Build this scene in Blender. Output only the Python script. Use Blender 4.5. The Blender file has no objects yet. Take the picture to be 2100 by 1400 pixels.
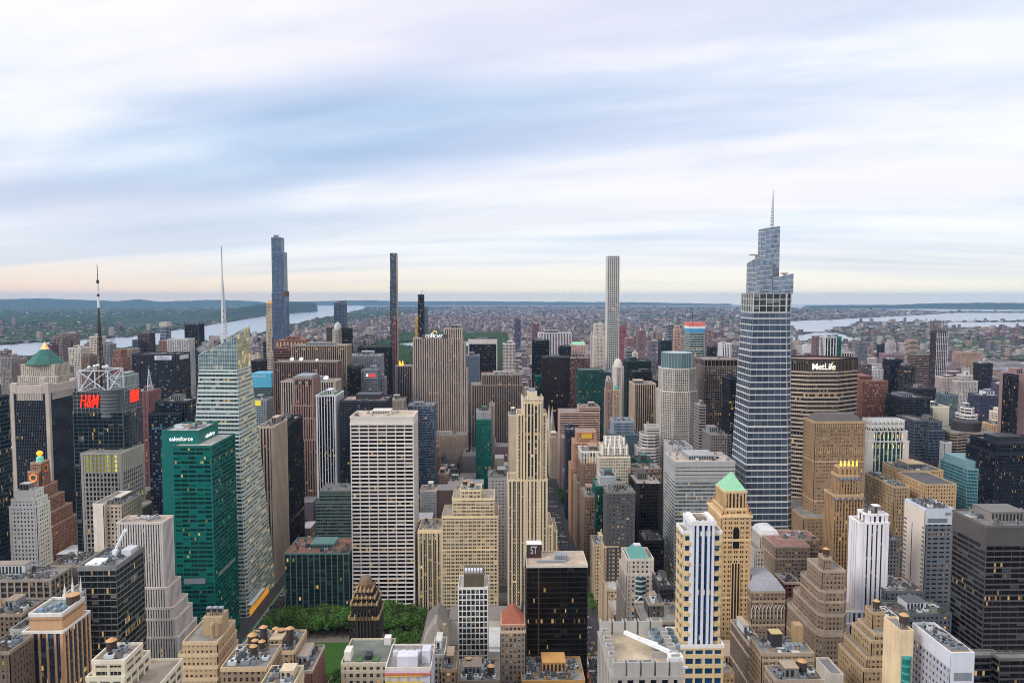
import bpy, math, random
from mathutils import Vector
rnd = random.Random(7)
SC = bpy.context.scene
COL = SC.collection
# ------------------------------------------------------------------ camera, sky, sun, exposure
FPX, CX, CY = 1464.0, 1050.0, 700.0
PITCH, YAW, CAMZ = math.radians(3.6), math.radians(1.07), 320.0
cam_data = bpy.data.cameras.new('camera')
cam = bpy.data.objects.new('camera', cam_data)
COL.objects.link(cam)
cam.location = (0, 0, CAMZ)
cam.rotation_euler = (math.radians(90) - PITCH, 0, -YAW)
cam_data.sensor_width = 36.0
cam_data.lens = 36.0 * FPX / 2100.0
cam_data.clip_start, cam_data.clip_end = 1.0, 200000.0
SC.camera = cam

SC.view_settings.view_transform = 'Standard'
SC.view_settings.look = 'None'
SC.view_settings.gamma = 1.0
SC.view_settings.exposure = 0.58
SC.cycles.use_denoising = True
SC.cycles.filter_width = 1.0
SC.cycles.max_bounces = 5
SC.cycles.diffuse_bounces = 3
SC.cycles.glossy_bounces = 3
SC.cycles.volume_bounces = 0
SC.cycles.sample_clamp_indirect = 4.0
SUN_EL, SUN_AZ = math.radians(30), math.radians(236)      # azimuth from +Y (uptown), clockwise
sun_data = bpy.data.lights.new('sun', 'SUN')
sun_data.energy, sun_data.angle, sun_data.color = 1.5, math.radians(20), (1.0, 0.97, 0.93)
sun = bpy.data.objects.new('sun', sun_data)
COL.objects.link(sun)
_d = Vector((math.sin(SUN_AZ) * math.cos(SUN_EL), math.cos(SUN_AZ) * math.cos(SUN_EL), math.sin(SUN_EL)))
sun.rotation_euler = (-_d).to_track_quat('-Z', 'Y').to_euler()


def lin(r, g, b):
    f = lambda c: (c / 255 / 12.92) if c / 255 <= 0.04045 else ((c / 255 + 0.055) / 1.055) ** 2.4
    return (f(r), f(g), f(b), 1.0)


class NT:
    """small helper over a node tree"""
    def __init__(s, tree):
        s.t = tree
        tree.nodes.clear()

    def n(s, kind, **kw):
        nd = s.t.nodes.new(kind)
        for k, v in kw.items():
            if k == 'ins':
                for i, val in v.items():
                    nd.inputs[i].default_value = val
            else:
                setattr(nd, k, v)
        return nd

    def l(s, a, b):
        s.t.links.new(a, b)

    def math(s, op, a, b=None, c=None, clamp=False):
        nd = s.n('ShaderNodeMath', operation=op, use_clamp=clamp)
        for i, x in enumerate((a, b, c)):
            if x is None:
                continue
            if isinstance(x, (int, float)):
                nd.inputs[i].default_value = x
            else:
                s.l(x, nd.inputs[i])
        return nd.outputs[0]

    def mix(s, fac, a, b, blend='MIX'):
        nd = s.n('ShaderNodeMix', data_type='RGBA', blend_type=blend)
        for i, x in ((0, fac), (6, a), (7, b)):
            if isinstance(x, (int, float)):
                nd.inputs[i].default_value = x
            elif isinstance(x, tuple):
                nd.inputs[i].default_value = x
            else:
                s.l(x, nd.inputs[i])
        return nd.outputs[2]

    def ramp(s, fac, stops, interp='LINEAR'):
        nd = s.n('ShaderNodeValToRGB')
        cr = nd.color_ramp
        cr.interpolation = interp
        while len(cr.elements) < len(stops):
            cr.elements.new(0.5)
        for e, (p, c) in zip(cr.elements, stops):
            e.position, e.color = p, c
        s.l(fac, nd.inputs[0])
        return nd.outputs[0]

    def noise(s, vec, scale, detail=3.0, rough=0.5, dist=0.0, dims='3D'):
        nd = s.n('ShaderNodeTexNoise', noise_dimensions=dims)
        nd.inputs['Scale'].default_value = scale
        nd.inputs['Detail'].default_value = detail
        nd.inputs['Roughness'].default_value = rough
        nd.inputs['Distortion'].default_value = dist
        s.l(vec, nd.inputs['Vector'])
        return nd.outputs[0]

    def map(s, vec, scale=(1, 1, 1), rot=(0, 0, 0), loc=(0, 0, 0)):
        nd = s.n('ShaderNodeMapping')
        nd.inputs['Scale'].default_value = scale
        nd.inputs['Rotation'].default_value = rot
        nd.inputs['Location'].default_value = loc
        s.l(vec, nd.inputs['Vector'])
        return nd.outputs[0]


world = bpy.data.worlds.new('World')
SC.world = world
world.use_nodes = True
W = NT(world.node_tree)
tc = W.n('ShaderNodeTexCoord')
sep = W.n('ShaderNodeSeparateXYZ')
W.l(tc.outputs['Generated'], sep.inputs[0])
dx, dy, dz = sep.outputs
zc = W.math('ADD', W.math('MAXIMUM', dz, 0.0), 0.11)
comb = W.n('ShaderNodeCombineXYZ')
W.l(W.math('DIVIDE', dx, zc), comb.inputs[0])
W.l(W.math('DIVIDE', dy, zc), comb.inputs[1])
P2 = comb.outputs[0]
def streak(rot, scale, loc):
    return W.map(W.map(P2, (1, 1, 1), (0, 0, math.radians(rot))), scale, (0, 0, 0), loc)


big = W.noise(streak(25, (0.26, 0.66, 1), (9.4, 4.8, 0)), 1.0, 2.5, 0.5, 0.3)
mid = W.noise(streak(17, (0.42, 1.3, 1), (7.7, 1.9, 0)), 1.0, 5.0, 0.55, 0.2)
fine = W.noise(streak(22, (0.5, 4.0, 1), (2.0, 4.0, 0)), 1.0, 5.0, 0.62, 0.3)
mottle = W.noise(streak(20, (0.75, 1.3, 1), (4.4, 2.6, 0)), 1.0, 5.0, 0.6, 0.4)
cloud = W.math('ADD', W.math('MULTIPLY', big, 0.50), W.math('ADD', W.math('MULTIPLY', mid, 0.28), W.math('ADD', W.math('MULTIPLY', fine, 0.05), W.math('MULTIPLY', mottle, 0.17))))
cc = W.ramp(cloud, [(0.36, lin(170, 194, 226)), (0.43, lin(190, 210, 236)), (0.475, lin(210, 225, 243)),
                    (0.52, lin(238, 242, 248)), (0.57, lin(253, 251, 252))])
pink = W.noise(streak(24, (0.2, 0.5, 1), (1.3, 8.2, 0)), 1.0, 2.0)
cc = W.mix(W.math('MULTIPLY', W.ramp(pink, [(0.42, (0, 0, 0, 1)), (0.62, (1, 1, 1, 1))]), 0.55), cc, lin(236, 224, 240), 'MIX')
# low sky: pale, warm band on the horizon, warmer in the west
lowf = W.ramp(dz, [(0.0, (1, 1, 1, 1)), (0.035, (0.92, 0.92, 0.92, 1)), (0.10, (0.42, 0.42, 0.42, 1)), (0.19, (0, 0, 0, 1))])
west = W.ramp(W.math('MULTIPLY_ADD', dx, 0.8, 0.55), [(0.0, lin(250, 222, 200)), (0.42, lin(255, 240, 216)), (0.75, lin(255, 248, 230))])
lowc = W.mix(W.ramp(dz, [(0.012, (0, 0, 0, 1)), (0.06, (1, 1, 1, 1))]), west, lin(236, 240, 244))
lowstreak = W.noise(streak(8, (0.12, 1.0, 1), (0.4, 0.9, 0)), 1.0, 4.0, 0.55)
lowc = W.mix(W.math('MULTIPLY', W.ramp(lowstreak, [(0.44, (1, 1, 1, 1)), (0.56, (0, 0, 0, 1))]),
                    W.ramp(dz, [(0.012, (0, 0, 0, 1)), (0.04, (0.75, 0.75, 0.75, 1))])), lowc, lin(203, 214, 228))
skyc = W.mix(lowf, cc, lowc)
# an overcast vault is brighter overhead than near the horizon
zen = W.ramp(dz, [(0.40, (0.33, 0.33, 0.33, 1)), (0.85, (0.42, 0.42, 0.42, 1))])
bgc = W.n('ShaderNodeBackground')
W.l(skyc, bgc.inputs[0])
W.l(W.math('MULTIPLY', zen, 2.3), bgc.inputs[1])
nish = W.n('ShaderNodeTexSky', sky_type='NISHITA', sun_disc=False, sun_elevation=SUN_EL, sun_rotation=SUN_AZ)
bgn = W.n('ShaderNodeBackground')
W.l(nish.outputs[0], bgn.inputs[0])
bgn.inputs[1].default_value = 0.08
mx = W.n('ShaderNodeMixShader')
mx.inputs[0].default_value = 0.93
W.l(bgn.outputs[0], mx.inputs[1])
W.l(bgc.outputs[0], mx.inputs[2])
wo = W.n('ShaderNodeOutputWorld')
W.l(mx.outputs[0], wo.inputs[0])

# ------------------------------------------------------------------ survey: photo pixel + distance uptown -> place
_F = Vector((math.sin(YAW) * math.cos(PITCH), math.cos(YAW) * math.cos(PITCH), -math.sin(PITCH)))
_R = Vector((math.cos(YAW), -math.sin(YAW), 0))
_U = _R.cross(_F)


def ray(px, py):
    return _F + _R * ((px - CX) / FPX) - _U * ((py - CY) / FPX)


def at(px, py, Y):
    """x and z of the point seen at a pixel, on the plane y = Y"""
    d = ray(px, py)
    t = Y / d.y
    return d.x * t, CAMZ + d.z * t


RE = 6371000.0


def drop(x, y):
    return -(x * x + y * y) / (2 * RE)


def ground(px, py, h=0.0):
    """point of the (curved) ground at a pixel"""
    d = ray(px, py).normalized()
    hz = math.hypot(d.x, d.y)
    tanv = d.z / hz
    # h + -(s^2)/2R = 320 + tanv*s
    a, b, c = 1 / (2 * RE), tanv, CAMZ - h
    disc = b * b - 4 * a * c
    s = (-b - math.sqrt(disc)) / (2 * a) if disc > 0 else -b / (2 * a)
    return d.x / hz * s, d.y / hz * s


# ------------------------------------------------------------------ materials
_mats = {}


def new_mat(name):
    m = bpy.data.materials.new(name)
    m.use_nodes = True
    return m, NT(m.node_tree)


def finish(T, col, rough=0.8, metal=0.0, emis=None, estr=None, spec=0.5, normal=None):
    b = T.n('ShaderNodeBsdfPrincipled')
    o = T.n('ShaderNodeOutputMaterial')
    T.l(b.outputs[0], o.inputs[0])
    for i, v in (('Base Color', col), ('Roughness', rough), ('Metallic', metal), ('Emission Color', emis), ('Emission Strength', estr), ('Specular IOR Level', spec), ('Normal', normal)):
        if v is None:
            continue
        if hasattr(v, 'is_linked') or hasattr(v, 'links'):
            T.l(v, b.inputs[i])
        else:
            b.inputs[i].default_value = v
    return b


def wall(rgb, var=0.16, rough=0.85, brick=0.0, metal=0.0):
    """masonry, concrete, painted metal: base colour with weathering blotches, rain streaks and course lines"""
    key = ('wall', rgb, var, rough, brick, metal)
    if key in _mats:
        return _mats[key]
    m, T = new_mat('wall_%d_%d_%d' % rgb)
    t = T.n('ShaderNodeTexCoord')
    oi = T.n('ShaderNodeObjectInfo')
    sh = T.n('ShaderNodeVectorMath', operation='ADD')
    T.l(t.outputs['Object'], sh.inputs[0])
    T.l(oi.outputs['Random'], sh.inputs[1])
    v = sh.outputs[0]
    n1 = T.noise(v, 0.045, 4.0, 0.6)
    n2 = T.noise(T.map(v, (0.55, 0.55, 0.03)), 1.0, 3.0, 0.6)
    n3 = T.noise(v, 0.9, 2.0, 0.6)
    k = T.math('ADD', T.math('MULTIPLY', n1, 0.5), T.math('ADD', T.math('MULTIPLY', n2, 0.35), T.math('MULTIPLY', n3, 0.15)))
    k = T.math('MULTIPLY_ADD', k, 4.6 * var * 2, 1.0 - 4.6 * var)
    g_ = sum(rgb) / 3
    c = lin(*[q * .87 + g_ * .13 for q in rgb])
    rgbn = T.n('ShaderNodeMix', data_type='RGBA', blend_type='MULTIPLY')
    rgbn.inputs[0].default_value = 1.0
    rgbn.inputs[6].default_value = c
    T.l(k, rgbn.inputs[7])
    col = rgbn.outputs[2]
    if brick:
        n4 = T.noise(T.map(v, (0.8, 0.8, 2.4)), 1.0, 1.0, 0.7)
        col = T.mix(T.math('MULTIPLY', T.ramp(n4, [(0.4, (0, 0, 0, 1)), (0.62, (1, 1, 1, 1))]), brick), col, lin(*[int(q * 0.62) for q in rgb]))
    finish(T, col, rough, metal)
    _mats[key] = m
    return m


def glass(rgb=(30, 36, 44), lit=0.05, blind=0.18, metal=0.0, rough=0.12, mull=0, warm=(250, 176, 70), pale=(150, 150, 145), spec=0.4, var=0.6, lstr=0.48, mcol=(70, 70, 70)):
    """window glass read per bay and storey from the UV: dark rooms, drawn blinds, lamps left on"""
    key = ('glass', rgb, lit, blind, metal, rough, mull, warm, pale, spec, var, lstr, mcol)
    if key in _mats:
        return _mats[key]
    m, T = new_mat('glass_%d_%d_%d' % rgb)
    uv = T.n('ShaderNodeUVMap')
    sp = T.n('ShaderNodeSeparateXYZ')
    T.l(uv.outputs[0], sp.inputs[0])
    oi = T.n('ShaderNodeObjectInfo')
    fu, fv = T.math('FLOOR', sp.outputs[0]), T.math('FLOOR', sp.outputs[1])
    lu, lv = T.math('FRACT', sp.outputs[0]), T.math('FRACT', sp.outputs[1])

    def rand(a, b, off):
        cb = T.n('ShaderNodeCombineXYZ')
        for i, q in enumerate((a, b)):
            if isinstance(q, (int, float)):
                cb.inputs[i].default_value = q
            else:
                T.l(q, cb.inputs[i])
        T.l(T.math('MULTIPLY_ADD', oi.outputs['Random'], 91.7, off), cb.inputs[2])
        wn = T.n('ShaderNodeTexWhiteNoise', noise_dimensions='3D')
        T.l(cb.outputs[0], wn.inputs['Vector'])
        return wn.outputs['Value']
    r1, r3 = rand(fu, fv, 1.3), rand(fu, fv, 41.1)
    r2 = rand(T.math('FLOOR', T.math('MULTIPLY', sp.outputs[0], float(max(1, mull)))), fv, 17.9)
    r4 = rand(T.math('FLOOR', T.math('MULTIPLY', sp.outputs[0], float(max(1, mull)))), fv, 87.3)
    rf = rand(T.math('FLOOR', T.math('DIVIDE', fu, 3.0)), fv, 63.7)
    base = T.mix(T.math('MULTIPLY', r3, var), lin(*[int(q * .84) for q in rgb]), lin(*[min(255, int(q * 1.35 + 2)) for q in rgb]))
    isb = T.math('LESS_THAN', r1, blind * 0.75)
    part = T.math('GREATER_THAN', lv, T.math('MULTIPLY', r3, 0.85))
    base = T.mix(T.math('MULTIPLY', T.math('MULTIPLY', isb, part), 0.75), base, lin(*pale))
    # lamps: clustered along a storey
    rfl = rand(0.0, fv, 29.9)
    thr = T.math('ADD', T.math('MULTIPLY', T.math('POWER', rf, 4.0), min(1.0, lit * 1.7)), T.math('MULTIPLY', T.math('GREATER_THAN', rfl, .965), min(.4, lit * 5)))
    isl = T.math('LESS_THAN', r2, thr)
    if mull:
        mm = T.math('LESS_THAN', T.math('FRACT', T.math('MULTIPLY', lu, float(mull))), 0.13)
        base = T.mix(T.math('MULTIPLY', mm, 0.8), base, lin(*mcol))
        isl = T.math('MULTIPLY', isl, T.math('SUBTRACT', 1.0, mm))
    estr = T.math('MULTIPLY', isl, T.math('MULTIPLY_ADD', r4, 0.85 * lstr, 0.12 * lstr))
    wcol = T.mix(T.math('MULTIPLY', r4, .5), lin(*warm), lin(255, 222, 160))
    finish(T, base, rough, metal, wcol, estr, spec)
    _mats[key] = m
    return m


def plain(name, rgb, rough=0.7, metal=0.0, emit=0.0, var=0.12, scale=0.35, ecol=None):
    key = ('plain', name, rgb, rough, metal, emit)
    if key in _mats:
        return _mats[key]
    m, T = new_mat(name)
    t = T.n('ShaderNodeTexCoord')
    n = T.noise(t.outputs['Object'], scale, 3.0, 0.6)
    col = T.mix(n, lin(*[max(0, int(q * (1 - var))) for q in rgb]), lin(*[min(255, int(q * (1 + var))) for q in rgb]))
    finish(T, col, rough, metal, lin(*(ecol or rgb)) if emit else None, emit if emit else None)
    _mats[key] = m
    return m


def deck(rgb):
    """flat roof: membrane, gravel, patches and puddle marks"""
    key = ('deck', rgb)
    if key in _mats:
        return _mats[key]
    m, T = new_mat('roof_deck')
    t = T.n('ShaderNodeTexCoord')
    a = T.noise(t.outputs['Object'], 0.09, 4.0, 0.65)
    vo = T.n('ShaderNodeTexVoronoi', feature='F1', distance='CHEBYCHEV')
    vo.inputs['Scale'].default_value = 0.16
    T.l(t.outputs['Object'], vo.inputs['Vector'])
    col = T.mix(a, lin(*[int(q * 0.58) for q in rgb]), lin(*[min(255, int(q * 1.2)) for q in rgb]))
    bw = T.n('ShaderNodeRGBToBW')
    T.l(vo.outputs['Color'], bw.inputs[0])
    col = T.mix(T.math('MULTIPLY', bw.outputs[0], 0.45), col, lin(*[int(q * 0.6) for q in rgb]))
    finish(T, col, 0.9)
    _mats[key] = m
    return m


METAL = plain('galvanised_metal', (150, 156, 162), 0.45, 0.3)
PALEBOX = plain('painted_metal', (196, 198, 200), 0.6)
DARKMETAL = plain('dark_metal', (52, 52, 56), 0.5, 0.3)
WOOD = plain('tank_wood', (66, 54, 48), 0.9)
TANKROOF = plain('tank_roof', (196, 150, 104), 0.85)
WHITE = plain('white_paint', (232, 232, 232), 0.5)
GOLD = plain('gilding', (226, 160, 60), 0.35, 0.4)
COPPER = plain('green_copper', (142, 196, 156), 0.75, 0.0, 0.0, 0.14)
TEALROOF = plain('teal_roof', (92, 146, 136), 0.7)
STEEL = plain('white_steel', (205, 208, 212), 0.5)


# ------------------------------------------------------------------ mesh building
class MB:
    def __init__(s):
        s.v, s.f, s.m, s.uv, s.has_uv = [], [], [], [], False

    def poly(s, pts, mi=0, uv=None):
        k = len(s.v)
        s.v.extend([tuple(p) for p in pts])
        s.f.append(tuple(range(k, k + len(pts))))
        s.m.append(mi)
        if uv:
            s.has_uv = True
        s.uv.extend(uv if uv else [(0.5, 0.5)] * len(pts))

    def box(s, x0, x1, y0, y1, z0, z1, mi=0, bottom=False, top=None):
        a, b, c, d = (x0, y0), (x1, y0), (x1, y1), (x0, y1)
        s.prism([a, b, c, d], z0, z1, mi, bottom, top)

    def prism(s, pg, z0, z1, mi=0, bottom=False, top=None, pg1=None):
        pg1 = pg1 or pg
        k, n = len(s.v), len(pg)
        s.v.extend([(x, y, z0) for x, y in pg])
        s.v.extend([(x, y, z1) for x, y in pg1])
        for i in range(n):
            j = (i + 1) % n
            s.f.append((k + i, k + j, k + n + j, k + n + i))
            s.m.append(mi)
            s.uv.extend([(0.5, 0.5)] * 4)
        s.f.append(tuple(range(k + n, k + 2 * n)))
        s.m.append(mi if top is None else top)
        s.uv.extend([(0.5, 0.5)] * n)
        if bottom:
            s.f.append(tuple(range(k + n - 1, k - 1, -1)))
            s.m.append(mi)
            s.uv.extend([(0.5, 0.5)] * n)

    def rings(s, rings, mi=0, cap=True, capb=False):
        """stacked rings of points with equal counts"""
        k, n = len(s.v), len(rings[0])
        for r in rings:
            s.v.extend([tuple(p) for p in r])
        for q in range(len(rings) - 1):
            for i in range(n):
                j = (i + 1) % n
                s.f.append((k + q * n + i, k + q * n + j, k + q * n + n + j, k + q * n + n + i))
                s.m.append(mi)
                s.uv.extend([(0.5, 0.5)] * 4)
        if cap:
            s.f.append(tuple(range(k + (len(rings) - 1) * n, k + len(rings) * n)))
            s.m.append(mi)
            s.uv.extend([(0.5, 0.5)] * n)
        if capb:
            s.f.append(tuple(range(k + n - 1, k - 1, -1)))
            s.m.append(mi)
            s.uv.extend([(0.5, 0.5)] * n)

    def lathe(s, cx, cy, prof, n=12, mi=0, cap=True):
        s.rings([[(cx + r * math.cos(2 * math.pi * i / n), cy + r * math.sin(2 * math.pi * i / n), z) for i in range(n)] for r, z in prof], mi, cap)

    def bar(s, p, q, w, mi=0, n=4):
        p, q = Vector(p), Vector(q)
        d = (q - p).normalized()
        u = d.cross(Vector((0, 0, 1)) if abs(d.z) < 0.9 else Vector((1, 0, 0))).normalized()
        v = d.cross(u)
        R = []
        for c in (p, q):
            R.append([tuple(c + u * (w / 2 * math.cos(2 * math.pi * (i + .5) / n)) * 1.3 + v * (w / 2 * math.sin(2 * math.pi * (i + .5) / n)) * 1.3) for i in range(n)])
        s.rings(R, mi, True, True)

    def build(s, name, mats, parent=None, origin=None, smooth=False):
        o0 = Vector(origin) if origin is not None else (parent.matrix_basis.translation if parent is not None else Vector((0, 0, 0)))
        if parent is not None and parent.parent is not None:
            o0 = parent.parent.location + parent.location
        me = bpy.data.meshes.new(name)
        me.from_pydata([(a - o0.x, b - o0.y, c - o0.z) for a, b, c in s.v], [], s.f)
        if not isinstance(mats, (list, tuple)):
            mats = [mats]
        for m in mats:
            me.materials.append(m)
        me.polygons.foreach_set('material_index', [min(x, len(mats) - 1) for x in s.m])
        if s.has_uv:
            l = me.uv_layers.new(name='UVMap')
            l.data.foreach_set('uv', [c for p in s.uv for c in p])
        if smooth:
            me.polygons.foreach_set('use_smooth', [True] * len(me.polygons))
        o = bpy.data.objects.new(name, me)
        COL.objects.link(o)
        if parent is not None:
            o.parent = parent
        elif origin is not None:
            o.location = o0
        return o


def tag(o, label=None, cat=None, group=None, kind=None):
    for k, v in (('label', label), ('category', cat), ('group', group), ('kind', kind)):
        if v:
            o[k] = v
    return o


def empty(name, loc):
    o = bpy.data.objects.new(name, None)
    o.location = loc
    o.empty_display_size = 1
    COL.objects.link(o)
    return o


# ------------------------------------------------------------------ building styles
def S(**k):
    d = dict(fh=3.7, bw=3.2, pw=1.5, sh=1.7, po=0.0, so=-0.03, rec=0.4, cw=None, nm=0, mw=0.35, wall=wall((190, 160, 125)), sp=None, gl=glass(),
             belt=0, pup=0.0, par=1.1, roof=(150, 145, 138), blank='', trim=None)
    d.update(k)
    return d


def V(st, **k):
    d = dict(st)
    d.update(k)
    return d


def inset(poly, d):
    """offset a CCW polygon outwards by d"""
    n, out = len(poly), []
    for i in range(n):
        p0, p1, p2 = Vector(poly[i - 1]), Vector(poly[i]), Vector(poly[(i + 1) % n])
        e1, e2 = (p1 - p0).normalized(), (p2 - p1).normalized()
        n1, n2 = Vector((e1.y, -e1.x)), Vector((e2.y, -e2.x))
        b = n1 + n2
        k = b.length_squared
        b = b * (2 * d / k) if k > 1e-6 else n1 * d
        out.append((p1.x + b.x, p1.y + b.y))
    return out


def facade(C, G, a, b, at_, bt, z0, z1, st, seed=0, wins=None):
    a, b, at_, bt = Vector(a), Vector(b), Vector(at_), Vector(bt)
    L = (b - a).length
    if L < 0.3 or z1 - z0 < 1.0:
        return
    e = (b - a).normalized()
    n = Vector((e.y, -e.x))
    mid = (a + b) / 2
    toc = -mid
    zc = CAMZ

    def pt(u, w, off):
        p = (a + (b - a) * u) * (1 - w) + (at_ + (bt - at_) * u) * w
        return (p.x + n.x * off, p.y + n.y * off, z0 + (z1 - z0) * w)
    facing = n.dot(toc.normalized())
    side = 'S' if n.y < -0.7 else 'E' if n.x > 0.7 else 'W' if n.x < -0.7 else 'D'
    if facing < -0.12 or side in st['blank'] or st['sh'] > 50:
        C.poly([pt(0, 0, 0), pt(1, 0, 0), pt(1, 1, 0), pt(0, 1, 0)], 0)
        return
    H = z1 - z0
    nf, nb = max(1, round(H / st['fh'])), max(1, round(L / st['bw']))
    rec, po, so = -st['rec'], st['po'], st['so']
    o = 40 * seed
    G.poly([pt(0, 0, rec), pt(1, 0, rec), pt(1, 1, rec), pt(0, 1, rec)], 0, [(o, 0), (o + nb, 0), (o + nb, nf), (o, nf)])
    hs = st['sh'] / H
    for k in range(nf + 1):
        w0, w1 = max(0, k / nf - 0.4 * hs), min(1, k / nf + 0.6 * hs)
        if k == nf:
            w0 = max(0, 1 - hs * 0.8)
        if w1 - w0 < 1e-4 or st['sh'] <= 0:
            continue
        q, mi = so, 1
        if st['belt'] and k and k % st['belt'] == 0:
            q, mi = max(po, so) + 0.28, 2
        C.poly([pt(0, w0, q), pt(1, w0, q), pt(1, w1, q), pt(0, w1, q)], mi)
        C.poly([pt(0, w1, q), pt(1, w1, q), pt(1, w1, rec), pt(0, w1, rec)], mi)
        C.poly([pt(0, w0, rec), pt(1, w0, rec), pt(1, w0, q), pt(0, w0, q)], mi)
    wt = 1 + st['pup'] / H

    def pier(u0, u1, off, mi, wt=1.0):
        u0, u1 = max(0, u0), min(1, u1)
        C.poly([pt(u0, 0, off), pt(u1, 0, off), pt(u1, wt, off), pt(u0, wt, off)], mi)
        C.poly([pt(u0, 0, rec), pt(u0, 0, off), pt(u0, wt, off), pt(u0, wt, rec)], mi)
        C.poly([pt(u1, 0, off), pt(u1, 0, rec), pt(u1, wt, rec), pt(u1, wt, off)], mi)
        if wt > 1:
            C.poly([pt(u0, wt, off), pt(u1, wt, off), pt(u1, wt, rec - 0.4), pt(u0, wt, rec - 0.4)], mi)
            C.poly([pt(u1, 1, rec - 0.4), pt(u0, 1, rec - 0.4), pt(u0, wt, rec - 0.4), pt(u1, wt, rec - 0.4)], mi)
    cwm = st['cw'] if st['cw'] is not None else min(st['pw'], L / nb - st['pw'] / 2 - .06)
    pw, cw = st['pw'] / L, max(.05, min(cwm, L / 2 - .04)) / L
    for j in range(nb + 1):
        if j == 0:
            pier(0, cw, po, 0, wt)
        elif j == nb:
            pier(1 - cw, 1, po, 0, wt)
        elif st['pw'] > 0 and j / nb - pw / 2 > cw + .001 and j / nb + pw / 2 < 1 - cw - .001:
            pier(j / nb - pw / 2, j / nb + pw / 2, po, 0, wt)
    if st['nm']:
        mw = st['mw'] / L
        span = 1 / nb - pw
        for j in range(nb):
            for k in range(st['nm']):
                u = (j / nb + pw / 2) + span * (k + 1) / (st['nm'] + 1)
                pier(u - mw / 2, u + mw / 2, min(po, so) - 0.02 if st['nm'] else po, 0)
    if wins is not None and side == 'S':
        ww, wh = L / nb - st['pw'] - 0.04, H / nf - st['sh'] - 0.04
        if ww > 0.4 and wh > 0.5:
            for k in range(nf - 1, -1, -1):
                for j in range(nb):
                    u = (j + 0.5) / nb
                    if (j == 0 or j == nb - 1) and cw > pw * 0.75:
                        continue
                    w = (k + 0.6 * st['sh'] / (H / nf) + 0.5 * (1 - st['sh'] / (H / nf))) / nf
                    wins.append((pt(u, w, rec + 0.06), ww, wh))


def flat_roof(C, Rf, poly, z1, st):
    pa = max(st['po'], st['so']) + 0.05
    o, i = inset(poly, pa), inset(poly, -0.45)
    h = st['par']
    n = len(poly)
    for k in range(n):
        j = (k + 1) % n
        C.poly([(*o[k], z1 - 0.7), (*o[j], z1 - 0.7), (*o[j], z1 + h), (*o[k], z1 + h)], 2)
        C.poly([(*o[k], z1 + h), (*o[j], z1 + h), (*i[j], z1 + h), (*i[k], z1 + h)], 2)
        C.poly([(*i[j], z1), (*i[k], z1), (*i[k], z1 + h), (*i[j], z1 + h)], 2)
    Rf.poly([(x, y, z1 + 0.02) for x, y in inset(poly, -0.2)], 0)


ALL = []          # every building: root, bounds
_seed = [0]


def water_tank(root, x, y, z, r=2.2, h=4.2, dark=True, legs=2.2):
    m = MB()
    m.lathe(x, y, [(r, z + legs), (r * 1.02, z + legs + h * 0.5), (r * 0.97, z + legs + h)], 12, 0)
    for k in range(4):
        a = math.pi / 4 + k * math.pi / 2
        m.bar((x + r * .7 * math.cos(a), y + r * .7 * math.sin(a), z), (x + r * .7 * math.cos(a), y + r * .7 * math.sin(a), z + legs), 0.3, 0)
    t = m.build('water_tank', WOOD if dark else TANKROOF, root)
    c = MB()
    c.lathe(x, y, [(r * 1.14, z + legs + h + 0.01), (r * 0.5, z + legs + h + r * 0.42), (0.06, z + legs + h + r * 0.66)], 12, 0)
    c.build('tank_roof', TANKROOF, t, )
    return t


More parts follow.
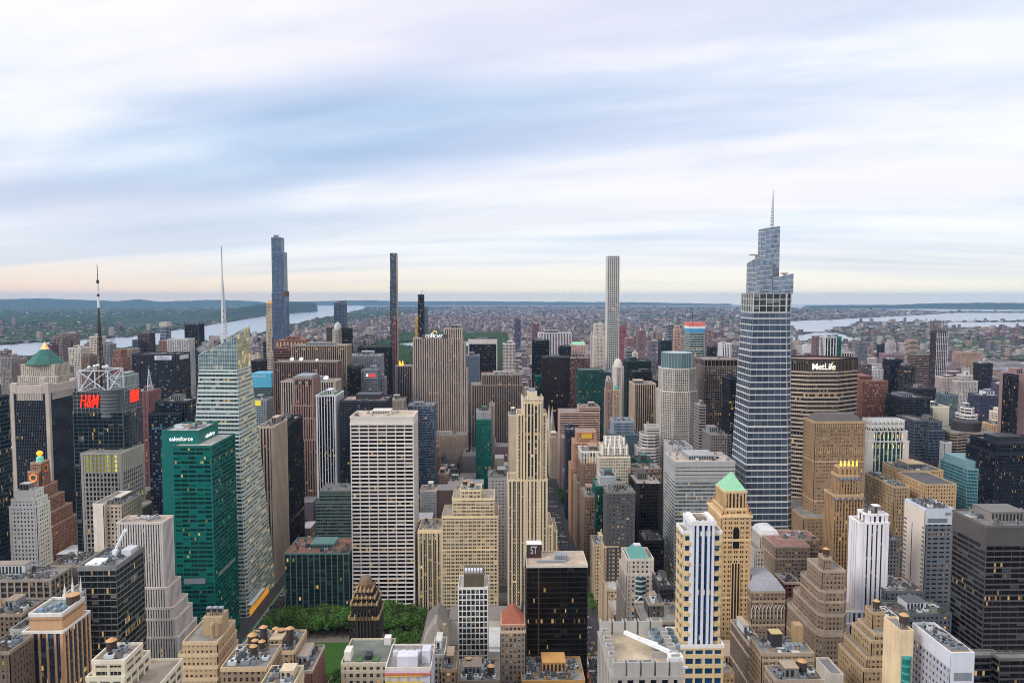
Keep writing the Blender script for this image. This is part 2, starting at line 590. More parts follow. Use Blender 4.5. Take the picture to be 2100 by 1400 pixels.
def clutter(root, x0, x1, y0, y1, z, st, r, amount=1.0, pent=None):
    amount = amount * (2.6 if y0 < 620 else 1.2)
    """plant room, cooling units, vents on a flat roof"""
    w, d = x1 - x0, y1 - y0
    if w < 6 or d < 6:
        return
    if pent is None:
        pent = r.random() < 0.75
    occupied = []
    if y0 < 640:
        for k in range(r.randint(2, 4)):
            a, b = w * r.uniform(.15, .45), d * r.uniform(.15, .45)
            px, py = r.uniform(x0, x1 - a), r.uniform(y0, y1 - b)
            part_box(root, 'roof_patch', px, px + a, py, py + b, z + .02, z + .06 + .01 * k, r.choice([wall((70, 68, 68)), wall((104, 100, 98)), wall((186, 180, 170)), wall((140, 118, 100)), wall((206, 204, 200))]))
        for k in range(2):
            py = r.uniform(y0 + 1, y1 - 1)
            part_box(root, 'pipe_run', x0 + w * r.uniform(0, .3), x1 - w * r.uniform(0, .3), py, py + .28, z + .25, z + .55, METAL)
        px = r.uniform(x0 + 1, x1 - 1)
        part_box(root, 'pipe_run', px, px + .28, y0 + 1, y1 - d * r.uniform(0, .4), z + .6, z + .9, METAL)
    if pent:
        pw_, pd = w * r.uniform(.3, .55), d * r.uniform(.35, .6)
        px, py = x0 + r.uniform(.15, .85) * (w - pw_), y0 + r.uniform(.4, .9) * (d - pd)
        h = r.uniform(3.5, 7)
        m = MB()
        m.box(px, px + pw_, py, py + pd, z, z + h, 0)
        m.box(px - .25, px + pw_ + .25, py - .25, py + pd + .25, z + h, z + h + .5, 1)
        for k in range(int(pw_ / 2.5)):
            m.box(px + k * 2.5 + .6, px + k * 2.5 + 2.0, py - .12, py - .01, z + .8, z + h - .8, 2)
        m.build('penthouse', [r.choice([st['wall'], PALEBOX, METAL, wall((128, 120, 112))]), st['trim'] or st['wall'], DARKMETAL], root)
        occupied.append((px, px + pw_, py, py + pd))
    for k in range(int(r.uniform(2, 6) * amount)):
        a, b, h = r.uniform(1.6, 4.5), r.uniform(1.6, 4), r.uniform(1.2, 2.8)
        if a > w * .4 or b > d * .4:
            continue
        for _ in range(8):
            px, py = r.uniform(x0 + 1, x1 - 1 - a), r.uniform(y0 + 1, y1 - 1 - b)
            if all(px + a < q[0] or px > q[1] or py + b < q[2] or py > q[3] for q in occupied):
                break
        else:
            continue
        occupied.append((px, px + a, py, py + b))
        m = MB()
        kind = r.random()
        if kind < .6:
            m.box(px, px + a, py, py + b, z + .3, z + .3 + h, 0)
            m.lathe(px + a / 2, py + b / 2, [(min(a, b) * .36, z + .3 + h), (min(a, b) * .36, z + .7 + h), (min(a, b) * .3, z + .72 + h)], 10, 1)
            m.build('cooling_unit', [r.choice([METAL, PALEBOX, wall((120, 130, 140)), wall((110, 104, 98)), wall((84, 82, 82))]), DARKMETAL], root)
        elif kind < .8:
            m.box(px, px + a * .8, py, py + .7, z + .5, z + 1.2, 0)
            m.box(px, px + .7, py, py + b, z + .5, z + 1.2, 0)
            m.lathe(px + .35, py + b, [(.5, z), (.5, z + 2.2), (.75, z + 2.4), (.75, z + 2.7)], 8, 0)
            m.build('duct', METAL, root)
        else:
            m.box(px, px + a * .7, py, py + b * .7, z, z + 2.6, 0)
            m.box(px - .1, px + a * .7 + .1, py - .1, py + b * .7 + .1, z + 2.6, z + 2.8, 1)
            m.build('stair_bulkhead', [st['wall'], DARKMETAL], root)


def windows_of(root, wins, glm, frame, cap=100):
    wins = wins[:cap]
    if not wins:
        return
    (_, w, h) = wins[0]
    m = MB()
    t = 0.09
    y = 0.0
    x0, x1, z0, z1 = -w / 2, w / 2, -h / 2, h / 2
    m.poly([(x0, y, z0), (x1, y, z0), (x1, y, z1), (x0, y, z1)], 1, [(.1, .1), (.9, .1), (.9, .9), (.1, .9)])
    for a, b, c, d in ((x0, x1, z0, z0 + t), (x0, x1, z1 - t, z1), (x0, x0 + t, z0, z1), (x1 - t, x1, z0, z1), (x0, x1, -t / 2, t / 2)):
        m.box(a, b, y - 0.06, y - 0.005, c, d, 0)
    me = None
    for p, ww, hh in wins:
        if me is None:
            o = m.build('window', [frame, glm], None)
            me = o.data
        else:
            o = bpy.data.objects.new('window', me)
            COL.objects.link(o)
        o.parent = root
        o.location = Vector(p) - root.location
        if abs(ww - w) > 1e-3 or abs(hh - h) > 1e-3:
            o.scale = (ww / w, 1, hh / h)


FRAME = plain('window_frame', (120, 112, 104), 0.6)


def B(name, label, cat, vols, st, group=None, win=0, tanks=0, amt=1.0, pent=None, hook=None, roofs=True, seed=None):
    """a building from volumes (left px, right px, top py, Y of the front, depth, {options}), lowest first.
    options: z0, st, poly (plan points), noroof, xy=(x0,x1) overrides, z1"""
    _seed[0] += 1
    r = random.Random(seed if seed is not None else _seed[0] * 31)
    bounds = []
    C, G, Rf = {}, {}, MB()
    wins = [] if win else None
    allv = []
    for i, v in enumerate(vols):
        l, rr, py, Y, D = v[:5]
        o = v[5] if len(v) > 5 else {}
        x0, z1 = at(l, py, Y)
        x1, _ = at(rr, py, Y)
        if 'xy' in o:
            x0, x1 = o['xy']
        z1 = o.get('z1', z1)
        z0 = o.get('z0')
        if z0 is None:
            z0 = 0.0
            for b in bounds:
                if x0 >= b[0] - .6 and x1 <= b[1] + .6 and Y >= b[2] - .6 and Y + D <= b[3] + .6 and b[5] < z1 - .5:
                    z0 = max(z0, b[5])
        bounds.append((x0, x1, Y, Y + D, z0, z1))
        allv.append(o)
    bx0, bx1 = min(b[0] for b in bounds), max(b[1] for b in bounds)
    by0, by1 = min(b[2] for b in bounds), max(b[3] for b in bounds)
    root = empty(name, ((bx0 + bx1) / 2, (by0 + by1) / 2, 0))
    tag(root, label, cat, group)
    mats = []
    meshes = {}
    for k, (b, o) in enumerate(zip(bounds, allv)):
        s = o.get('st') or st
        key = id(s['wall']), id(s['sp']), id(s['trim']), id(s['gl'])
        if key not in meshes:
            meshes[key] = (MB(), MB(), s)
        Cm, Gm, _ = meshes[key]
        x0, x1, y0, y1, z0, z1 = b
        poly = o.get('poly') or [(x0, y0), (x1, y0), (x1, y1), (x0, y1)]
        if 'cham' in o:
            c = o['cham']
            poly = [(x0 + c, y0), (x1 - c, y0), (x1, y0 + c), (x1, y1 - c), (x1 - c, y1), (x0 + c, y1), (x0, y1 - c), (x0, y0 + c)]
        top = o.get('top') or poly
        n = len(poly)
        for i in range(n):
            j = (i + 1) % n
            facade(Cm, Gm, poly[i], poly[j], top[i], top[j], z0, z1, s, k * 7 + i + 1, wins if (win and len(wins) < win) else None)
        if not o.get('noroof'):
            flat_roof(Cm, Rf, top, z1, s)
    for Cm, Gm, s in meshes.values():
        if Cm.f:
            Cm.build('facade_cladding', [s['wall'], s['sp'] or s['wall'], s['trim'] or s['wall']], root)
        if Gm.f:
            Gm.build('glazing', s['gl'], root)
    if Rf.f:
        Rf.build('roof', deck(st['roof']), root)
    if wins:
        windows_of(root, wins, st['gl'], st.get('frame', FRAME), win)
    b = bounds[-1]
    if roofs and not allv[-1].get('noroof'):
        clutter(root, b[0] + .8, b[1] - .8, b[2] + .8, b[3] - .8, b[5], st, r, amt, pent)
        for k in range(tanks):
            q = bounds[-1 - (k % len(bounds) if len(bounds) > 1 and r.random() < .4 else 0)]
            water_tank(root, r.uniform(q[0] + 3, max(q[0] + 3.1, q[1] - 3)), r.uniform(q[2] + 3, max(q[2] + 3.1, q[3] - 3)), q[5], r.uniform(1.7, 2.4), r.uniform(3.4, 4.6))
    ALL.append((root, bounds))
    if hook:
        hook(root, bounds)
    return root, bounds


def hip(root, x0, x1, y0, y1, z0, z1, mat, name='roof', ridge=0.0, ridge_y=0.0, over=0.4):
    """pyramid or hipped roof"""
    m = MB()
    x0, x1, y0, y1 = x0 - over, x1 + over, y0 - over, y1 + over
    cx, cy = (x0 + x1) / 2, (y0 + y1) / 2
    rx, ry = max(.05, ridge / 2), max(.05, ridge_y / 2)
    m.prism([(x0, y0), (x1, y0), (x1, y1), (x0, y1)], z0, z1, 0, False, None, [(cx - rx, cy - ry), (cx + rx, cy - ry), (cx + rx, cy + ry), (cx - rx, cy + ry)])
    return m.build(name, mat, root)


def sign(text, root, loc, size, mat, width=None, height=None, facing='S', shear=0.0, depth=0.3, bold=0.0, name='lettering'):
    cu = bpy.data.curves.new(name, 'FONT')
    cu.body = text
    cu.size = size
    cu.extrude = depth
    cu.shear = shear
    cu.offset = bold
    cu.align_x = 'CENTER'
    cu.align_y = 'CENTER'
    cu.materials.append(mat)
    tmp = bpy.data.objects.new(name, cu)
    COL.objects.link(tmp)
    bpy.context.view_layer.update()
    dgr = bpy.context.evaluated_depsgraph_get()
    me = bpy.data.meshes.new_from_object(tmp.evaluated_get(dgr))
    dim = tmp.dimensions.copy()
    bpy.data.objects.remove(tmp)
    o = bpy.data.objects.new(name, me)
    COL.objects.link(o)
    sx = width / dim.x if width else 1.0
    sy = height / dim.y if height else sx
    o.scale = (sx, sy, 1)
    o.rotation_euler = (math.pi / 2, 0, math.pi / 2 if facing == 'E' else -math.pi / 2 if facing == 'W' else 0)
    o.parent = root
    o.location = Vector(loc) - root.location
    return o


def part_box(root, name, x0, x1, y0, y1, z0, z1, mat, bottom=False):
    m = MB()
    m.box(x0, x1, y0, y1, z0, z1, 0, bottom)
    return m.build(name, mat, root)


def mast(root, x, y, z0, z1, w, bands, name='antenna', lattice=0.0, tip=0.15):
    """tapering mast in coloured sections, optional lattice legs in the lowest share"""
    m = MB()
    n = len(bands)
    for k, (f0, f1, mi, ww) in enumerate(bands):
        a, b = z0 + (z1 - z0) * f0, z0 + (z1 - z0) * f1
        m.rings([[(x + ww / 2 * math.cos(t), y + ww / 2 * math.sin(t), z) for t in (0.78, 2.36, 3.93, 5.5)] for z in (a, b)], mi)
    return m
# ================================================================== THE SETTING
def struct(m, name, mats, origin=None, smooth=False, kind='structure'):
    o = m.build(name, mats, None, origin, smooth)
    o['kind'] = kind
    return o


# ground: one sheet out to the horizon, following the earth's curve
def ground_mat():
    m, T = new_mat('city_ground')
    t = T.n('ShaderNodeTexCoord')
    v = t.outputs['Object']
    n1 = T.noise(v, 0.00035, 4.0, 0.6)
    n2 = T.noise(v, 0.004, 4.0, 0.65)
    vo = T.n('ShaderNodeTexVoronoi', feature='F1')
    vo.inputs['Scale'].default_value = 0.016
    T.l(v, vo.inputs['Vector'])
    bw = T.n('ShaderNodeRGBToBW')
    T.l(vo.outputs['Color'], bw.inputs[0])
    urb = T.ramp(bw.outputs[0], [(0.1, lin(62, 60, 66)), (0.35, lin(104, 92, 96)), (0.6, lin(130, 122, 126)), (0.85, lin(176, 174, 180))])
    grn = T.mix(n2, lin(42, 66, 44), lin(70, 92, 58))
    g = T.math('ADD', T.math('MULTIPLY', n1, 0.55), T.math('MULTIPLY', n2, 0.45))
    col = T.mix(T.ramp(g, [(0.5, (0, 0, 0, 1)), (0.58, (1, 1, 1, 1))]), urb, grn)
    # close to the camera it is plain street surface
    ln = T.n('ShaderNodeVectorMath', operation='LENGTH')
    T.l(v, ln.inputs[0])
    near = T.ramp(T.math('DIVIDE', ln.outputs['Value'], 6000.0), [(0.2, (1, 1, 1, 1)), (0.36, (0, 0, 0, 1))])
    asp = T.mix(T.noise(v, 0.12, 4.0), lin(58, 57, 60), lin(84, 82, 84))
    col = T.mix(near, col, asp)
    finish(T, col, 0.9)
    return m


gm = MB()
radii = [0.0] + [150 * 1.17 ** k for k in range(41)]
radii = [r for r in radii if r < 37000] + [40000]
NA = 96
R0 = []
for r in radii[1:]:
    R0.append([(r * math.cos(2 * math.pi * i / NA), r * math.sin(2 * math.pi * i / NA), drop(r, 0)) for i in range(NA)])
gm.rings(R0[::-1], 0, True)
go = struct(gm, 'ground', ground_mat(), None, True)
for p in go.data.polygons:
    if p.normal.z < 0:
        go.data.flip_normals()
    break


def interp(pts, y):
    for (xa, ya), (xb, yb) in zip(pts, pts[1:]):
        if ya <= y <= yb:
            return xa + (xb - xa) * (y - ya) / max(1e-6, yb - ya)
    return pts[0][0] if y < pts[0][1] else pts[-1][0]


def sheet(m, left, right, y0, y1, step, lift, mi=0):
    """a patch of the ground surveyed by its left and right outline in the photograph, as rows from far to near"""
    rows = []
    y = y0
    while True:
        l, r = interp(left, y), interp(right, y)
        n = max(2, int(abs(r - l) / 60) + 2)
        rows.append((y, l, r))
        if y >= y1 - 1e-6:
            break
        y = min(y1, y + step)
    N = 14
    for (ya, la, ra), (yb, lb, rb) in zip(rows, rows[1:]):
        for k in range(N):
            q = []
            for (yy, l, r, f) in ((yb, lb, rb, k / N), (yb, lb, rb, (k + 1) / N), (ya, la, ra, (k + 1) / N), (ya, la, ra, k / N)):
                x, Y = ground(l + (r - l) * f, yy)
                q.append((x, Y, drop(x, Y) + lift))
            m.poly(q, mi)


def water_mat():
    m, T = new_mat('river_water')
    t = T.n('ShaderNodeTexCoord')
    n = T.noise(T.map(t.outputs['Object'], (0.0008, 0.003, 0.001)), 1.0, 4.0, 0.6)
    col = T.mix(n, lin(130, 138, 150), lin(160, 166, 176))
    finish(T, col, 0.22, 0.0, None, None, 0.5)
    return m


WATER = water_mat()
wm = MB()
sheet(wm, [(655, 623.8), (651, 626), (640, 633), (560, 647), (492, 657), (450, 664), (415, 670), (333, 682), (262, 692), (150, 697), (60, 704), (-60, 712)],
      [(742, 623.8), (749, 632), (720, 640), (683, 648), (587, 668), (520, 687), (470, 697), (400, 705), (300, 716), (160, 724), (-20, 738)], 623.8, 736, 1.5, 2.0)
struct(wm, 'river', WATER)
wm = MB()
sheet(wm, [(1600, 623), (1560, 628), (1540, 631), (1690, 633), (1900, 636.5)], [(1830, 623), (1900, 627), (1960, 629), (2200, 633), (2200, 638)], 623, 637, 0.8, 3.0)
sheet(wm, [(1960, 642), (1860, 648), (1800, 651), (1700, 656), (1620, 659), (1600, 672), (1700, 668), (1790, 663), (1900, 659), (2000, 664)],
      [(2200, 642), (2200, 657), (1990, 659), (1760, 661), (1745, 665), (1740, 669), (1725, 672), (1800, 674), (1900, 676), (2100, 678)], 642, 674, 1.0, 3.0)
sheet(wm, [(1890, 634.5), (1930, 638.5)], [(2200, 635.5), (2200, 640)], 634.6, 639.4, .8, 3.2)
sheet(wm, [(1625, 664), (1630, 676), (1640, 681)], [(1700, 664), (1716, 672), (1690, 681)], 664, 681, 1.0, 3.2)
sheet(wm, [(1930, 661.5), (1890, 667), (1950, 671.5)], [(2200, 660.5), (2200, 672)], 661.5, 671.5, 1.0, 3.2)
struct(wm, 'bay_water', WATER)
wm = MB()
sheet(wm, [(1668, 683), (1630, 690), (1610, 699)], [(1720, 683), (1752, 694), (1745, 701)], 683, 701, 1.5, 1.5)
sheet(wm, [(1800, 716), (1782, 724), (1800, 736)], [(1862, 716), (1884, 724), (1880, 736)], 716, 736, 1.5, 1.5)
sheet(wm, [(1370, 673), (1375, 684)], [(1408, 674), (1400, 684)], 674, 684, 1.5, 1.5)
struct(wm, 'channel_water', WATER)


# far hills: ridges with real height and width
def hillmat(a, b):
    m, T = new_mat('wooded_hill')
    t = T.n('ShaderNodeTexCoord')
    n = T.noise(t.outputs['Object'], 0.0016, 5.0, 0.7)
    n2 = T.noise(t.outputs['Object'], 0.009, 3.0, 0.7)
    c = T.mix(n, lin(*a), lin(*b))
    c = T.mix(T.math('MULTIPLY', T.ramp(n2, [(0.6, (0, 0, 0, 1)), (0.72, (1, 1, 1, 1))]), 0.35), c, lin(150, 150, 150))
    finish(T, c, 0.95)
    return m


def ridge(name, pts, width, mat, seed):
    """pts: (photo x, y of the crest, distance); built as a rolling ridge with slopes either side"""
    m = MB()
    r = random.Random(seed)
    fine_ = []
    for (xa, ya, da), (xb, yb, db) in zip(pts, pts[1:]):
        n = max(2, int(abs(xb - xa) / 9))
        for k in range(n):
            f = k / n
            fine_.append((xa + (xb - xa) * f, ya + (yb - ya) * f + r.uniform(-.5, .5), da + (db - da) * f))
    fine_.append(pts[-1])
    prof = [(-1.0, 0), (-.6, .35), (-.3, .75), (0, 1), (.4, .8), (1.2, 0)]
    rows = []
    for (px, py, D) in fine_:
        d = ray(px, py)
        hz = math.hypot(d.x, d.y)
        z = CAMZ + d.z / hz * D
        ux, uy = d.x / hz, d.y / hz
        row = []
        for s, hgt in prof:
            q = D + s * width
            g = drop(q, 0)
            row.append((ux * q, uy * q, g - 3 + (z - drop(D, 0)) * hgt * (r.uniform(.93, 1.05) if 0 < hgt < 1 else 1)))
        rows.append(row)
    for a, b in zip(rows, rows[1:]):
        for k in range(len(prof) - 1):
            m.poly([a[k], b[k], b[k + 1], a[k + 1]], 0)
    o = struct(m, name, mat, None, True)
    return o


HILL = hillmat((30, 58, 54), (48, 76, 64))
ridge('hills', [(-150, 611, 26000), (0, 613, 26500), (90, 611.5, 27000), (170, 614.5, 27500), (240, 617, 28000), (285, 613.5, 28500), (330, 618, 29000), (430, 614.5, 30000), (490, 615.5, 30500), (540, 619, 31000), (580, 622.5, 31500)], 2500, HILL, 3)
ridge('palisades_hills', [(250, 652, 9000), (330, 646, 9800), (420, 640, 10800), (480, 632, 12000), (530, 624, 13500), (570, 620.5, 15000), (610, 618.5, 16200), (638, 619, 17000), (647, 622.5, 17600), (651, 627, 17800)], 900, HILL, 5)
ridge('far_hills', [(560, 619, 36000), (700, 616.5, 36000), (760, 615.5, 36000), (830, 618, 36000), (960, 617, 36000), (1100, 618.5, 36000), (1300, 619.5, 37000), (1400, 621.5, 38000), (1500, 623, 38000)], 3000, HILL, 8)
ridge('island_hills', [(1650, 627, 24000), (1700, 625.5, 24500), (1830, 625, 25000), (1900, 622, 26000), (2000, 620.5, 26000), (2150, 621, 26000)], 1800, HILL, 9)

# ------------------------------------------------------------------ streets
AVE = {'sixth': (-230, 30), 'fifth': (82, 30), 'madison': (236, 24), 'park': (391, 42), 'seventh': (-504, 30), 'lex': (547, 24), 'third': (702, 30)}


def street_y(k):
    return 40 + (k - 34) * 80.5


ASPHALT = plain('asphalt', (62, 61, 65), 0.9, 0, 0, 0.2, 0.08)
PAVE = plain('paving', (122, 116, 110), 0.9, 0, 0, 0.14, 0.25)
PAINT = plain('road_paint', (214, 212, 204), 0.8, 0, 0, 0.1, 0.6)
GREENLANE = plain('green_lane', (118, 150, 122), 0.9, 0, 0, 0.15, 0.2)
REDLANE = plain('red_lane', (168, 98, 84), 0.9, 0, 0, 0.15, 0.2)
bm_ = MB()
xs = [-900, -519, -489, -245, -215, 67, 97, 224, 248, 370, 412, 535, 559, 687, 717, 1100]
for k in range(36, 60):
    y0, y1 = street_y(k) + (15 if k == 42 else 9), street_y(k + 1) - (15 if k + 1 == 42 else 9)
    for a, b in zip(xs[0::2], xs[1::2]):
        if k in (40, 41) and a == -215:
            continue
        bm_.box(a + 4.5, b - 4.5, y0 + 0, y1 - 0, 0.004, 0.15, 0)
# the park and library block
bm_.box(-210.5, 62.5, street_y(40) + 9, street_y(42) - 15, 0.004, 0.15, 0)
struct(bm_, 'pavement', PAVE)
rm = MB()
for a in (-230, 82):
    w = 8.5
    rm.poly([(a - w, 300, .008), (a + w, 300, .008), (a + w, 2040, .008), (a - w, 2040, .008)], 0)
struct(rm, 'avenue_road', ASPHALT)
lm = MB()
for a in (-230, 82):
    for j in (-3.6, 0, 3.6):
        y = 420
        while y < 1200:
            lm.poly([(a + j - .12, y, .012), (a + j + .12, y, .012), (a + j + .12, y + 4, .012), (a + j - .12, y + 4, .012)], 0)
            y += 10
    for k in range(38, 50):
        for yy in (street_y(k) - 13, street_y(k) + 10):
            for q in range(11):
                lm.poly([(a - 8 + q * 1.5, yy, .012), (a - 7.2 + q * 1.5, yy, .012), (a - 7.2 + q * 1.5, yy + 3, .012), (a - 8 + q * 1.5, yy + 3, .012)], 0)
struct(lm, 'road_markings', PAINT)
lm = MB()
lm.poly([(-222.6, 500, .012), (-221.2, 500, .012), (-221.2, 900, .012), (-222.6, 900, .012)], 0)
lm.poly([(-238.6, 500, .012), (-236.0, 500, .012), (-236.0, 900, .012), (-238.6, 900, .012)], 0)
struct(lm, 'cycle_lane', GREENLANE)
lm = MB()
lm.poly([(-236, 667, .014), (-225, 667, .014), (-225, 676, .014), (-236, 676, .014)], 0)
lm.poly([(73.6, 480, .012), (76.8, 480, .012), (76.8, 900, .012), (73.6, 900, .012)], 0)
struct(lm, 'bus_lane', REDLANE)
# lawn, gravel terraces in the city park
lm = MB()
lm.box(-188, -98, 588, 646, 0.154, 0.30, 0)
struct(lm, 'lawn', plain('lawn_grass', (64, 104, 34), 0.95, 0, 0, 0.2, 0.12))
lm = MB()
lm.poly([(-208, 560, .158), (-72, 560, .158), (-72, 668, .158), (-208, 668, .158)], 0)
struct(lm, 'gravel_path', plain('gravel', (150, 138, 122), 0.95, 0, 0, 0.15, 0.3), None, False, 'structure')

# ------------------------------------------------------------------ foliage
def leafmat(a, b, c):
    m, T = new_mat('foliage')
    t = T.n('ShaderNodeTexCoord')
    oi = T.n('ShaderNodeObjectInfo')
    n = T.noise(t.outputs['Object'], 0.35, 3.0, 0.6)
    g = T.n('ShaderNodeNewGeometry')
    col = T.mix(n, lin(*a), lin(*b))
    col = T.mix(T.math('MULTIPLY', g.outputs['Random Per Island'], 0.6), col, lin(*c))
    h = T.n('ShaderNodeHueSaturation')
    T.l(col, h.inputs['Color'])
    T.l(T.math('MULTIPLY_ADD', oi.outputs['Random'], 0.75, 0.6), h.inputs['Value'])
    T.l(T.math('MULTIPLY_ADD', oi.outputs['Random'], 0.03, 0.485), h.inputs['Hue'])
    finish(T, h.outputs[0], 0.75, 0, None, None, 0.3)
    return m


LEAF = leafmat((44, 76, 30), (80, 114, 46), (106, 136, 62))
PARKLEAF = leafmat((30, 62, 34), (52, 86, 44), (66, 98, 54))
FARLEAF = leafmat((34, 62, 44), (50, 80, 52), (66, 92, 60))
BARK = plain('bark', (84, 72, 60), 0.95)


def crown_mesh(seed, R=5.2, H=9.0, n=1250):
    r = random.Random(seed)
    m = MB()
    cl = []
    for k in range(17):
        a, rad = r.uniform(0, 6.28), R * math.sqrt(r.random()) * .8
        z = H * (.38 + .5 * r.random() * (1 - (rad / R) ** 2 * .6))
        cl.append((rad * math.cos(a), rad * math.sin(a), z + 4, r.uniform(1.4, 2.5)))
    for k in range(n):
        cx, cy, cz, q = r.choice(cl)
        d = Vector((r.gauss(0, 1), r.gauss(0, 1), r.gauss(0, 1))).normalized()
        p = Vector((cx, cy, cz)) + d * q * (r.uniform(.55, 1.08)) * Vector((1, 1, .8)).length / 1.6
        nrm = (d + Vector((r.uniform(-.7, .7), r.uniform(-.7, .7), r.uniform(-.2, .9)))).normalized()
        u = nrm.orthogonal().normalized()
        v = nrm.cross(u)
        s = r.uniform(.28, .62)
        ang = r.uniform(0, 6.28)
        u, v = u * math.cos(ang) + v * math.sin(ang), v * math.cos(ang) - u * math.sin(ang)
        m.poly([p - u * s, p - v * s * .6, p + u * s, p + v * s * .6 + nrm * s * .2], 0)
    return m


def trunk_mesh(seed):
    r = random.Random(seed)
    m = MB()
    m.lathe(0, 0, [(.38, 0), (.3, 2.2), (.24, 4.6)], 8, 0)
    for k in range(5):
        a = k * 1.26 + r.uniform(-.3, .3)
        m.bar((0, 0, 3.6 + .25 * k), (2.4 * math.cos(a), 2.4 * math.sin(a), 7.5 + r.uniform(-.8, 1)), .22, 0, 5)
    return m


PROTO = []
for s in range(5):
    t_ = trunk_mesh(s + 50).build('trunk', BARK)
    c_ = crown_mesh(s + 20, 4.6 + .4 * s, 8.2 + .5 * s).build('crown', LEAF)
    PROTO.append((t_, c_))
_first = [True] * 5


def plane_tree(x, y, sc, rz, label, z=0.15, group='plane trees around the lawn', k=None):
    k = rnd.randrange(5) if k is None else k
    root = empty('plane_tree', (x, y, z))
    tag(root, label, 'tree', group)
    for src in PROTO[k]:
        o = src if _first[k] else src.copy()
        if not _first[k]:
            COL.objects.link(o)
        o.parent = root
    _first[k] = False
    root.scale = (sc, sc, sc * rnd.uniform(.95, 1.15))
    root.rotation_euler = (0, 0, rz)
    return root


def grove(x0, x1, y0, y1, dx_, dy_, label, grp, sc=(1.0, 1.3)):
    n = 0
    y = y0
    while y <= y1:
        x = x0
        while x <= x1:
            plane_tree(x + rnd.uniform(-1.2, 1.2), y + rnd.uniform(-1.2, 1.2), rnd.uniform(*sc), rnd.uniform(0, 6.28), label, group=grp)
            n += 1
            x += dx_
        y += dy_


grove(-211, -74, 656, 676, 8.0, 6.6, 'leafy green plane tree in the dense grove behind the lawn', 'plane trees in the grove beyond the lawn', (1.45, 1.8))
grove(-93, -76, 548, 640, 8.5, 8.8, 'leafy plane tree in the double row between lawn and library', 'plane trees between lawn and library', (1.0, 1.35))
grove(-206, -193, 556, 640, 8.2, 9.2, 'leafy plane tree in the row along the avenue side of the lawn', 'plane trees along the avenue side of the lawn', (0.9, 1.2))
grove(-160, -104, 556, 574, 8.8, 8.0, 'leafy plane tree in the row on the near edge of the lawn', 'plane trees on the near edge of the lawn', (0.9, 1.15))


def blobs(name, pts, mat, kind='stuff', label=None, cat=None):
    """many small tree crowns as one far-off wood"""
    r = random.Random(11)
    v, f = [], []
    for x, y, z, R, H in pts:
        k = len(v)
        rings = ((.75, .25), (1.0, .55), (.6, .88))
        N = 6
        for rr, hh in rings:
            for i in range(N):
                a = 2 * math.pi * i / N + rr
                q = R * rr * r.uniform(.75, 1.2)
                v.append((x + q * math.cos(a), y + q * math.sin(a), z + H * hh * r.uniform(.9, 1.1)))
        v.append((x + r.uniform(-.2, .2) * R, y + r.uniform(-.2, .2) * R, z + H))
        for b in range(2):
            for i in range(N):
                j = (i + 1) % N
                f.append((k + b * N + i, k + b * N + j, k + b * N + N + j, k + b * N + N + i))
        for i in range(N):
            f.append((k + 2 * N + i, k + 2 * N + (i + 1) % N, k + 3 * N))
    me = bpy.data.meshes.new(name)
    me.from_pydata(v, [], f)
    me.materials.append(mat)
    o = bpy.data.objects.new(name, me)
    COL.objects.link(o)
    tag(o, label, cat, None, kind)
    return o


r_ = random.Random(4)
pts = []
y = 2065
while y < 6150:
    stp = 11 + (y - 2065) / 4085 * 12
    x = -800
    while x < 66:
        # meadows, the lake and the reservoir stay open
        u, w = (x + 800) / 866, (y - 2065) / 4085
        hole = (0.10 < u < 0.5 and 0.13 < w < 0.19) or (0.3 < u < 0.62 and 0.27 < w < 0.31) or ((u - .5) ** 2 / .14 + (w - .665) ** 2 / .009 < 1) or (.36 < u < .62 and .43 < w < .5)
        if not hole and r_.random() < .93:
            pts.append((x + r_.uniform(-.5, .5) * stp, y + r_.uniform(-.5, .5) * stp, 0, stp * r_.uniform(.55, .85), r_.uniform(11, 21)))
        x += stp
    y += stp
blobs('park_woods', pts, PARKLEAF, 'stuff', 'dense green woodland of the long park beyond the towers', 'woodland')
pm = MB()
pm.poly([(-805, 2062, .2), (70, 2062, .2), (70, 6158, .2), (-805, 6158, .2)], 0)
struct(pm, 'park_ground', plain('park_grass', (70, 98, 50), 0.95, 0, 0, .25, .01))
pm = MB()
for cx, cy, a, b in ((-367, 4780, 300, 370), (-400, 3250, 120, 70), (-560, 2720, 120, 60)):
    pm.poly([(cx + a * math.cos(t * math.pi / 14), cy + b * math.sin(t * math.pi / 14), .4) for t in range(28)], 0)
struct(pm, 'lake_water', WATER)

# ------------------------------------------------------------------ the far city: more houses than anyone could count
def citymat():
    m, T = new_mat('far_facades')
    a = T.n('ShaderNodeAttribute', attribute_name='tint')
    uv = T.n('ShaderNodeUVMap')
    sp = T.n('ShaderNodeSeparateXYZ')
    T.l(uv.outputs[0], sp.inputs[0])
    wx = T.math('LESS_THAN', T.math('ABSOLUTE', T.math('SUBTRACT', T.math('FRACT', sp.outputs[0]), .5)), .27)
    wy = T.math('LESS_THAN', T.math('ABSOLUTE', T.math('SUBTRACT', T.math('FRACT', sp.outputs[1]), .5)), .28)
    w = T.math('MULTIPLY', wx, wy)
    cb = T.n('ShaderNodeCombineXYZ')
    T.l(T.math('FLOOR', sp.outputs[0]), cb.inputs[0])
    T.l(T.math('FLOOR', sp.outputs[1]), cb.inputs[1])
    wn = T.n('ShaderNodeTexWhiteNoise', noise_dimensions='3D')
    T.l(cb.outputs[0], wn.inputs['Vector'])
    g = T.mix(wn.outputs['Value'], lin(30, 34, 42), lin(86, 90, 96))
    col = T.mix(T.math('MULTIPLY', w, .85), a.outputs['Color'], g)
    finish(T, col, .8, 0, lin(255, 190, 100), T.math('MULTIPLY', w, T.math('MULTIPLY', T.math('GREATER_THAN', wn.outputs['Value'], .985), .8)))
    return m


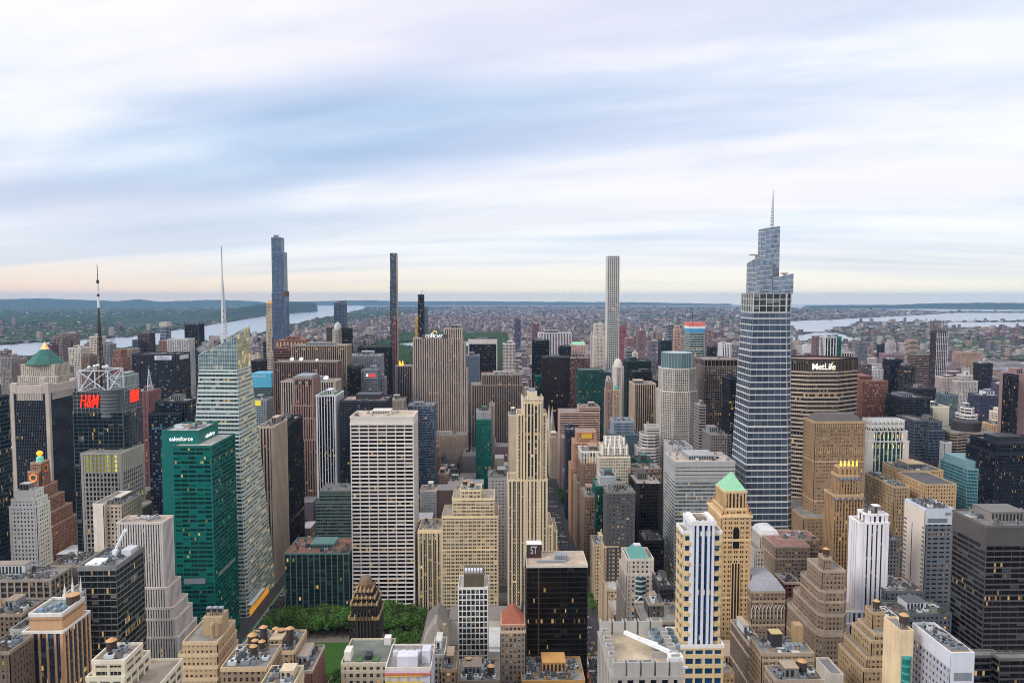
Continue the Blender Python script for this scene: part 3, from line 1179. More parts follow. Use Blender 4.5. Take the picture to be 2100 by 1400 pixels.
CITY = citymat()
TINTS = [lin(*c) for c in ((146, 112, 112), (120, 92, 96), (168, 140, 122), (184, 164, 146), (112, 90, 104), (136, 124, 140), (196, 186, 178), (120, 112, 120), (98, 84, 88), (160, 150, 150), (134, 104, 96), (208, 202, 198))]
ROOFT = [lin(*c) for c in ((120, 116, 118), (160, 156, 156), (96, 92, 94), (190, 186, 184), (140, 130, 124))]


def city(name, boxes, label, cat='city district'):
    v, f, uv, tint = [], [], [], []
    r = random.Random(99)
    for x, y, z0, w, d, h, a in boxes:
        k = len(v)
        c, s = math.cos(a), math.sin(a)
        cs = [(-w / 2, -d / 2), (w / 2, -d / 2), (w / 2, d / 2), (-w / 2, d / 2)]
        P_ = [(x + p * c - q * s, y + p * s + q * c) for p, q in cs]
        v += [(px, py, z0) for px, py in P_] + [(px, py, z0 + h) for px, py in P_]
        t = r.choice(TINTS)
        g = r.uniform(.58, .98)
        t = tuple(min(1, q * g) for q in t[:3]) + (1,)
        o = r.randrange(500)
        for i in range(4):
            j = (i + 1) % 4
            L = w if i % 2 == 0 else d
            nu, nv = max(1, round(L / 3.6)), max(1, round(h / 3.3))
            f.append((k + i, k + j, k + 4 + j, k + 4 + i))
            uv += [(o, o), (o + nu, o), (o + nu, o + nv), (o, o + nv)]
            tint += [t] * 4
        f.append((k + 4, k + 5, k + 6, k + 7))
        uv += [(.02, .02)] * 4
        tint += [r.choice(ROOFT)] * 4
    me = bpy.data.meshes.new(name)
    me.from_pydata(v, [], f)
    me.uv_layers.new(name='UVMap').data.foreach_set('uv', [q for p in uv for q in p])
    ca = me.color_attributes.new('tint', 'FLOAT_COLOR', 'CORNER')
    ca.data.foreach_set('color', [q for p in tint for q in p])
    me.materials.append(CITY)
    o = bpy.data.objects.new(name, me)
    COL.objects.link(o)
    tag(o, label, cat, None, 'stuff')
    return o


def pix(x, y, z=0):
    d = Vector((x, y, z - CAMZ))
    f = d.dot(_F)
    return CX + FPX * d.dot(_R) / f, CY - FPX * d.dot(_U) / f


def hudson_x(y):           # west shore line of the island
    return -1560 - (y - 800) * 0.035 if y < 7000 else -1780 + (y - 7000) * .02


def east_x(y):
    return 1420 + (max(0, 2600 - y)) * .05 if y < 4300 else 1420 - (y - 4300) * .12


r_ = random.Random(21)
near_b, far_b, woods = [], [], []
# the island north of the drawn towers
y = 1500
while y < 10500:
    st_ = 34 if y < 4500 else 46
    for _k in range(2):
        x = hudson_x(y) + 40
        while x < east_x(y) - 30:
            xx, yy = x + r_.uniform(-8, 8), y + r_.uniform(0, st_ * .6)
            px, py = pix(xx, yy)
            park = -812 < xx < 76 and 2050 < yy < 6165
            mid_ = yy < 2060 and -780 < xx < 760
            if -60 < px < 2160 and not park and not mid_:
                edge = (-900 < xx < -812 or 76 < xx < 160) and yy < 6165
                ave = abs(((xx + 82) % 250) - 20) < 40
                if yy < 2700:
                    h = r_.choice([16, 20, 24, 34, 45, 60, 75, 95])
                elif yy < 4800:
                    h = r_.choice([14, 17, 18, 20, 24, 30, 42, 55, 70] if not edge else [45, 50, 55, 60, 75])
                else:
                    h = r_.choice([12, 15, 16, 18, 20, 20, 24, 40, 52])
                if xx > 600 and yy < 4300 and r_.random() < .25:
                    h = r_.uniform(60, 120)
                if yy > 2000 and edge:
                    h = max(h, r_.choice([40, 48, 52, 60]))
                w_, d_ = r_.uniform(14, 30), r_.uniform(14, 26)
                if h > 55:
                    w_, d_ = min(w_, 26), min(d_, 24)
                (near_b if yy < 4500 else far_b).append((xx, yy, drop(xx, yy) - 1, w_, d_, h * r_.uniform(.85, 1.15), 0))
            x += r_.uniform(24, 40) if y < 4500 else r_.uniform(34, 60)
        y += st_ * .5
city('uptown_district', near_b, 'crowded brick and stone apartment blocks either side of the long park')

water_px = [
    ([(655, 620), (640, 633), (560, 647), (492, 657), (415, 670), (333, 682), (262, 692), (60, 704), (-60, 712)], [(742, 620), (749, 632), (683, 648), (587, 668), (520, 687), (400, 705), (160, 724), (-20, 738)], 620, 738),
    ([(1540, 620), (1690, 634), (1900, 637)], [(2200, 620), (2200, 638)], 620, 637),
    ([(1960, 642), (1860, 648), (1700, 656), (1620, 659), (1600, 672), (1700, 668), (1790, 663), (1900, 659)], [(2200, 642), (2200, 657), (1990, 659), (1760, 661), (1740, 669), (1800, 674)], 642, 674),
    ([(1930, 661.5), (1890, 667), (1950, 671.5)], [(2200, 660.5), (2200, 672)], 661.5, 671.5),
    ([(1625, 664), (1630, 676), (1640, 681)], [(1700, 664), (1716, 672), (1690, 681)], 664, 681),
    ([(1668, 683), (1630, 690), (1610, 699)], [(1720, 683), (1752, 694), (1745, 701)], 683, 701),
    ([(1800, 716), (1782, 724), (1800, 736)], [(1862, 716), (1884, 724), (1880, 736)], 716, 736)]


def wet(px, py, pad=4):
    return any(y0 - 1 <= py <= y1 + 1.5 and interp(l, py) - pad <= px <= interp(q, py) + pad for l, q, y0, y1 in water_px)


# beyond the rivers: picked per patch of ground so that no district is empty
for k in range(44000):
    py = 627.5 + 112 * r_.random() ** 1.6
    px = r_.uniform(-40, 2140)
    x, y = ground(px, py)
    D = math.hypot(x, y)
    if wet(px, py) or D > 26000:
        continue
    isl = hudson_x(y) < x < east_x(y) and y < 10500
    if isl:
        continue
    jersey = x < hudson_x(y)
    if D < 2300:
        continue
    if jersey:
        if y > 9000 and r_.random() < .85:
            woods.append((x, y, drop(x, y), r_.uniform(20, 60), r_.uniform(14, 24)))
            continue
        if r_.random() < .62:
            woods.append((x, y, drop(x, y), r_.uniform(14, 34), r_.uniform(12, 22)))
            continue
        h = r_.choice([7, 8, 9, 10, 12, 14, 20])
        if r_.random() < .018:
            h = r_.uniform(50, 90)
    else:
        gz = math.sin(x * .0011 + 1.3) * math.sin(y * .0009 + .4)
        if r_.random() < .10 + .30 * (gz > .5) + .08 * (x > 2000):
            woods.append((x, y, drop(x, y), r_.uniform(14, 36) * (1 + D / 16000), r_.uniform(10, 20)))
            continue
        h = r_.choice([8, 9, 10, 12, 14, 16, 20, 24])
        if r_.random() < .045:
            h = r_.uniform(35, 70)
    s = 1 + D / 14000
    w_, d_ = r_.uniform(9, 28) * s, r_.uniform(9, 24) * s
    if h > 30:
        w_, d_ = min(w_, 24 * s), min(d_, 24 * s)
    far_b.append((x, y, drop(x, y) - 1, w_, d_, h, r_.choice([0, .2, .5, -.35])))
city('outer_district', far_b, 'endless low houses and housing blocks of the far boroughs fading into blue')
blobs('distant_woods', woods, FARLEAF, 'stuff', 'dark green tree cover scattered among far houses and across the river', 'woodland')
# ================================================================== BUILDINGS
G_DARK = glass((24, 27, 33), .05, .12, .18)
G_OFF = glass((30, 36, 44), .10, .16)
G_MAS = glass((24, 26, 30), .05, .36, pale=(186, 184, 178), mull=0)
G_BLUE = glass((52, 74, 98), .03, .05, .45, .1, 2, mcol=(120, 132, 144))
G_TEAL = glass((14, 84, 76), .06, .05, .25, .12, 3, mcol=(20, 96, 86), var=.35)
G_SKY = glass((104, 128, 156), .02, .03, .6, .08, 2, mcol=(140, 150, 160), var=.4)
G_BLK = glass((16, 18, 22), .04, .05, .22, .1, 2, mcol=(30, 30, 32))
G_LITUP = glass((46, 54, 58), .30, .1, .1, .15, 3, mcol=(110, 112, 108))

BEIGE, TAN, CREAM = wall((206, 180, 142), .14, .85, .12), wall((188, 160, 122), .15, .85, .15), wall((222, 200, 160), .12, .85, .08)
BROWN, UMBER, REDBR = wall((150, 120, 90), .18, .85, .22), wall((116, 96, 80), .2, .85, .25), wall((136, 92, 76), .2, .85, .25)
GREYST, WHITEST, PINKST = wall((150, 146, 142), .14), wall((226, 220, 214), .1), wall((186, 152, 132), .13)
DKGREY, BLACK, NAVY = wall((70, 70, 74), .15), wall((34, 34, 38), .15, .5), wall((34, 42, 58), .15, .5)

punch = S(wall=TAN, gl=G_MAS, fh=3.7, bw=3.1, pw=1.35, sh=1.5)
punch_brown = V(punch, wall=BROWN, gl=G_MAS, trim=wall((170, 144, 112)))
punch_umber = V(punch, wall=UMBER, trim=wall((150, 130, 110)), bw=2.8, pw=1.6)
punch_red = V(punch, wall=REDBR, trim=wall((190, 170, 150)))
punch_cream = V(punch, wall=CREAM, bw=2.7, pw=1.5)
punch_white = V(punch, wall=WHITEST, gl=G_MAS)
punch_grey = V(punch, wall=GREYST, gl=G_OFF)
bands_white = S(wall=WHITEST, gl=G_DARK, fh=3.9, bw=7.5, pw=.3, sh=1.5, po=.0, so=.25, rec=.35)
ribs_tan = S(wall=wall((178, 154, 130)), sp=wall((84, 72, 64)), gl=G_DARK, fh=3.8, bw=3.6, pw=1.4, sh=1.2, po=.45, so=-.25, rec=.35, cw=1.8)
curtain_dark = S(wall=BLACK, sp=BLACK, gl=G_BLK, fh=3.9, bw=1.6, pw=.22, sh=1.3, po=.15, so=.02, rec=.06, cw=.5, par=2.5)
curtain_blue = S(wall=wall((96, 108, 122), .1, .5), sp=wall((72, 88, 108), .1, .4), gl=G_BLUE, fh=3.9, bw=1.6, pw=.16, sh=1.0, po=.12, so=.02, rec=.05, cw=.4, par=2)
curtain_teal = V(curtain_blue, wall=wall((18, 108, 96), .1, .4), sp=wall((10, 92, 82), .12, .35), gl=G_TEAL)
bands_grey = S(wall=wall((176, 172, 166)), gl=G_OFF, fh=3.9, bw=3.0, pw=.18, sh=1.7, po=-.15, so=.12, rec=.25, cw=.6)
bands_brown = S(wall=wall((176, 140, 122)), gl=G_DARK, fh=3.9, bw=3.0, pw=.2, sh=2.0, po=-.15, so=.1, rec=.3, cw=.8)

# ---------------------------------------------------------------- the towers along the park street
st = S(wall=wall((220, 206, 196), .07), gl=glass((16, 18, 28), .10, .03, 0, .15, 4, (240, 160, 50), mcol=(10, 10, 14)), fh=3.88, bw=8.9, pw=.75, sh=1.55, po=.32, so=.1, rec=.75, cw=1.0, par=1.2, roof=(206, 188, 164), frame=plain('dark_frame', (34, 32, 34)))
rt, b = B('office_tower', 'tall white stone slab tower with black window bands and flared foot above the grove', 'office tower',
          [(718, 848, 870, 700, 37), (718, 848, 856, 700, 37, {'st': V(st, sh=99, gl=G_DARK)})], st, win=100, amt=1.6, pent=True)
# flared foot: the ends sweep outward to the street
(x0, x1, y0, y1, z0, z1) = b[0]
m = MB()
for s_, xx in ((-1, x0), (1, x1)):
    pr = [(0, 10.5), (8, 6.2), (18, 3.0), (32, .9), (48, .2)]
    for (za, da), (zb, db) in zip(pr, pr[1:]):
        q = [(xx - s_ * 1.2, y0 - da, za), (xx, y0 - da, za), (xx, y0 - db, zb), (xx - s_ * 1.2, y0 - db, zb)]
        m.poly(q if s_ > 0 else q[::-1], 0)
        q = [(xx, y0 - da, za), (xx, y0 + 1, za), (xx, y0 + 1, zb), (xx, y0 - db, zb)]
        m.poly(q if s_ > 0 else q[::-1], 0)
for k in range(1, 7):
    xx = x0 + (x1 - x0) * k / 7
    for (za, da), (zb, db) in zip(pr, pr[1:]):
        m.poly([(xx - .4, y0 - da, za), (xx + .4, y0 - da, za), (xx + .4, y0 - db - .35, zb), (xx - .4, y0 - db - .35, zb)], 0)
for z in range(6, 48, 4):
    da = interp([(d_, z_) for z_, d_ in pr], z)
    m.poly([(x0, y0 - da - .1, z), (x1, y0 - da - .1, z), (x1, y0 - da + .25, z + 1.5), (x0, y0 - da + .25, z + 1.5)], 0)
m.build('flared_base', st['wall'], rt)
m = MB()
for (za, da), (zb, db) in zip(pr, pr[1:]):
    m.poly([(x0, y0 - da + .5, za), (x1, y0 - da + .5, za), (x1, y0 - db + .5, zb), (x0, y0 - db + .5, zb)], 0, [(0, za / 4), (7, za / 4), (7, zb / 4), (0, zb / 4)])
m.build('base_glazing', st['gl'], rt)

# slender cream setback tower by the avenue
st = S(wall=wall((218, 194, 156), .11, .85, .06), sp=wall((78, 70, 60)), gl=glass((30, 32, 36), .05, .25, 0, .2, 0, (250, 180, 60), (190, 180, 160)), fh=3.65, bw=4.4, pw=1.6, nm=1, mw=.6, sh=1.8, po=.05, so=-.02, rec=.45, trim=wall((232, 204, 156)), roof=(190, 176, 150))
stv = V(st, bw=3.6, pw=1.5, sh=1.2, po=.55, so=-.25, rec=.4, pup=3.5, nm=0, sp=wall((66, 60, 54)))


def hook500(root, b):
    x0, x1, y0, y1, z0, z1 = b[-2]
    m = MB()
    for k in range(9):
        xx = x0 + (x1 - x0) * k / 8
        m.box(xx - .55, xx + .55, y0 - .9, y0 + .4, z1 - 12, z1 + (4.2 if k % 2 == 0 else 2.4), 0)
    m.build('crown_fin', WHITEST, root)
    m = MB()
    cx, cy = (x0 + x1) / 2, (y0 + y1) / 2
    m.box(cx - 5, cx + 5, cy - 5, cy + 5, z1, z1 + 8, 0)
    m.box(cx - 3.4, cx + 3.4, cy - 3.4, cy + 3.4, z1 + 8, z1 + 11, 1)
    for k in range(3):
        m.bar((cx - 3 + 3 * k, cy, z1 + 11), (cx - 3 + 3 * k, cy, z1 + 17), .3, 1)
    m.build('plant_room', [CREAM, METAL], root)


B('stone_skyscraper', 'slender cream setback skyscraper with pale vertical crown fins beside the long avenue', 'skyscraper',
  [(1041, 1123, 985, 700, 30), (1060, 1123, 1030, 700.6, 34), (1109, 1134, 1079, 701, 44), (1134, 1143, 1089, 703, 40), (1060, 1122, 850, 701.2, 30), (1071, 1113, 822, 702.2, 26, {'st': stv}), (1074, 1110, 826, 700.3, 20, {'st': stv, 'z0': 50})], st, win=100, hook=hook500, roofs=False)

# cream office block facing the grove
st = S(wall=wall((212, 188, 150), .1, .85, .06), gl=glass((26, 27, 30), .09, .28, 0, .2, 0, (250, 176, 64), (196, 186, 160)), fh=3.75, bw=4.5, pw=1.25, sh=1.55, nm=1, mw=.45, po=.06, so=-.02, rec=.45, trim=wall((234, 206, 156)), belt=9, roof=(186, 176, 158))
B('office_block', 'broad cream stone office block with stepped top and paired windows facing the grove', 'office block',
  [(906, 1022, 1060, 700, 40), (927, 1014, 1024, 700.7, 34), (944, 987, 1006, 704, 22)], st, win=100, tanks=2)
st2 = V(st, bw=5.2, pw=1.6, nm=1, mw=.5, sh=.9, po=.3, so=-.2, sp=wall((120, 104, 80)), belt=0)
B('office_block', 'narrower cream stone block of tall pilasters joined to the stepped cream office block', 'office block',
  [(857, 906, 1092, 700.3, 38), (858, 905, 1088, 700.9, 36, {'z0': 78})], V(st2), amt=2)
B('office_block', 'plain pale grey block of small square windows behind the cream stepped office block', 'office block',
  [(1000, 1042, 977, 790, 30)], V(punch_white, wall=wall((206, 202, 200), .08), bw=3.6, pw=2.2, sh=2.3, trim=wall((150, 148, 146))), tanks=0)

# low glass block by the grove, grey-green block behind
B('office_block', 'low wide dark glass block with pale green window strips and cluttered orange roof', 'office block',
  [(583, 716, 1136, 702, 48)], S(wall=wall((104, 152, 144), .1, .5), sp=wall((60, 74, 76), .1, .4), gl=glass((50, 62, 62), .05, .25, .25, .1, 3, (250, 190, 80), (96, 120, 114), mcol=(44, 58, 58)), fh=3.9, bw=6.0, pw=1.0, sh=.6, po=.1, so=.04, rec=.08, cw=.6, roof=(168, 120, 100)), amt=3, pent=True)
B('office_block', 'grey green stepped office block between the black glass shaft and the white banded slab', 'office block',
  [(647, 722, 1030, 800, 40), (655, 722, 1008, 804, 34)], S(wall=wall((128, 146, 140), .12), gl=glass((40, 54, 56), .06, .2, .1, .15, 2), fh=3.8, bw=2.6, pw=.4, sh=1.8, po=-.02, so=.06, rec=.3), amt=2)

# ---------------------------------------------------------------- teal tower with white lettering
st = S(wall=wall((8, 112, 104), .06, .4), sp=wall((6, 102, 95), .08, .35), gl=glass((10, 50, 48), .05, .52, .12, .12, 4, (230, 190, 60), (10, 128, 110), mcol=(6, 84, 74), var=.3), fh=3.95, bw=6.3, pw=.5, sh=1.7, po=.08, so=.03, rec=.12, cw=.9, par=1.0, roof=(196, 190, 182), trim=wall((8, 104, 92), .06, .4))
stc = V(st, gl=glass((8, 96, 84), 0, 0, .1, .2), sh=99, bw=3, pw=.2, par=1.5, roof=(120, 104, 90))
LITW = plain('lit_white_letters', (255, 255, 255), .4, 0, .6)
rt, b = B('glass_skyscraper', 'bright teal green glass tower with white lettering on its crown', 'skyscraper',
          [(331, 437, 930, 628, 46, {'xy': (at(331, 930, 628)[0], -251), 'z1': at(353, 912, 616)[1] - 6}), (353, 433, 916, 616, 56), (331, 407, 886, 627, 44, {'st': stc})], st, amt=0, pent=False)
x0, x1, y0, y1, z0, z1 = b[2]
sign('salesforce', rt, ((x0 + x1) / 2 + 1, y0 - .5, z1 - 6.0), 5, LITW, width=20.5, depth=.08)
sign('salesforce', rt, (x1 + .5, (y0 + y1) / 2 + 2, z1 - 6.5), 5, LITW, width=20.5, facing='E', depth=.08)
r = random.Random(5)
for k in range(9):
    xx, yy = r.uniform(x0 + 2, x1 - 7), r.uniform(y0 + 3, y1 - 6)
    part_box(rt, 'cooling_unit', xx, xx + r.uniform(3, 6), yy, yy + r.uniform(2, 5), z1, z1 + r.uniform(1.5, 3.2), r.choice([PALEBOX, METAL, UMBER]))
part_box(rt, 'louvre_panel', b[1][0] + 7, b[1][1] - 8, b[1][2] - .35, b[1][2] - .1, 69, 74, METAL)
part_box(rt, 'louvre_panel', b[1][1] + .12, b[1][1] + .3, b[1][2] + 8, b[1][3] - 8, 72, 75, METAL)


# ---------------------------------------------------------------- generic lofted glass towers (tapered / faceted)
def loft(C, G, sections, fh, sh, st, mull=1.6, skip_back=True, frit=None):
    """faceted tower: storeys cut across linked plan polygons; spandrel bands and mullions stand proud of the glass"""
    for (z0, p0), (z1, p1) in zip(sections, sections[1:]):
        n = len(p0)
        for i in range(n):
            j = (i + 1) % n
            facade(C, G, p0[i], p0[j], p1[i], p1[j], z0, z1, st, i * 3 + 1)


def tower(name, label, cat, sections, st, roof=True, group=None):
    c = [p for z, q in sections for p in q]
    cx, cy = sum(p[0] for p in c) / len(c), sum(p[1] for p in c) / len(c)
    root = empty(name, (cx, cy, 0))
    tag(root, label, cat, group)
    C, G = MB(), MB()
    loft(C, G, sections, st['fh'], st['sh'], st)
    if roof:
        Rf = MB()
        flat_roof(C, Rf, sections[-1][1], sections[-1][0], st)
        Rf.build('roof', deck(st['roof']), root)
    C.build('facade_cladding', [st['wall'], st['sp'] or st['wall'], st['trim'] or st['wall']], root)
    G.build('glazing', st['gl'], root)
    return root


# faceted glass tower behind the teal one: sloping crystalline top, lit at its corner, white lattice spire
def slab_poly(m, pts, mi=0, uv=None):
    m.poly(pts, mi, uv)


FRIT = wall((190, 202, 198), .06, .45)
G_BOA = glass((34, 44, 50), .10, .28, .25, .1, 3, (250, 190, 90), (150, 170, 168), mcol=(150, 166, 166))
G_BOAE = glass((140, 132, 96), .5, .3, .35, .1, 3, (250, 206, 110), (190, 186, 150), mcol=(160, 160, 140))  # east face: golden sky reflection put into the warm tint and glowing panes
st = S(wall=FRIT, gl=G_BOA, fh=4.25, bw=4.6, pw=.14, sh=2.0, po=.05, so=.1, rec=.12, cw=.3, par=0.2)
xA, xB, xC = -316.0, -250.0, -250.0
zA, zB, zC = at(404, 729, 700)[1], at(479, 690, 700)[1], at(513, 668, 740)[1]
XA, XB, XC = at(404, 729, 700)[0], at(479, 688, 700)[0], at(513, 668, 742)[0]
rt = empty('glass_skyscraper', (-284, 740, 0))
tag(rt, 'faceted pale glass skyscraper with slanting lit peak and white lattice spire', 'skyscraper')
zt = zA - 14
C, G = MB(), MB()
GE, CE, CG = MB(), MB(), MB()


def lerp(a, b, t):
    return tuple(p + (q - p) * t for p, q in zip(a, b))


bot = {'A': (xA, 699), 'B': (xB - 2, 699), 'B2': (xB, 703), 'C': (-250, 786), 'D': (-318, 786)}
top = {'A': (XA - 1, 706), 'B': (XB + (XB - xB) * -.15, 703), 'B2': (XB + 1.2, 706), 'C': (XC - 2.5, 748), 'D': (XA + 1, 752)}
lev = [(0, bot), (zt, top)]
order = ['A', 'B', 'B2', 'C', 'D']
NS = 12
for k in range(NS):
    za, zb = zt * k / NS, zt * (k + 1) / NS
    pa = [lerp(bot[q], top[q], k / NS) for q in order]
    pb = [lerp(bot[q], top[q], (k + 1) / NS) for q in order]
    for i in range(5):
        j = (i + 1) % 5
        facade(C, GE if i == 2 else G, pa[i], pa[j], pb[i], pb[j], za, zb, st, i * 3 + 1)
# sloping crown screen walls
crown = {'A': (top['A'], zA), 'B': (top['B'], zB), 'B2': (top['B2'], zB + 1), 'C': (top['C'], zC), 'D': (top['D'], zA + 10)}
for i in range(5):
    a, b2 = order[i], order[(i + 1) % 5]
    pa, pb = top[a], top[b2]
    za, zb = crown[a][1], crown[b2][1]
    L = math.dist(pa, pb)
    nb = max(1, round(L / 4.6))
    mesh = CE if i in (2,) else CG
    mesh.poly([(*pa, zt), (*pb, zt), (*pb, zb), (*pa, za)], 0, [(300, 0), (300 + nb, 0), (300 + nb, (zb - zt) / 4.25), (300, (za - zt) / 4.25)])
    e = Vector((pb[0] - pa[0], pb[1] - pa[1])) / L
    nx, ny = e.y * .12, -e.x * .12
    for q in range(nb * 2 + 1):
        f = q / (nb * 2)
        p = (pa[0] + (pb[0] - pa[0]) * f, pa[1] + (pb[1] - pa[1]) * f)
        zz = za + (zb - za) * f
        C.box(p[0] + nx - .1, p[0] + nx + .1, p[1] + ny - .1, p[1] + ny + .1, zt, zz + .2)
    z = zt + 2
    while z < max(za, zb):
        f0, f1 = 0.0, 1.0
        if z > min(za, zb):
            f = (z - za) / (zb - za)
            f0, f1 = (f, 1) if zb > za else (0, f)
        p, q = lerp(pa, pb, f0), lerp(pa, pb, f1)
        C.poly([(p[0] + nx, p[1] + ny, z), (q[0] + nx, q[1] + ny, z), (q[0] + nx, q[1] + ny, z + .45), (p[0] + nx, p[1] + ny, z + .45)], 0)
        z += 4.25
    C.bar((pa[0], pa[1], za), (pb[0], pb[1], zb), .5, 0)
C.build('facade_cladding', [FRIT, FRIT, FRIT], rt)
G.build('glazing', G_BOA, rt)
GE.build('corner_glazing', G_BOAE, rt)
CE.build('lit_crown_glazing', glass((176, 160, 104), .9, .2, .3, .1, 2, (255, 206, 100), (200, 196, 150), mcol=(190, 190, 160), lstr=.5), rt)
CG.build('crown_glazing', glass((112, 132, 136), .12, .3, .35, .1, 2, (255, 206, 100), (170, 186, 184), mcol=(160, 176, 176), lstr=.4), rt)
m = MB()
m.prism([top[q] for q in order], zt - 1, zt)
m.build('roof', deck((170, 176, 176)), rt)
# lattice spire
sx, sz0 = at(459, 700, 730)
_, sz1 = at(459, 505, 730)
m = MB()
hh = sz1 - sz0 + 20
N = 13
base = sz0 - 20
prev = None
for k in range(N + 1):
    f = k / N
    w = 3.4 * (1 - f) ** .8 + .25
    z = base + hh * .72 * f
    pts_ = [(sx + w * math.cos(t), 730 + w * math.sin(t), z) for t in (.5, 2.6, 4.7)]
    if prev:
        for i in range(3):
            m.bar(prev[i], pts_[i], 1.1, 0)
            m.bar(prev[i], pts_[(i + 1) % 3], .6, 0)
            m.bar(pts_[i], pts_[(i + 1) % 3], .6, 0)
    prev = pts_
m.bar((sx, 730, base + hh * .7), (sx, 730, sz1), .8, 1)
m.bar((sx, 730, base + 6), (sx, 730, base + 22), 3.0, 2)
sp_ = m.build('spire', [STEEL, METAL, wall((60, 90, 170))], rt)
# canopy and lobby at the street corner
part_box(rt, 'entrance_canopy', -252, -246.5, 700, 742, 12, 13, WHITE, True)
m = MB()
m.poly([(-249.5, 701, .3), (-249.5, 760, .3), (-249.5, 760, 7), (-249.5, 701, 7)], 0)
m.build('lobby_window', plain('lit_lobby', (255, 170, 60), .5, 0, .32), rt)
# drifting steam at its roof
sm = MB()
r = random.Random(3)
sx_, szz = at(432, 704, 735)
puffs = []
for k in range(9):
    puffs.append((sx_ + 2.2 * k - 10 + r.uniform(-1.5, 1.5), 735 + r.uniform(-2, 2), szz - 6 + k * 1.5 + r.uniform(-1.5, 2.5), r.uniform(2.2, 4.2)))
for (x, y, z, q) in puffs:
    sm.rings([[(x + q * math.sin(p) * math.cos(a * .7854), y + q * math.sin(p) * math.sin(a * .7854), z - q * math.cos(p)) for a in range(8)] for p in (.3, .9, 1.57, 2.2, 2.85)], 0, True, True)
so_ = sm.build('steam', [None], None, (sx_, 735, szz))
ms, T = new_mat('steam_vapour')
T.t.nodes.clear()
vol = T.n('ShaderNodeVolumePrincipled')
vol.inputs['Density'].default_value = .11
vol.inputs['Color'].default_value = (1, 1, 1, 1)
out = T.n('ShaderNodeOutputMaterial')
T.l(vol.outputs[0], out.inputs['Volume'])
so_.data.materials.clear()
so_.data.materials.append(ms)
tag(so_, 'small white puff of steam drifting off the faceted glass tower roof', 'steam', None, 'stuff')

# ---------------------------------------------------------------- tapered tower with stacked glass crown and spire
BANDW = wall((196, 196, 196), .06, .5)
G_OV = glass((84, 96, 112), .02, .08, .42, .09, 4, (250, 180, 70), (110, 124, 138), mcol=(70, 84, 100), var=.5)
st = S(wall=BANDW, gl=G_OV, fh=6.9, bw=6.2, pw=.10, sh=1.25, po=.0, so=.3, rec=.12, cw=.25, par=.6)
zt = at(1586, 640, 705)[1]
Xl, Xr = at(1546, 640, 702)[0], at(1614, 640, 702)[0]
bx0, bx1 = at(1529, 1000, 700)[0], at(1624, 1000, 700)[0]
gx = (Xl - bx0) / (zt - at(1529, 1000, 700)[1])
X0l, X0r = bx0 - gx * at(1529, 1000, 700)[1], bx1
sec0 = [(X0l, 700), (X0r, 700), (X0r + 4.5, 704), (X0r + 4.5, 752), (X0l, 752)]
sec1 = [(Xl, 704), (Xr, 704), (Xr + 6.0, 708), (Xr + 5.6, 738), (Xl, 738)]
rt = empty('glass_skyscraper', ((X0l + X0r) / 2, 726, 0))
tag(rt, 'tallest tapering glass skyscraper with pale floor bands, stacked glass shards and needle spire', 'skyscraper')
C, G = MB(), MB()
NS = 8
for k in range(NS):
    pa = [lerp(p, q, k / NS) for p, q in zip(sec0, sec1)]
    pb = [lerp(p, q, (k + 1) / NS) for p, q in zip(sec0, sec1)]
    for i in range(5):
        j = (i + 1) % 5
        facade(C, G, pa[i], pa[j], pb[i], pb[j], zt * k / NS, zt * (k + 1) / NS, st, i * 3 + 1)
C.build('facade_cladding', [BANDW, BANDW, BANDW], rt)
G.build('glazing', G_OV, rt)
# observatory floors: open double-height galleries
C, G = MB(), MB()
zo = at(1586, 601, 705)[1]
sto = S(wall=BANDW, gl=glass((58, 64, 64), .10, .4, .2, .1, 2, (200, 150, 70), (150, 160, 156)), fh=7.4, bw=6.5, pw=.35, sh=.8, po=.2, so=.25, rec=.9, cw=.8, par=.3)
so0 = inset(sec1, .4)
for i in range(5):
    j = (i + 1) % 5
    facade(C, G, so0[i], so0[j], so0[i], so0[j], zt + .01, zo, sto, i + 40)
C.prism(inset(sec1, -1.6), zt, zo - .3, 0)
C.build('observatory', [BANDW, BANDW, BANDW], rt)
G.build('observatory_glazing', sto['gl'], rt)
# crown shards
G_SH = glass((118, 132, 150), .01, .12, .42, .1, 2, (250, 210, 140), (150, 160, 170), mcol=(140, 148, 158), var=.6)
SHM = wall((150, 158, 168), .06, .4)


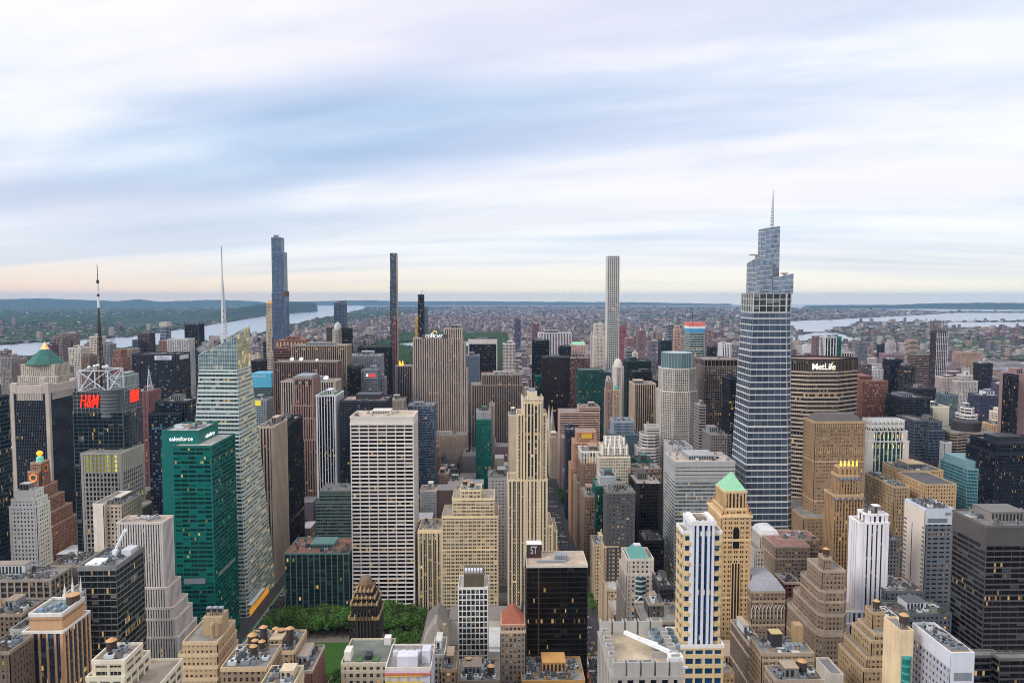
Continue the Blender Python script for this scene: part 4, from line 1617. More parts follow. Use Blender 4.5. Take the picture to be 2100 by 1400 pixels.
def shard(px_l, px_c, px_r, pyl, pyc, pyr, zbot, Yc, Yb, pyl_side, diag=True, name='crown_shard'):
    """glass screen tower: west face from the back edge px_l to the corner px_c, south face to px_r, sloping tops"""
    xc, zc_ = at(px_c, pyc, Yc)
    xr, zr = at(px_r, pyr, Yc)
    Ybk = Yb
    xl, zl = at(px_l, pyl, Ybk)
    C, G = MB(), MB()
    P0 = [(xl, Ybk), (xc, Yc), (xr, Yc), (xr, Ybk)]
    Z = [zl, zc_, zr, zl]
    for i in range(4):
        j = (i + 1) % 4
        a, b = P0[i], P0[j]
        L = math.dist(a, b)
        nb = max(2, round(L / 3))
        G.poly([(*a, zbot), (*b, zbot), (*b, Z[j]), (*a, Z[i])], 0, [(0, 0), (nb, 0), (nb, (Z[j] - zbot) / 4.7), (0, (Z[i] - zbot) / 4.7)])
        e = Vector((b[0] - a[0], b[1] - a[1])) / max(L, .01)
        nx, ny = e.y * .15, -e.x * .15
        for q in range(nb + 1):
            f = q / nb
            p = lerp(a, b, f)
            C.box(p[0] + nx - .09, p[0] + nx + .09, p[1] + ny - .09, p[1] + ny + .09, zbot, Z[i] + (Z[j] - Z[i]) * f + .2)
        z = zbot + 2.5
        while z < min(Z[i], Z[j]) - 1:
            sl = 1.6 * (1 if i == 1 else -1)
            C.poly([(a[0] + nx * 1.5, a[1] + ny * 1.5, z), (b[0] + nx * 1.5, b[1] + ny * 1.5, z + sl), (b[0] + nx * 1.5, b[1] + ny * 1.5, z + sl + .5), (a[0] + nx * 1.5, a[1] + ny * 1.5, z + .5)], 1)
            z += 4.75
        C.bar((*a, Z[i]), (*b, Z[j]), .45, 1)
    t = C.build(name, [SHM, BANDW], rt)
    G.build('shard_glazing', G_SH, t)
    return P0, Z


shard(1556, 1571, 1599.5, 471, 468, 464, zo - 2, 716, 730, 0)
shard(1532, 1553, 1584, 540, 528, 536, zo - .5, 708, 731, 0)
shard(1584, 1585, 1627, 571, 570, 561, zo - .5, 708.3, 736, 0)
sx, z0_ = at(1583, 466, 722)
_, z1_ = at(1586, 390, 722)
m = MB()
for k in range(12):
    f0, f1 = k / 12, (k + 1) / 12
    w0, w1 = 2.0 * (1 - f0) + .3, 2.0 * (1 - f1) + .3
    a_, c_ = z0_ + (z1_ - z0_) * f0, z0_ + (z1_ - z0_) * f1
    m.lathe(sx + .6 * f0, 722, [(w0, a_), (w0 * .95, a_ + (c_ - a_) * .62)], 8, 0)
    m.lathe(sx + .6 * f0, 722, [(w0 * .7, a_ + (c_ - a_) * .62), (w1 * .7, c_)], 8, 1)
m.build('spire', [STEEL, wall((120, 124, 140))], rt)
for pxx, pyy, YY, dxx in ((1552, 524, 712, -7), (1610, 562, 712, -4)):
    xx, zz = at(pxx, pyy, YY)
    m = MB()
    m.box(xx - 1, xx + 1, YY, YY + 2, zz - 7, zz, 0)
    m.box(xx + dxx, xx + 3, YY, YY + 1.4, zz, zz + 1.3, 0)
    m.build('window_cleaning_crane', wall((150, 130, 116)), rt)

# ---------------------------------------------------------------- long elongated-octagon slab with lit lettering
xa, zt = at(1628, 737, 890)
xb, _ = at(1658, 737, 872)
xc, _ = at(1720, 737, 872)
xd, _ = at(1761, 737, 890)
xa = xb - (xd - xc)
poly = [(xa, 892), (xb, 872), (xc, 872), (xd, 892), (xd, 905), (xc, 925), (xb, 925), (xa, 905)]
st = S(wall=wall((92, 80, 72), .1), sp=wall((178, 156, 136), .1), gl=glass((24, 24, 26), .04, .12, 0, .2, 0, (246, 180, 70)), fh=5.2, bw=2.4, pw=.5, sh=2.1, po=.05, so=.3, rec=.5, cw=.7, par=.8, roof=(168, 132, 120))
rt = tower('office_tower', 'brown elongated octagonal slab tower with glowing white lettering beside the tapered glass tower', 'office tower', [(0, poly), (at(1690, 893, 872)[1], poly)], st, False)
C, G = MB(), MB()
z1_, z2_ = at(1690, 893, 872)[1], at(1690, 885, 872)[1]
z3_ = at(1690, 762, 872)[1]
for a, c, s_ in ((z1_, z2_, V(st, sh=.4, bw=4, pw=1.0, so=-.6, po=-.3, rec=1.8)), (z2_, z3_, st), (z3_, zt, V(st, fh=30, sh=1.2, bw=2.9, pw=1.1, po=.5, so=.1, rec=.3, gl=G_BLK, wall=wall((150, 130, 114), .1)))):
    for i in range(8):
        facade(C, G, poly[i], poly[(i + 1) % 8], poly[i], poly[(i + 1) % 8], a, c, s_, i + 11)
Rf = MB()
flat_roof(C, Rf, poly, zt, V(st, par=2.2))
C.build('upper_cladding', [st['wall'], st['sp'], wall((50, 44, 42))], rt)
G.build('upper_glazing', st['gl'], rt)
Rf.build('roof', deck(st['roof']), rt)
m = MB()
m.poly([(xb + 1, 871.2, zt - 11.5), (xc - 1, 871.2, zt - 11.5), (xc - 1, 871.2, zt - 3), (xb + 1, 871.2, zt - 3)], 0)
m.build('sign_panel', wall((70, 58, 52)), rt)
sign('MetLife', rt, ((xb + xc) / 2, 870.6, zt - 7.4), 8, plain('lit_letters_warm', (255, 240, 214), .4, 0, 1.1), width=28.5, height=8.0, bold=.02, depth=.1)

# ---------------------------------------------------------------- supertall residential towers by the park
x0, zt = at(1246, 525, 1850)
x1, _ = at(1271, 525, 1850)
st = S(wall=wall((214, 210, 204), .06), gl=glass((30, 42, 48), .03, .14, .2, .1, 0, (230, 200, 130), (120, 150, 146)), fh=4.75, bw=(x1 - x0) / 6, pw=1.15, sh=1.25, po=.02, so=.0, rec=.9, cw=1.15, par=.5)
B('apartment_tower', 'very slender white square-grid apartment tower standing against the sky', 'apartment tower', [(1246, 1271, 525, 1850, 30)], st, amt=0, pent=False)
st = S(wall=wall((92, 98, 108), .1, .5), sp=wall((70, 78, 92), .1, .4), gl=glass((60, 74, 92), .06, .25, .5, .1, 2, (240, 200, 130), (160, 160, 170), mcol=(80, 90, 104)), fh=4.6, bw=3.4, pw=.2, sh=.7, po=.1, so=.05, rec=.1, cw=.5, par=.4, trim=wall((140, 116, 96)))
stb = V(st, wall=wall((150, 120, 98), .1, .5), gl=glass((70, 74, 86), .05, .3, .45, .1, 2, mcol=(150, 120, 98)))
hz = [(799.5, 812.5, 517, 1890, 18), ]
B('apartment_tower', 'hair-thin dark glass apartment tower with bronze edges rising above the park', 'apartment tower',
  [(799, 814, 640, 1886, 26, {'st': stb}), (799.3, 812.8, 575, 1887, 24), (799.6, 812.3, 519, 1888, 20)], st, amt=0, pent=False,
  hook=lambda root, b: [part_box(root, 'bronze_edge', b[-1][1] + .05, b[-1][1] + 1.2, b[-1][2] - .6, b[-1][3], 0, b[-1][5] - 1.5, wall((176, 142, 116), .1, .5)), part_box(root, 'hoist_mast', b[0][1] - 5.5, b[0][1] - 3, b[0][2] - 3, b[0][2] - .3, 0, at(806, 655, 1890)[1], wall((160, 60, 70)))])
st = S(wall=wall((116, 140, 166), .08, .35), sp=wall((96, 120, 150), .08, .3), gl=glass((78, 94, 116), .03, .08, .55, .07, 2, mcol=(96, 118, 146), var=.4), fh=4.6, bw=3.2, pw=.18, sh=.8, po=.1, so=.05, rec=.08, cw=.6, par=.5)
B('apartment_tower', 'tallest blue glass apartment slab tower with stepped shoulder west of the park', 'apartment tower',
  [(557, 587, 690, 1862, 32), (557, 585.5, 600, 1863, 30), (556.5, 582, 517, 1864, 28), (556, 576.5, 487, 1864.5, 26)], st, amt=0, pent=True,
  hook=lambda root, b: [part_box(root, 'plant_band', b[1][1] - 10, b[1][1] + .5, b[1][2] - .5, b[1][3], at(580, 605, 1864)[1] - 4, at(580, 597, 1864)[1], wall((96, 78, 70)))])
B('apartment_tower', 'slim beige stone apartment tower beside the tallest blue glass slab', 'apartment tower',
  [(545, 558, 645, 1975, 30), (546.5, 557, 622, 1977, 24)], V(punch, wall=wall((196, 172, 140)), bw=3.4, pw=2.0, sh=1.5), amt=.5,
  hook=lambda root, b: [hip(root, b[-1][0], b[-1][1], b[-1][2], b[-1][3], b[-1][5], b[-1][5] + 8, GOLD, 'crown_roof', 3, 3)])
st53 = S(wall=BLACK, sp=BLACK, gl=G_BLK, fh=4, bw=3.4, pw=.25, sh=.7, po=.15, so=.05, rec=.1, cw=.6, par=.4)


def hook53(root, b):
    x0, x1, y0, y1, z0, z1 = b[0]
    m = MB()
    z = z1 - 150
    k = 0
    while z < z1 - 8:
        a, c = (x0, x1) if k % 2 else (x1, x0)
        m.bar((a, y0 - .5, z), (c, y0 - .5, z + 20), 1.0, 0)
        z += 20
        k += 1
    m.build('diagonal_brace', wall((90, 100, 116)), root)


B('apartment_tower', 'slim black glass tower with diagonal braces peeking above the tan ribbed slab', 'apartment tower', [(857, 867.5, 604, 1560, 26, {'top': None} if False else {})], st53, amt=0, pent=False, hook=hook53)
B('apartment_tower', 'thin pale glass tower just behind the slim black braced tower', 'apartment tower', [(867, 875, 630, 1760, 20)], V(curtain_blue, gl=G_SKY), amt=0, pent=False)
B('apartment_tower', 'thin golden brick tower at the side of the slim black braced tower', 'apartment tower', [(851, 857.5, 651, 1640, 16)], V(punch, wall=wall((206, 160, 80))), amt=0, pent=False)


def hook57(root, b):
    x0, x1, y0, y1, z0, z1 = b[-1]
    m = MB()
    n = 6
    for k in range(n):
        f0, f1 = k / n, (k + 1) / n
        za, zb = z1 + 9 * math.sin(f0 * 1.5) - 5, z1 + 9 * math.sin(f1 * 1.5) - 5
        m.prism([(x0 + (x1 - x0) * f0, y0), (x0 + (x1 - x0) * f1, y0), (x0 + (x1 - x0) * f1, y1), (x0 + (x1 - x0) * f0, y1)], z1, max(z1 + .5, zb + 3), 0)
    m.build('curved_crown', wall((70, 78, 92), .1, .4), root)


B('apartment_tower', 'blue black striped glass tower with curved crown in front of the river', 'apartment tower', [(684.5, 706, 622, 1905, 34)],
  V(curtain_blue, gl=glass((40, 62, 84), .03, .1, .5, .1, 2, mcol=(150, 170, 190)), bw=4, pw=.6), amt=0, pent=False, hook=hook57)
rt, b = B('apartment_tower', 'grey octagonal tower topped by a silver dome before the striped glass tower', 'apartment tower', [(680, 699, 676, 1790, 34, {'cham': 7})],
          V(punch_grey, bw=3, pw=1.4, wall=wall((170, 160, 146))), amt=0, pent=False)
x0, x1, y0, y1, z0, z1 = b[0]
m = MB()
m.lathe((x0 + x1) / 2, (y0 + y1) / 2, [(10, z1), (9.6, z1 + 6), (8, z1 + 12), (5, z1 + 16.5), (1.2, z1 + 19)], 16, 0)
m.build('dome', wall((176, 178, 170), .08, .4), rt, smooth=True)
B('office_tower', 'narrow black glass slab beside the silver domed tower', 'office tower', [(699, 718, 674, 1800, 30)], V(curtain_dark, gl=G_BLK), amt=.5)
B('apartment_tower', 'dark brown slab tower on the river side of the silver domed tower', 'apartment tower', [(669, 680, 671, 1840, 24)], V(punch_umber, wall=wall((70, 62, 60))), amt=.5)

# ---------------------------------------------------------------- great tan ribbed slab with lit lettering
st = V(ribs_tan, wall=wall((182, 160, 146), .1), sp=wall((114, 98, 90)), gl=glass((30, 28, 30), .05, .22, 0, .2, 0, (250, 176, 60), (150, 140, 130)), bw=4.0, pw=1.75, sh=1.2, fh=3.7, pup=1.6, par=.6)
rt, b = B('office_tower', 'huge tan stone slab of vertical ribs with glowing lettering on its crown', 'office tower',
          [(849, 958, 758, 1277, 36), (848, 953, 703, 1276, 34), (847, 948, 694, 1275, 32), (911, 947, 674, 1275.6, 28)], st, amt=1)
x0, z_ = at(869, 690, 1274)
x1, _ = at(914, 690, 1274)
part_box(rt, 'sign_panel', x0 - 4, x1 + 3, 1274.2, 1274.8, z_ - 3.5, z_ + 3.8, wall((90, 80, 72)))
sign('COMCAST', rt, ((x0 + x1) / 2 - 1, 1273.8, z_ + .4), 6, LITW, width=31, height=6.0, depth=.1)
m = MB()
for k in range(6):
    a = k * math.pi / 5
    m.box((x0 + x1) / 2 + 3.0 * math.cos(a) - .8, (x0 + x1) / 2 + 3.4 * math.cos(a) + 1, 1274, 1274.6, z_ + 6 + 3 * math.sin(a), z_ + 8 + 3 * math.sin(a), 0)
m.build('emblem', plain('lit_emblem', (236, 196, 120), .4, 0, .25), rt)
m = MB()
m.lathe(at(886, 668, 1285)[0], 1285, [(.8, b[2][5]), (2, b[2][5] + 3), (3, b[2][5] + 6), (2.4, b[2][5] + 8.6), (.5, b[2][5] + 9.6)], 12)
m.build('radar_dome', WHITE, rt, smooth=True)
B('office_block', 'plain tan stone base block with small windows below the tan ribbed slab', 'office block', [(884, 957, 893, 1240, 30)], V(punch, wall=wall((172, 146, 128)), bw=3, pw=1.6, sh=1.9))
# ---------------------------------------------------------------- west side, near
st = S(wall=wall((226, 222, 212), .1, .8), gl=glass((40, 40, 42), .06, .25, pale=(180, 176, 160)), fh=3.7, bw=3.0, pw=1.6, sh=1.8, trim=WHITEST)
B('brick_tower', 'white brick tower with stepped shoulders in front of the red brown clock tower', 'tower',
  [(18, 75, 1040, 622, 19), (22, 74, 1025, 622.5, 16), (30, 70, 1008, 623, 13, {'st': V(st, blank='S')})], st, win=60, amt=1)
st = S(wall=wall((168, 122, 96), .16, .85, .2), gl=glass((52, 40, 34), .28, .2, 0, .3, 0, (255, 160, 80), (200, 150, 110)), fh=3.6, bw=2.5, pw=1.3, sh=1.7, trim=wall((196, 150, 118)))


def hook_clock(root, b):
    x0, x1, y0, y1, z0, z1 = b[-1]
    cx, cy = (x0 + x1) / 2, (y0 + y1) / 2
    m = MB()
    m.lathe(cx, cy, [(3.6, z1), (3.6, z1 + 5), (2.4, z1 + 6.5)], 8, 0)
    m.build('lantern_base', plain('lantern_teal', (120, 196, 176), .6, 0, .25), root)
    m = MB()
    m.lathe(cx, cy, [(.5, z1 + 6.5), (2.6, z1 + 8), (3.2, z1 + 9.8), (2.6, z1 + 11.6), (.4, z1 + 12.8)], 12, 0)
    m.build('globe', plain('lit_globe', (255, 170, 40), .4, 0, .8), root, smooth=True)
    # clock faces
    for fx, q in (('S', b[-2]), ('E', b[-1])):
        c = Vector(((q[0] + q[1]) / 2, q[2] - .3, q[5] - 6)) if fx == 'S' else Vector((q[1] + .3, (q[2] + q[3]) / 2, q[5] - 6.5))
        m = MB()
        u = Vector((1, 0, 0)) if fx == 'S' else Vector((0, 1, 0))
        n_ = 24
        for ra, rb, mi, off in ((0, 2.9, 0, 0), (2.9, 4.4, 1, .02)):
            for k in range(n_):
                a0, a1 = 2 * math.pi * k / n_, 2 * math.pi * (k + 1) / n_
                nrm = Vector((0, -1, 0)) if fx == 'S' else Vector((1, 0, 0))
                f_ = lambda r_, a: tuple(c + u * r_ * math.cos(a) + Vector((0, 0, r_ * math.sin(a))) + nrm * off)
                m.poly([f_(ra, a0), f_(rb, a0), f_(rb, a1), f_(ra, a1)] if ra else [tuple(c), f_(rb, a0), f_(rb, a1)], mi)
        m.build('clock_face', [wall((70, 90, 84)), plain('lit_ring', (255, 120, 50), .5, 0, .8 if fx == 'S' else .1)], root)


B('brick_tower', 'red brown stepped brick tower with lit clock ring and glowing globe on top', 'tower',
  [(40, 108, 1080, 780, 46), (44, 104, 1052, 781, 40), (46, 96, 1024, 782, 32), (50, 86, 1000, 783, 28), (56, 80, 968, 784, 20), (62, 84, 950, 786, 15)], st, roofs=False, hook=hook_clock)
st = S(wall=wall((74, 80, 92), .1), sp=NAVY, gl=glass((22, 26, 34), .02, .05, .1, .12), fh=4, bw=2.0, pw=.4, sh=1.0, po=.3, so=.0, rec=.1, cw=.6, par=.5, trim=wall((176, 164, 152)))


def hook_fins(root, b):
    x0, x1, y0, y1, z0, z1 = b[-1]
    m = MB()
    t = 7
    for xx in (x0 - .5, x1 - t + .5):
        for yy in (y0 - .5, y1 - t + .5):
            m.prism([(xx, yy), (xx + t, yy), (xx + t, yy + t), (xx, yy + t)], z1 + .5, z1 + 12, 0)
    m.box(x0 + t, x1 - t, y0 - .2, y0 + 1.5, z1 - 9, z1 + 9, 0)
    m.box(x1 - 1.5, x1 + .2, y0 + t, y1 - t, z1 - 9, z1 + 9, 0)
    m.build('stone_crown', wall((188, 172, 158), .12), root)
    for xx in (x0 - .7, x1 - 3.5):
        for yy in (y0 - .7, y1 - 3.5):
            part_box(root, 'corner_pilaster', xx, xx + 4.2, yy, yy + 4.2, 0, z1 + .4, wall((188, 172, 158), .12))


st_ast = st
B('office_tower', 'dark finely ribbed tower with heavy pale stone corner fins before the green pyramid roof', 'office tower', [(22, 99, 806, 862, 60)], st, amt=1.5, hook=hook_fins)


def hook_ww(root, b):
    x0, x1, y0, y1, z0, z1 = b[-1]
    za = at(77, 716, y0 + 20)[1]
    m = MB()
    m.lathe((x0 + x1) / 2, (y0 + y1) / 2, [((x1 - x0) * .53, z1 + .5), ((x1 - x0) * .5, z1 + 3), (7, za)], 8, 0)
    m.build('pyramid_roof', wall((46, 108, 96), .14, .7), root)
    zz = at(77, 700, y0 + 20)[1]
    cx, cy = (x0 + x1) / 2, (y0 + y1) / 2
    hip(root, cx - 5, cx + 5, cy - 5, cy + 5, za, zz, plain('lit_cap', (244, 176, 104), .4, 0, .3), 'lit_cap', 0, 0, .2)


B('office_tower', 'pale brick tower with green pyramid roof and glowing golden tip', 'office tower',
  [(36, 118, 772, 1262, 46), (42, 113, 748, 1264, 42)], V(punch, wall=wall((206, 190, 170)), bw=3.4), roofs=False, hook=hook_ww)
# glass tower with red lettering, truss and mast
st = S(wall=wall((92, 100, 106), .1, .5), sp=wall((56, 66, 72), .1, .4), gl=glass((30, 44, 50), .05, .12, .35, .1, 3, mcol=(60, 76, 82)), fh=4.0, bw=5.2, pw=.25, sh=.75, po=.25, so=.04, rec=.1, cw=.5, par=.6)
stg = S(wall=wall((170, 164, 158), .1), gl=glass((30, 36, 44), .06, .2, 0, .15, 1), fh=4.6, bw=3.6, pw=1.25, sh=1.15, po=.1, so=.0, rec=.5, cw=2.2, par=.8, trim=wall((176, 170, 164)), roof=(130, 128, 126))
stl = V(stg, fh=14, sh=.9, gl=glass((196, 190, 70), .6, .0, 0, .4, 3, (255, 226, 90), lstr=.7, mcol=(24, 28, 34)))
RED = plain('lit_red_letters', (255, 44, 22), .4, 0, 1.1)


def hook_hm(root, b):
    x0, x1, y0, y1, z0, z1 = b[1]
    zs = at(181, 823, 712)[1]
    # sign frames above the roof
    zt_ = at(200, 800, 714)[1]
    m = MB()
    m.lathe(x0 + 33, y0 + 12, [(13, z1 - 6), (13, zs + 2), (13, zt_)], 24, 0)
    for k in range(7):
        m.lathe(x0 + 33, y0 + 12, [(13.25, z1 - 4 + k * 3.4), (13.25, z1 - 3.4 + k * 3.4)], 24, 1, False)
    m.build('louvred_drum', [wall((84, 88, 92)), METAL], root)
    m = MB()
    for k in range(7):
        xx = x0 + 1 + k * 4
        m.box(xx, xx + .3, y0 - .4, y0 + .2, z1 - 2, zt_, 0)
    for z in range(7):
        m.box(x0 + 1, x0 + 26, y0 - .3, y0, z1 + z * 4, z1 + z * 4 + .35, 0)
    for k in range(6):
        yy = y0 + 4 + k * 4.5
        m.box(x1 - .2, x1 + .4, yy, yy + .3, z1 - 2, zt_, 0)
    for z in range(7):
        m.box(x1 - .1, x1 + .3, y0 + 4, y1 - 2, z1 + z * 4, z1 + z * 4 + .35, 0)
    m.box(x0 + 1.2, x0 + 25.8, y0 + .3, y0 + .6, z1 - 1, zt_ - 1, 1)
    m.box(x1 - .6, x1 - .3, y0 + 4, y1 - 2, z1 - 1, zt_ - 1, 1)
    m.build('sign_frame', [METAL, wall((52, 56, 62))], root)
    sign('H&M', root, (at(181, 823, 711)[0], y0 - .9, zs), 12, RED, width=18.5, height=12.6, shear=.25, depth=.3, bold=.04)
    sign('H&M', root, (x1 + .9, (y0 + y1) / 2 + 3, zs + 2), 12, RED, width=17, height=12.6, facing='E', shear=.25, depth=.3, bold=.04)
    # white truss cube
    m = MB()
    mx_, my = at(208, 790, 730)[0], 730
    za, zb = at(208, 792, 730)[1] - 4, at(208, 757, 730)[1]
    q = 14.5
    cs = [(mx_ - q, my - q), (mx_ + q, my - q), (mx_ + q, my + q), (mx_ - q, my + q)]
    for i in range(4):
        a, c = cs[i], cs[(i + 1) % 4]
        m.bar((*a, za), (*a, zb), 1.0, 0)
        m.bar((*a, zb), (*c, zb), 1.0, 0)
        m.bar((*a, za), (*c, za), .9, 0)
        m.bar((*a, za), (*c, zb), .8, 0)
        m.bar((*c, za), (*a, zb), .8, 0)
    m.build('roof_truss', STEEL, root)
    m = MB()
    m.prism([(x0 + 14, y0 + 4), (x1, y0 + 4), (x1, y1), (x0 + 14, y1)], z1, z1 + 20)
    m.build('plant_room', wall((70, 74, 80)), root)
    # mast: lattice foot, dark shaft, white and dark bands, needle
    zt = at(203, 543, 730)[1]
    H = zt - za
    m = MB()
    for k in range(14):
        f0, f1 = k / 14 * .55, (k + 1) / 14 * .55
        w0, w1 = 4.0 - 3.1 * f0 / .55, 4.0 - 3.1 * f1 / .55
        c0 = [(mx_ + w0 * math.cos(t), my + w0 * math.sin(t), za + H * f0) for t in (.8, 2.35, 3.9, 5.5)]
        c1 = [(mx_ + w1 * math.cos(t), my + w1 * math.sin(t), za + H * f1) for t in (.8, 2.35, 3.9, 5.5)]
        for i in range(4):
            m.bar(c0[i], c1[i], .55, 1)
            m.bar(c0[i], c1[(i + 1) % 4], .4, 1)
    m.lathe(mx_, my, [(1.2, za), (.9, za + H * .55), (.9, za + H * .66)], 8, 1)
    for f0, f1, w, mi in ((.66, .75, 1.1, 0), (.75, .77, 1.3, 1), (.77, .855, 1.0, 0), (.855, .88, 1.4, 1), (.88, 1.0, .35, 1)):
        m.lathe(mx_, my, [(w, za + H * f0), (w * .9, za + H * f1)], 8, mi)
    m.build('antenna_mast', [WHITE, wall((70, 58, 54))], root)
    for k in range(5):
        dm = MB()
        xx, yy, zz = mx_ + (k - 2) * 4.4, my - 5 + (k % 2) * 2, zb + 2.5 + (k % 3)
        dm.lathe(xx, yy, [(.4, zz - 1.6), (1.6, zz - .8), (1.9, zz), (1.5, zz + .9), (.3, zz + 1.6)], 10, 0)
        dm.build('dish_antenna', WHITE, root, smooth=True)


B('glass_skyscraper', 'glass and grey stone skyscraper with red lettering and white truss under a tall mast', 'skyscraper',
  [(165, 248, 931, 694, 45, {'st': stg}), (149, 252, 845, 713, 37), (165, 248, 930.5, 693.6, 45.4, {'st': stl, 'z0': at(200, 968, 694)[1]})], st, roofs=False, hook=hook_hm)
B('glass_tower', 'dark teal glass tower with slanting storey lines at the edge of the view', 'tower', [(-150, -60, 826, 592, 46)],
  S(wall=wall((40, 60, 72), .1, .4), sp=wall((50, 72, 84), .1, .4), gl=glass((22, 42, 54), .05, .1, .3, .1, 2), fh=3.9, bw=1.7, pw=.12, sh=.9, po=.06, so=.08, rec=.1, cw=.4), amt=0, pent=False)
st = S(wall=wall((204, 196, 190), .08), sp=wall((104, 100, 100)), gl=glass((40, 44, 50), .08, .2, 0, .2, 0, (240, 180, 100)), fh=3.75, bw=1.85, pw=.95, sh=1.2, po=.35, so=-.1, rec=.3, cw=1.1, par=.8, roof=(196, 172, 148), trim=wall((206, 194, 184)))
B('office_tower', 'white ribbed tower stepping down in terraces beside the teal glass tower', 'office tower',
  [(240, 365, 1308, 510, 32), (240, 360, 1271, 512, 28), (240, 354, 1248, 514, 25), (240, 344, 1206, 516, 21), (240, 333, 1073, 518, 17)], st, amt=1, pent=False)
st = S(wall=wall((120, 122, 122), .1, .5), gl=glass((26, 34, 36), .07, .18, .3, .1, 3, mcol=(50, 60, 60)), fh=4.1, bw=4.4, pw=.15, sh=.55, po=.0, so=.3, rec=.12, cw=.3, par=2.6, roof=(150, 154, 158), trim=wall((124, 122, 120)))


def hook_arm(root, b):
    x0, x1, y0, y1, z0, z1 = b[-1]
    m = MB()
    m.box(x0 + 9, x0 + 12, y1 - 12, y1 - 9, z1, z1 + 4, 0)
    m.bar((x0 + 10, y1 - 10, z1 + 3), (x0 + 15, y1 - 6, z1 + 16), 1.5, 0)
    m.bar((x0 + 15, y1 - 6, z1 + 16), (x0 + 16.5, y1 - 6, z1 + 16.5), 2.2, 0)
    m.build('roof_crane', WHITE, root)
    part_box(root, 'white_plant_roof', x0 + 2, x0 + 12, y0 + 4, y0 + 16, z1, z1 + 2.2, WHITE)
    part_box(root, 'plant_room', x1 - 8, x1 - 1.5, y1 - 14, y1 - 4, z1, z1 + 5, PALEBOX)


B('office_tower', 'dark glass office tower with thin pale floor lines and silver rooftop machinery', 'office tower', [(160, 238, 1168, 459, 36)], st, amt=2, pent=False, hook=hook_arm)
st = S(wall=wall((204, 156, 110), .1), sp=wall((44, 58, 74)), gl=glass((34, 56, 78), .04, .25, .15, .12, 3, (240, 190, 100), (90, 120, 140), mcol=(150, 120, 92)), fh=3.9, bw=4.8, pw=1.15, sh=.9, po=.3, so=.02, rec=.3, cw=1.7, par=.8, roof=(150, 160, 150), trim=wall((224, 218, 210)))


def hook_or(root, b):
    x0, x1, y0, y1, z0, z1 = b[-1]
    m = MB()
    m.lathe(x0 + 15, y0 + 17, [(3.6, z1 + .1), (3.6, z1 + 5)], 16, 0)
    t = m.build('water_tank', wall((88, 66, 52)), root)
    m = MB()
    m.lathe(x0 + 15, y0 + 17, [(3.9, z1 + 5.02), (3.9, z1 + 5.4), (.2, z1 + 5.9)], 16, 0)
    m.build('tank_roof', TANKROOF, t)
    for k in range(5):
        part_box(root, 'cooling_unit', x0 + 3 + k * 2.6, x0 + 5.2 + k * 2.6, y0 + 3 + (k % 3) * 4, y0 + 6 + (k % 3) * 4, z1, z1 + 2.2, METAL if k % 2 else wall((120, 150, 176)))
    m = MB()
    for k in range(int((x1 - x0) / .9)):
        m.box(x0 + k * .9, x0 + k * .9 + .45, y0 - .14, y0 - .01, z1 - 3.2 + (k % 2) * .5, z1 - 2.5 + (k % 2) * .5, 0)
    for k in range(int((y1 - y0) / .9)):
        m.box(x1 + .01, x1 + .14, y0 + k * .9, y0 + k * .9 + .45, z1 - 3.2 + (k % 2) * .5, z1 - 2.5 + (k % 2) * .5, 0)
    m.build('brick_corbel_frieze', UMBER, root)


B('brick_tower', 'orange brick tower with deep blue window bays and a white cornice', 'tower',
  [(47, 129, 1296, 403, 27), (60, 127, 1262, 405, 22, {'st': V(st, blank='SEWD', par=1.6)})], st, win=0, roofs=False, hook=hook_or)
B('stone_building', 'old grey stone building with white pilasters and dark cornices below the white brick tower', 'building', [(-90, 104, 1192, 505, 25)],
  S(wall=wall((160, 146, 130), .14), sp=wall((110, 98, 88)), gl=glass((44, 38, 34), .25, .2, 0, .3, 2, (240, 170, 90)), fh=4.4, bw=5.2, pw=1.1, sh=1.6, po=.3, so=.0, rec=.4, belt=4, trim=wall((150, 136, 122))), amt=3)
B('stone_building', 'dark brown windowless theatre block with cluttered roof behind the old stone building', 'building', [(97, 160, 1162, 540, 30)], V(punch_umber, wall=wall((112, 98, 86)), bw=6, pw=5.4, sh=3.4, trim=wall((160, 140, 112))), amt=5)
st = V(punch, wall=wall((218, 204, 186)), bw=2.6, pw=1.4)
B('brick_tower', 'cream brick tower with a blank pale wall in front of the grey stone grid', 'tower', [(190, 212, 1035, 600, 40, {'st': V(punch, wall=wall((226, 206, 186)), bw=9, pw=8.2, sh=2.6)}), (209, 250, 1037, 603, 34, {'st': V(punch, wall=wall((188, 166, 142)), bw=3.2, pw=1.7)})], st, amt=4)
B('stone_building', 'dark brown stone building with rounded corner beside the cream brick tower', 'building', [(246, 280, 1050, 630, 34, {'cham': 5}), (244, 282, 1076, 628, 38)], punch_umber, amt=1)


def hook_spire_white(root, b):
    x0, x1, y0, y1, z0, z1 = b[-1]
    for k in range(4):
        m = MB()
        xx = x0 + 1 + k * (x1 - x0 - 2) / 3
        m.lathe(xx, y0 + 1 + (k % 2) * 4, [(.9, z1), (.9, z1 + 3), (.05, z1 + 8 + (k % 2) * 3)], 6)
        m.build('pinnacle', WHITEST, root)


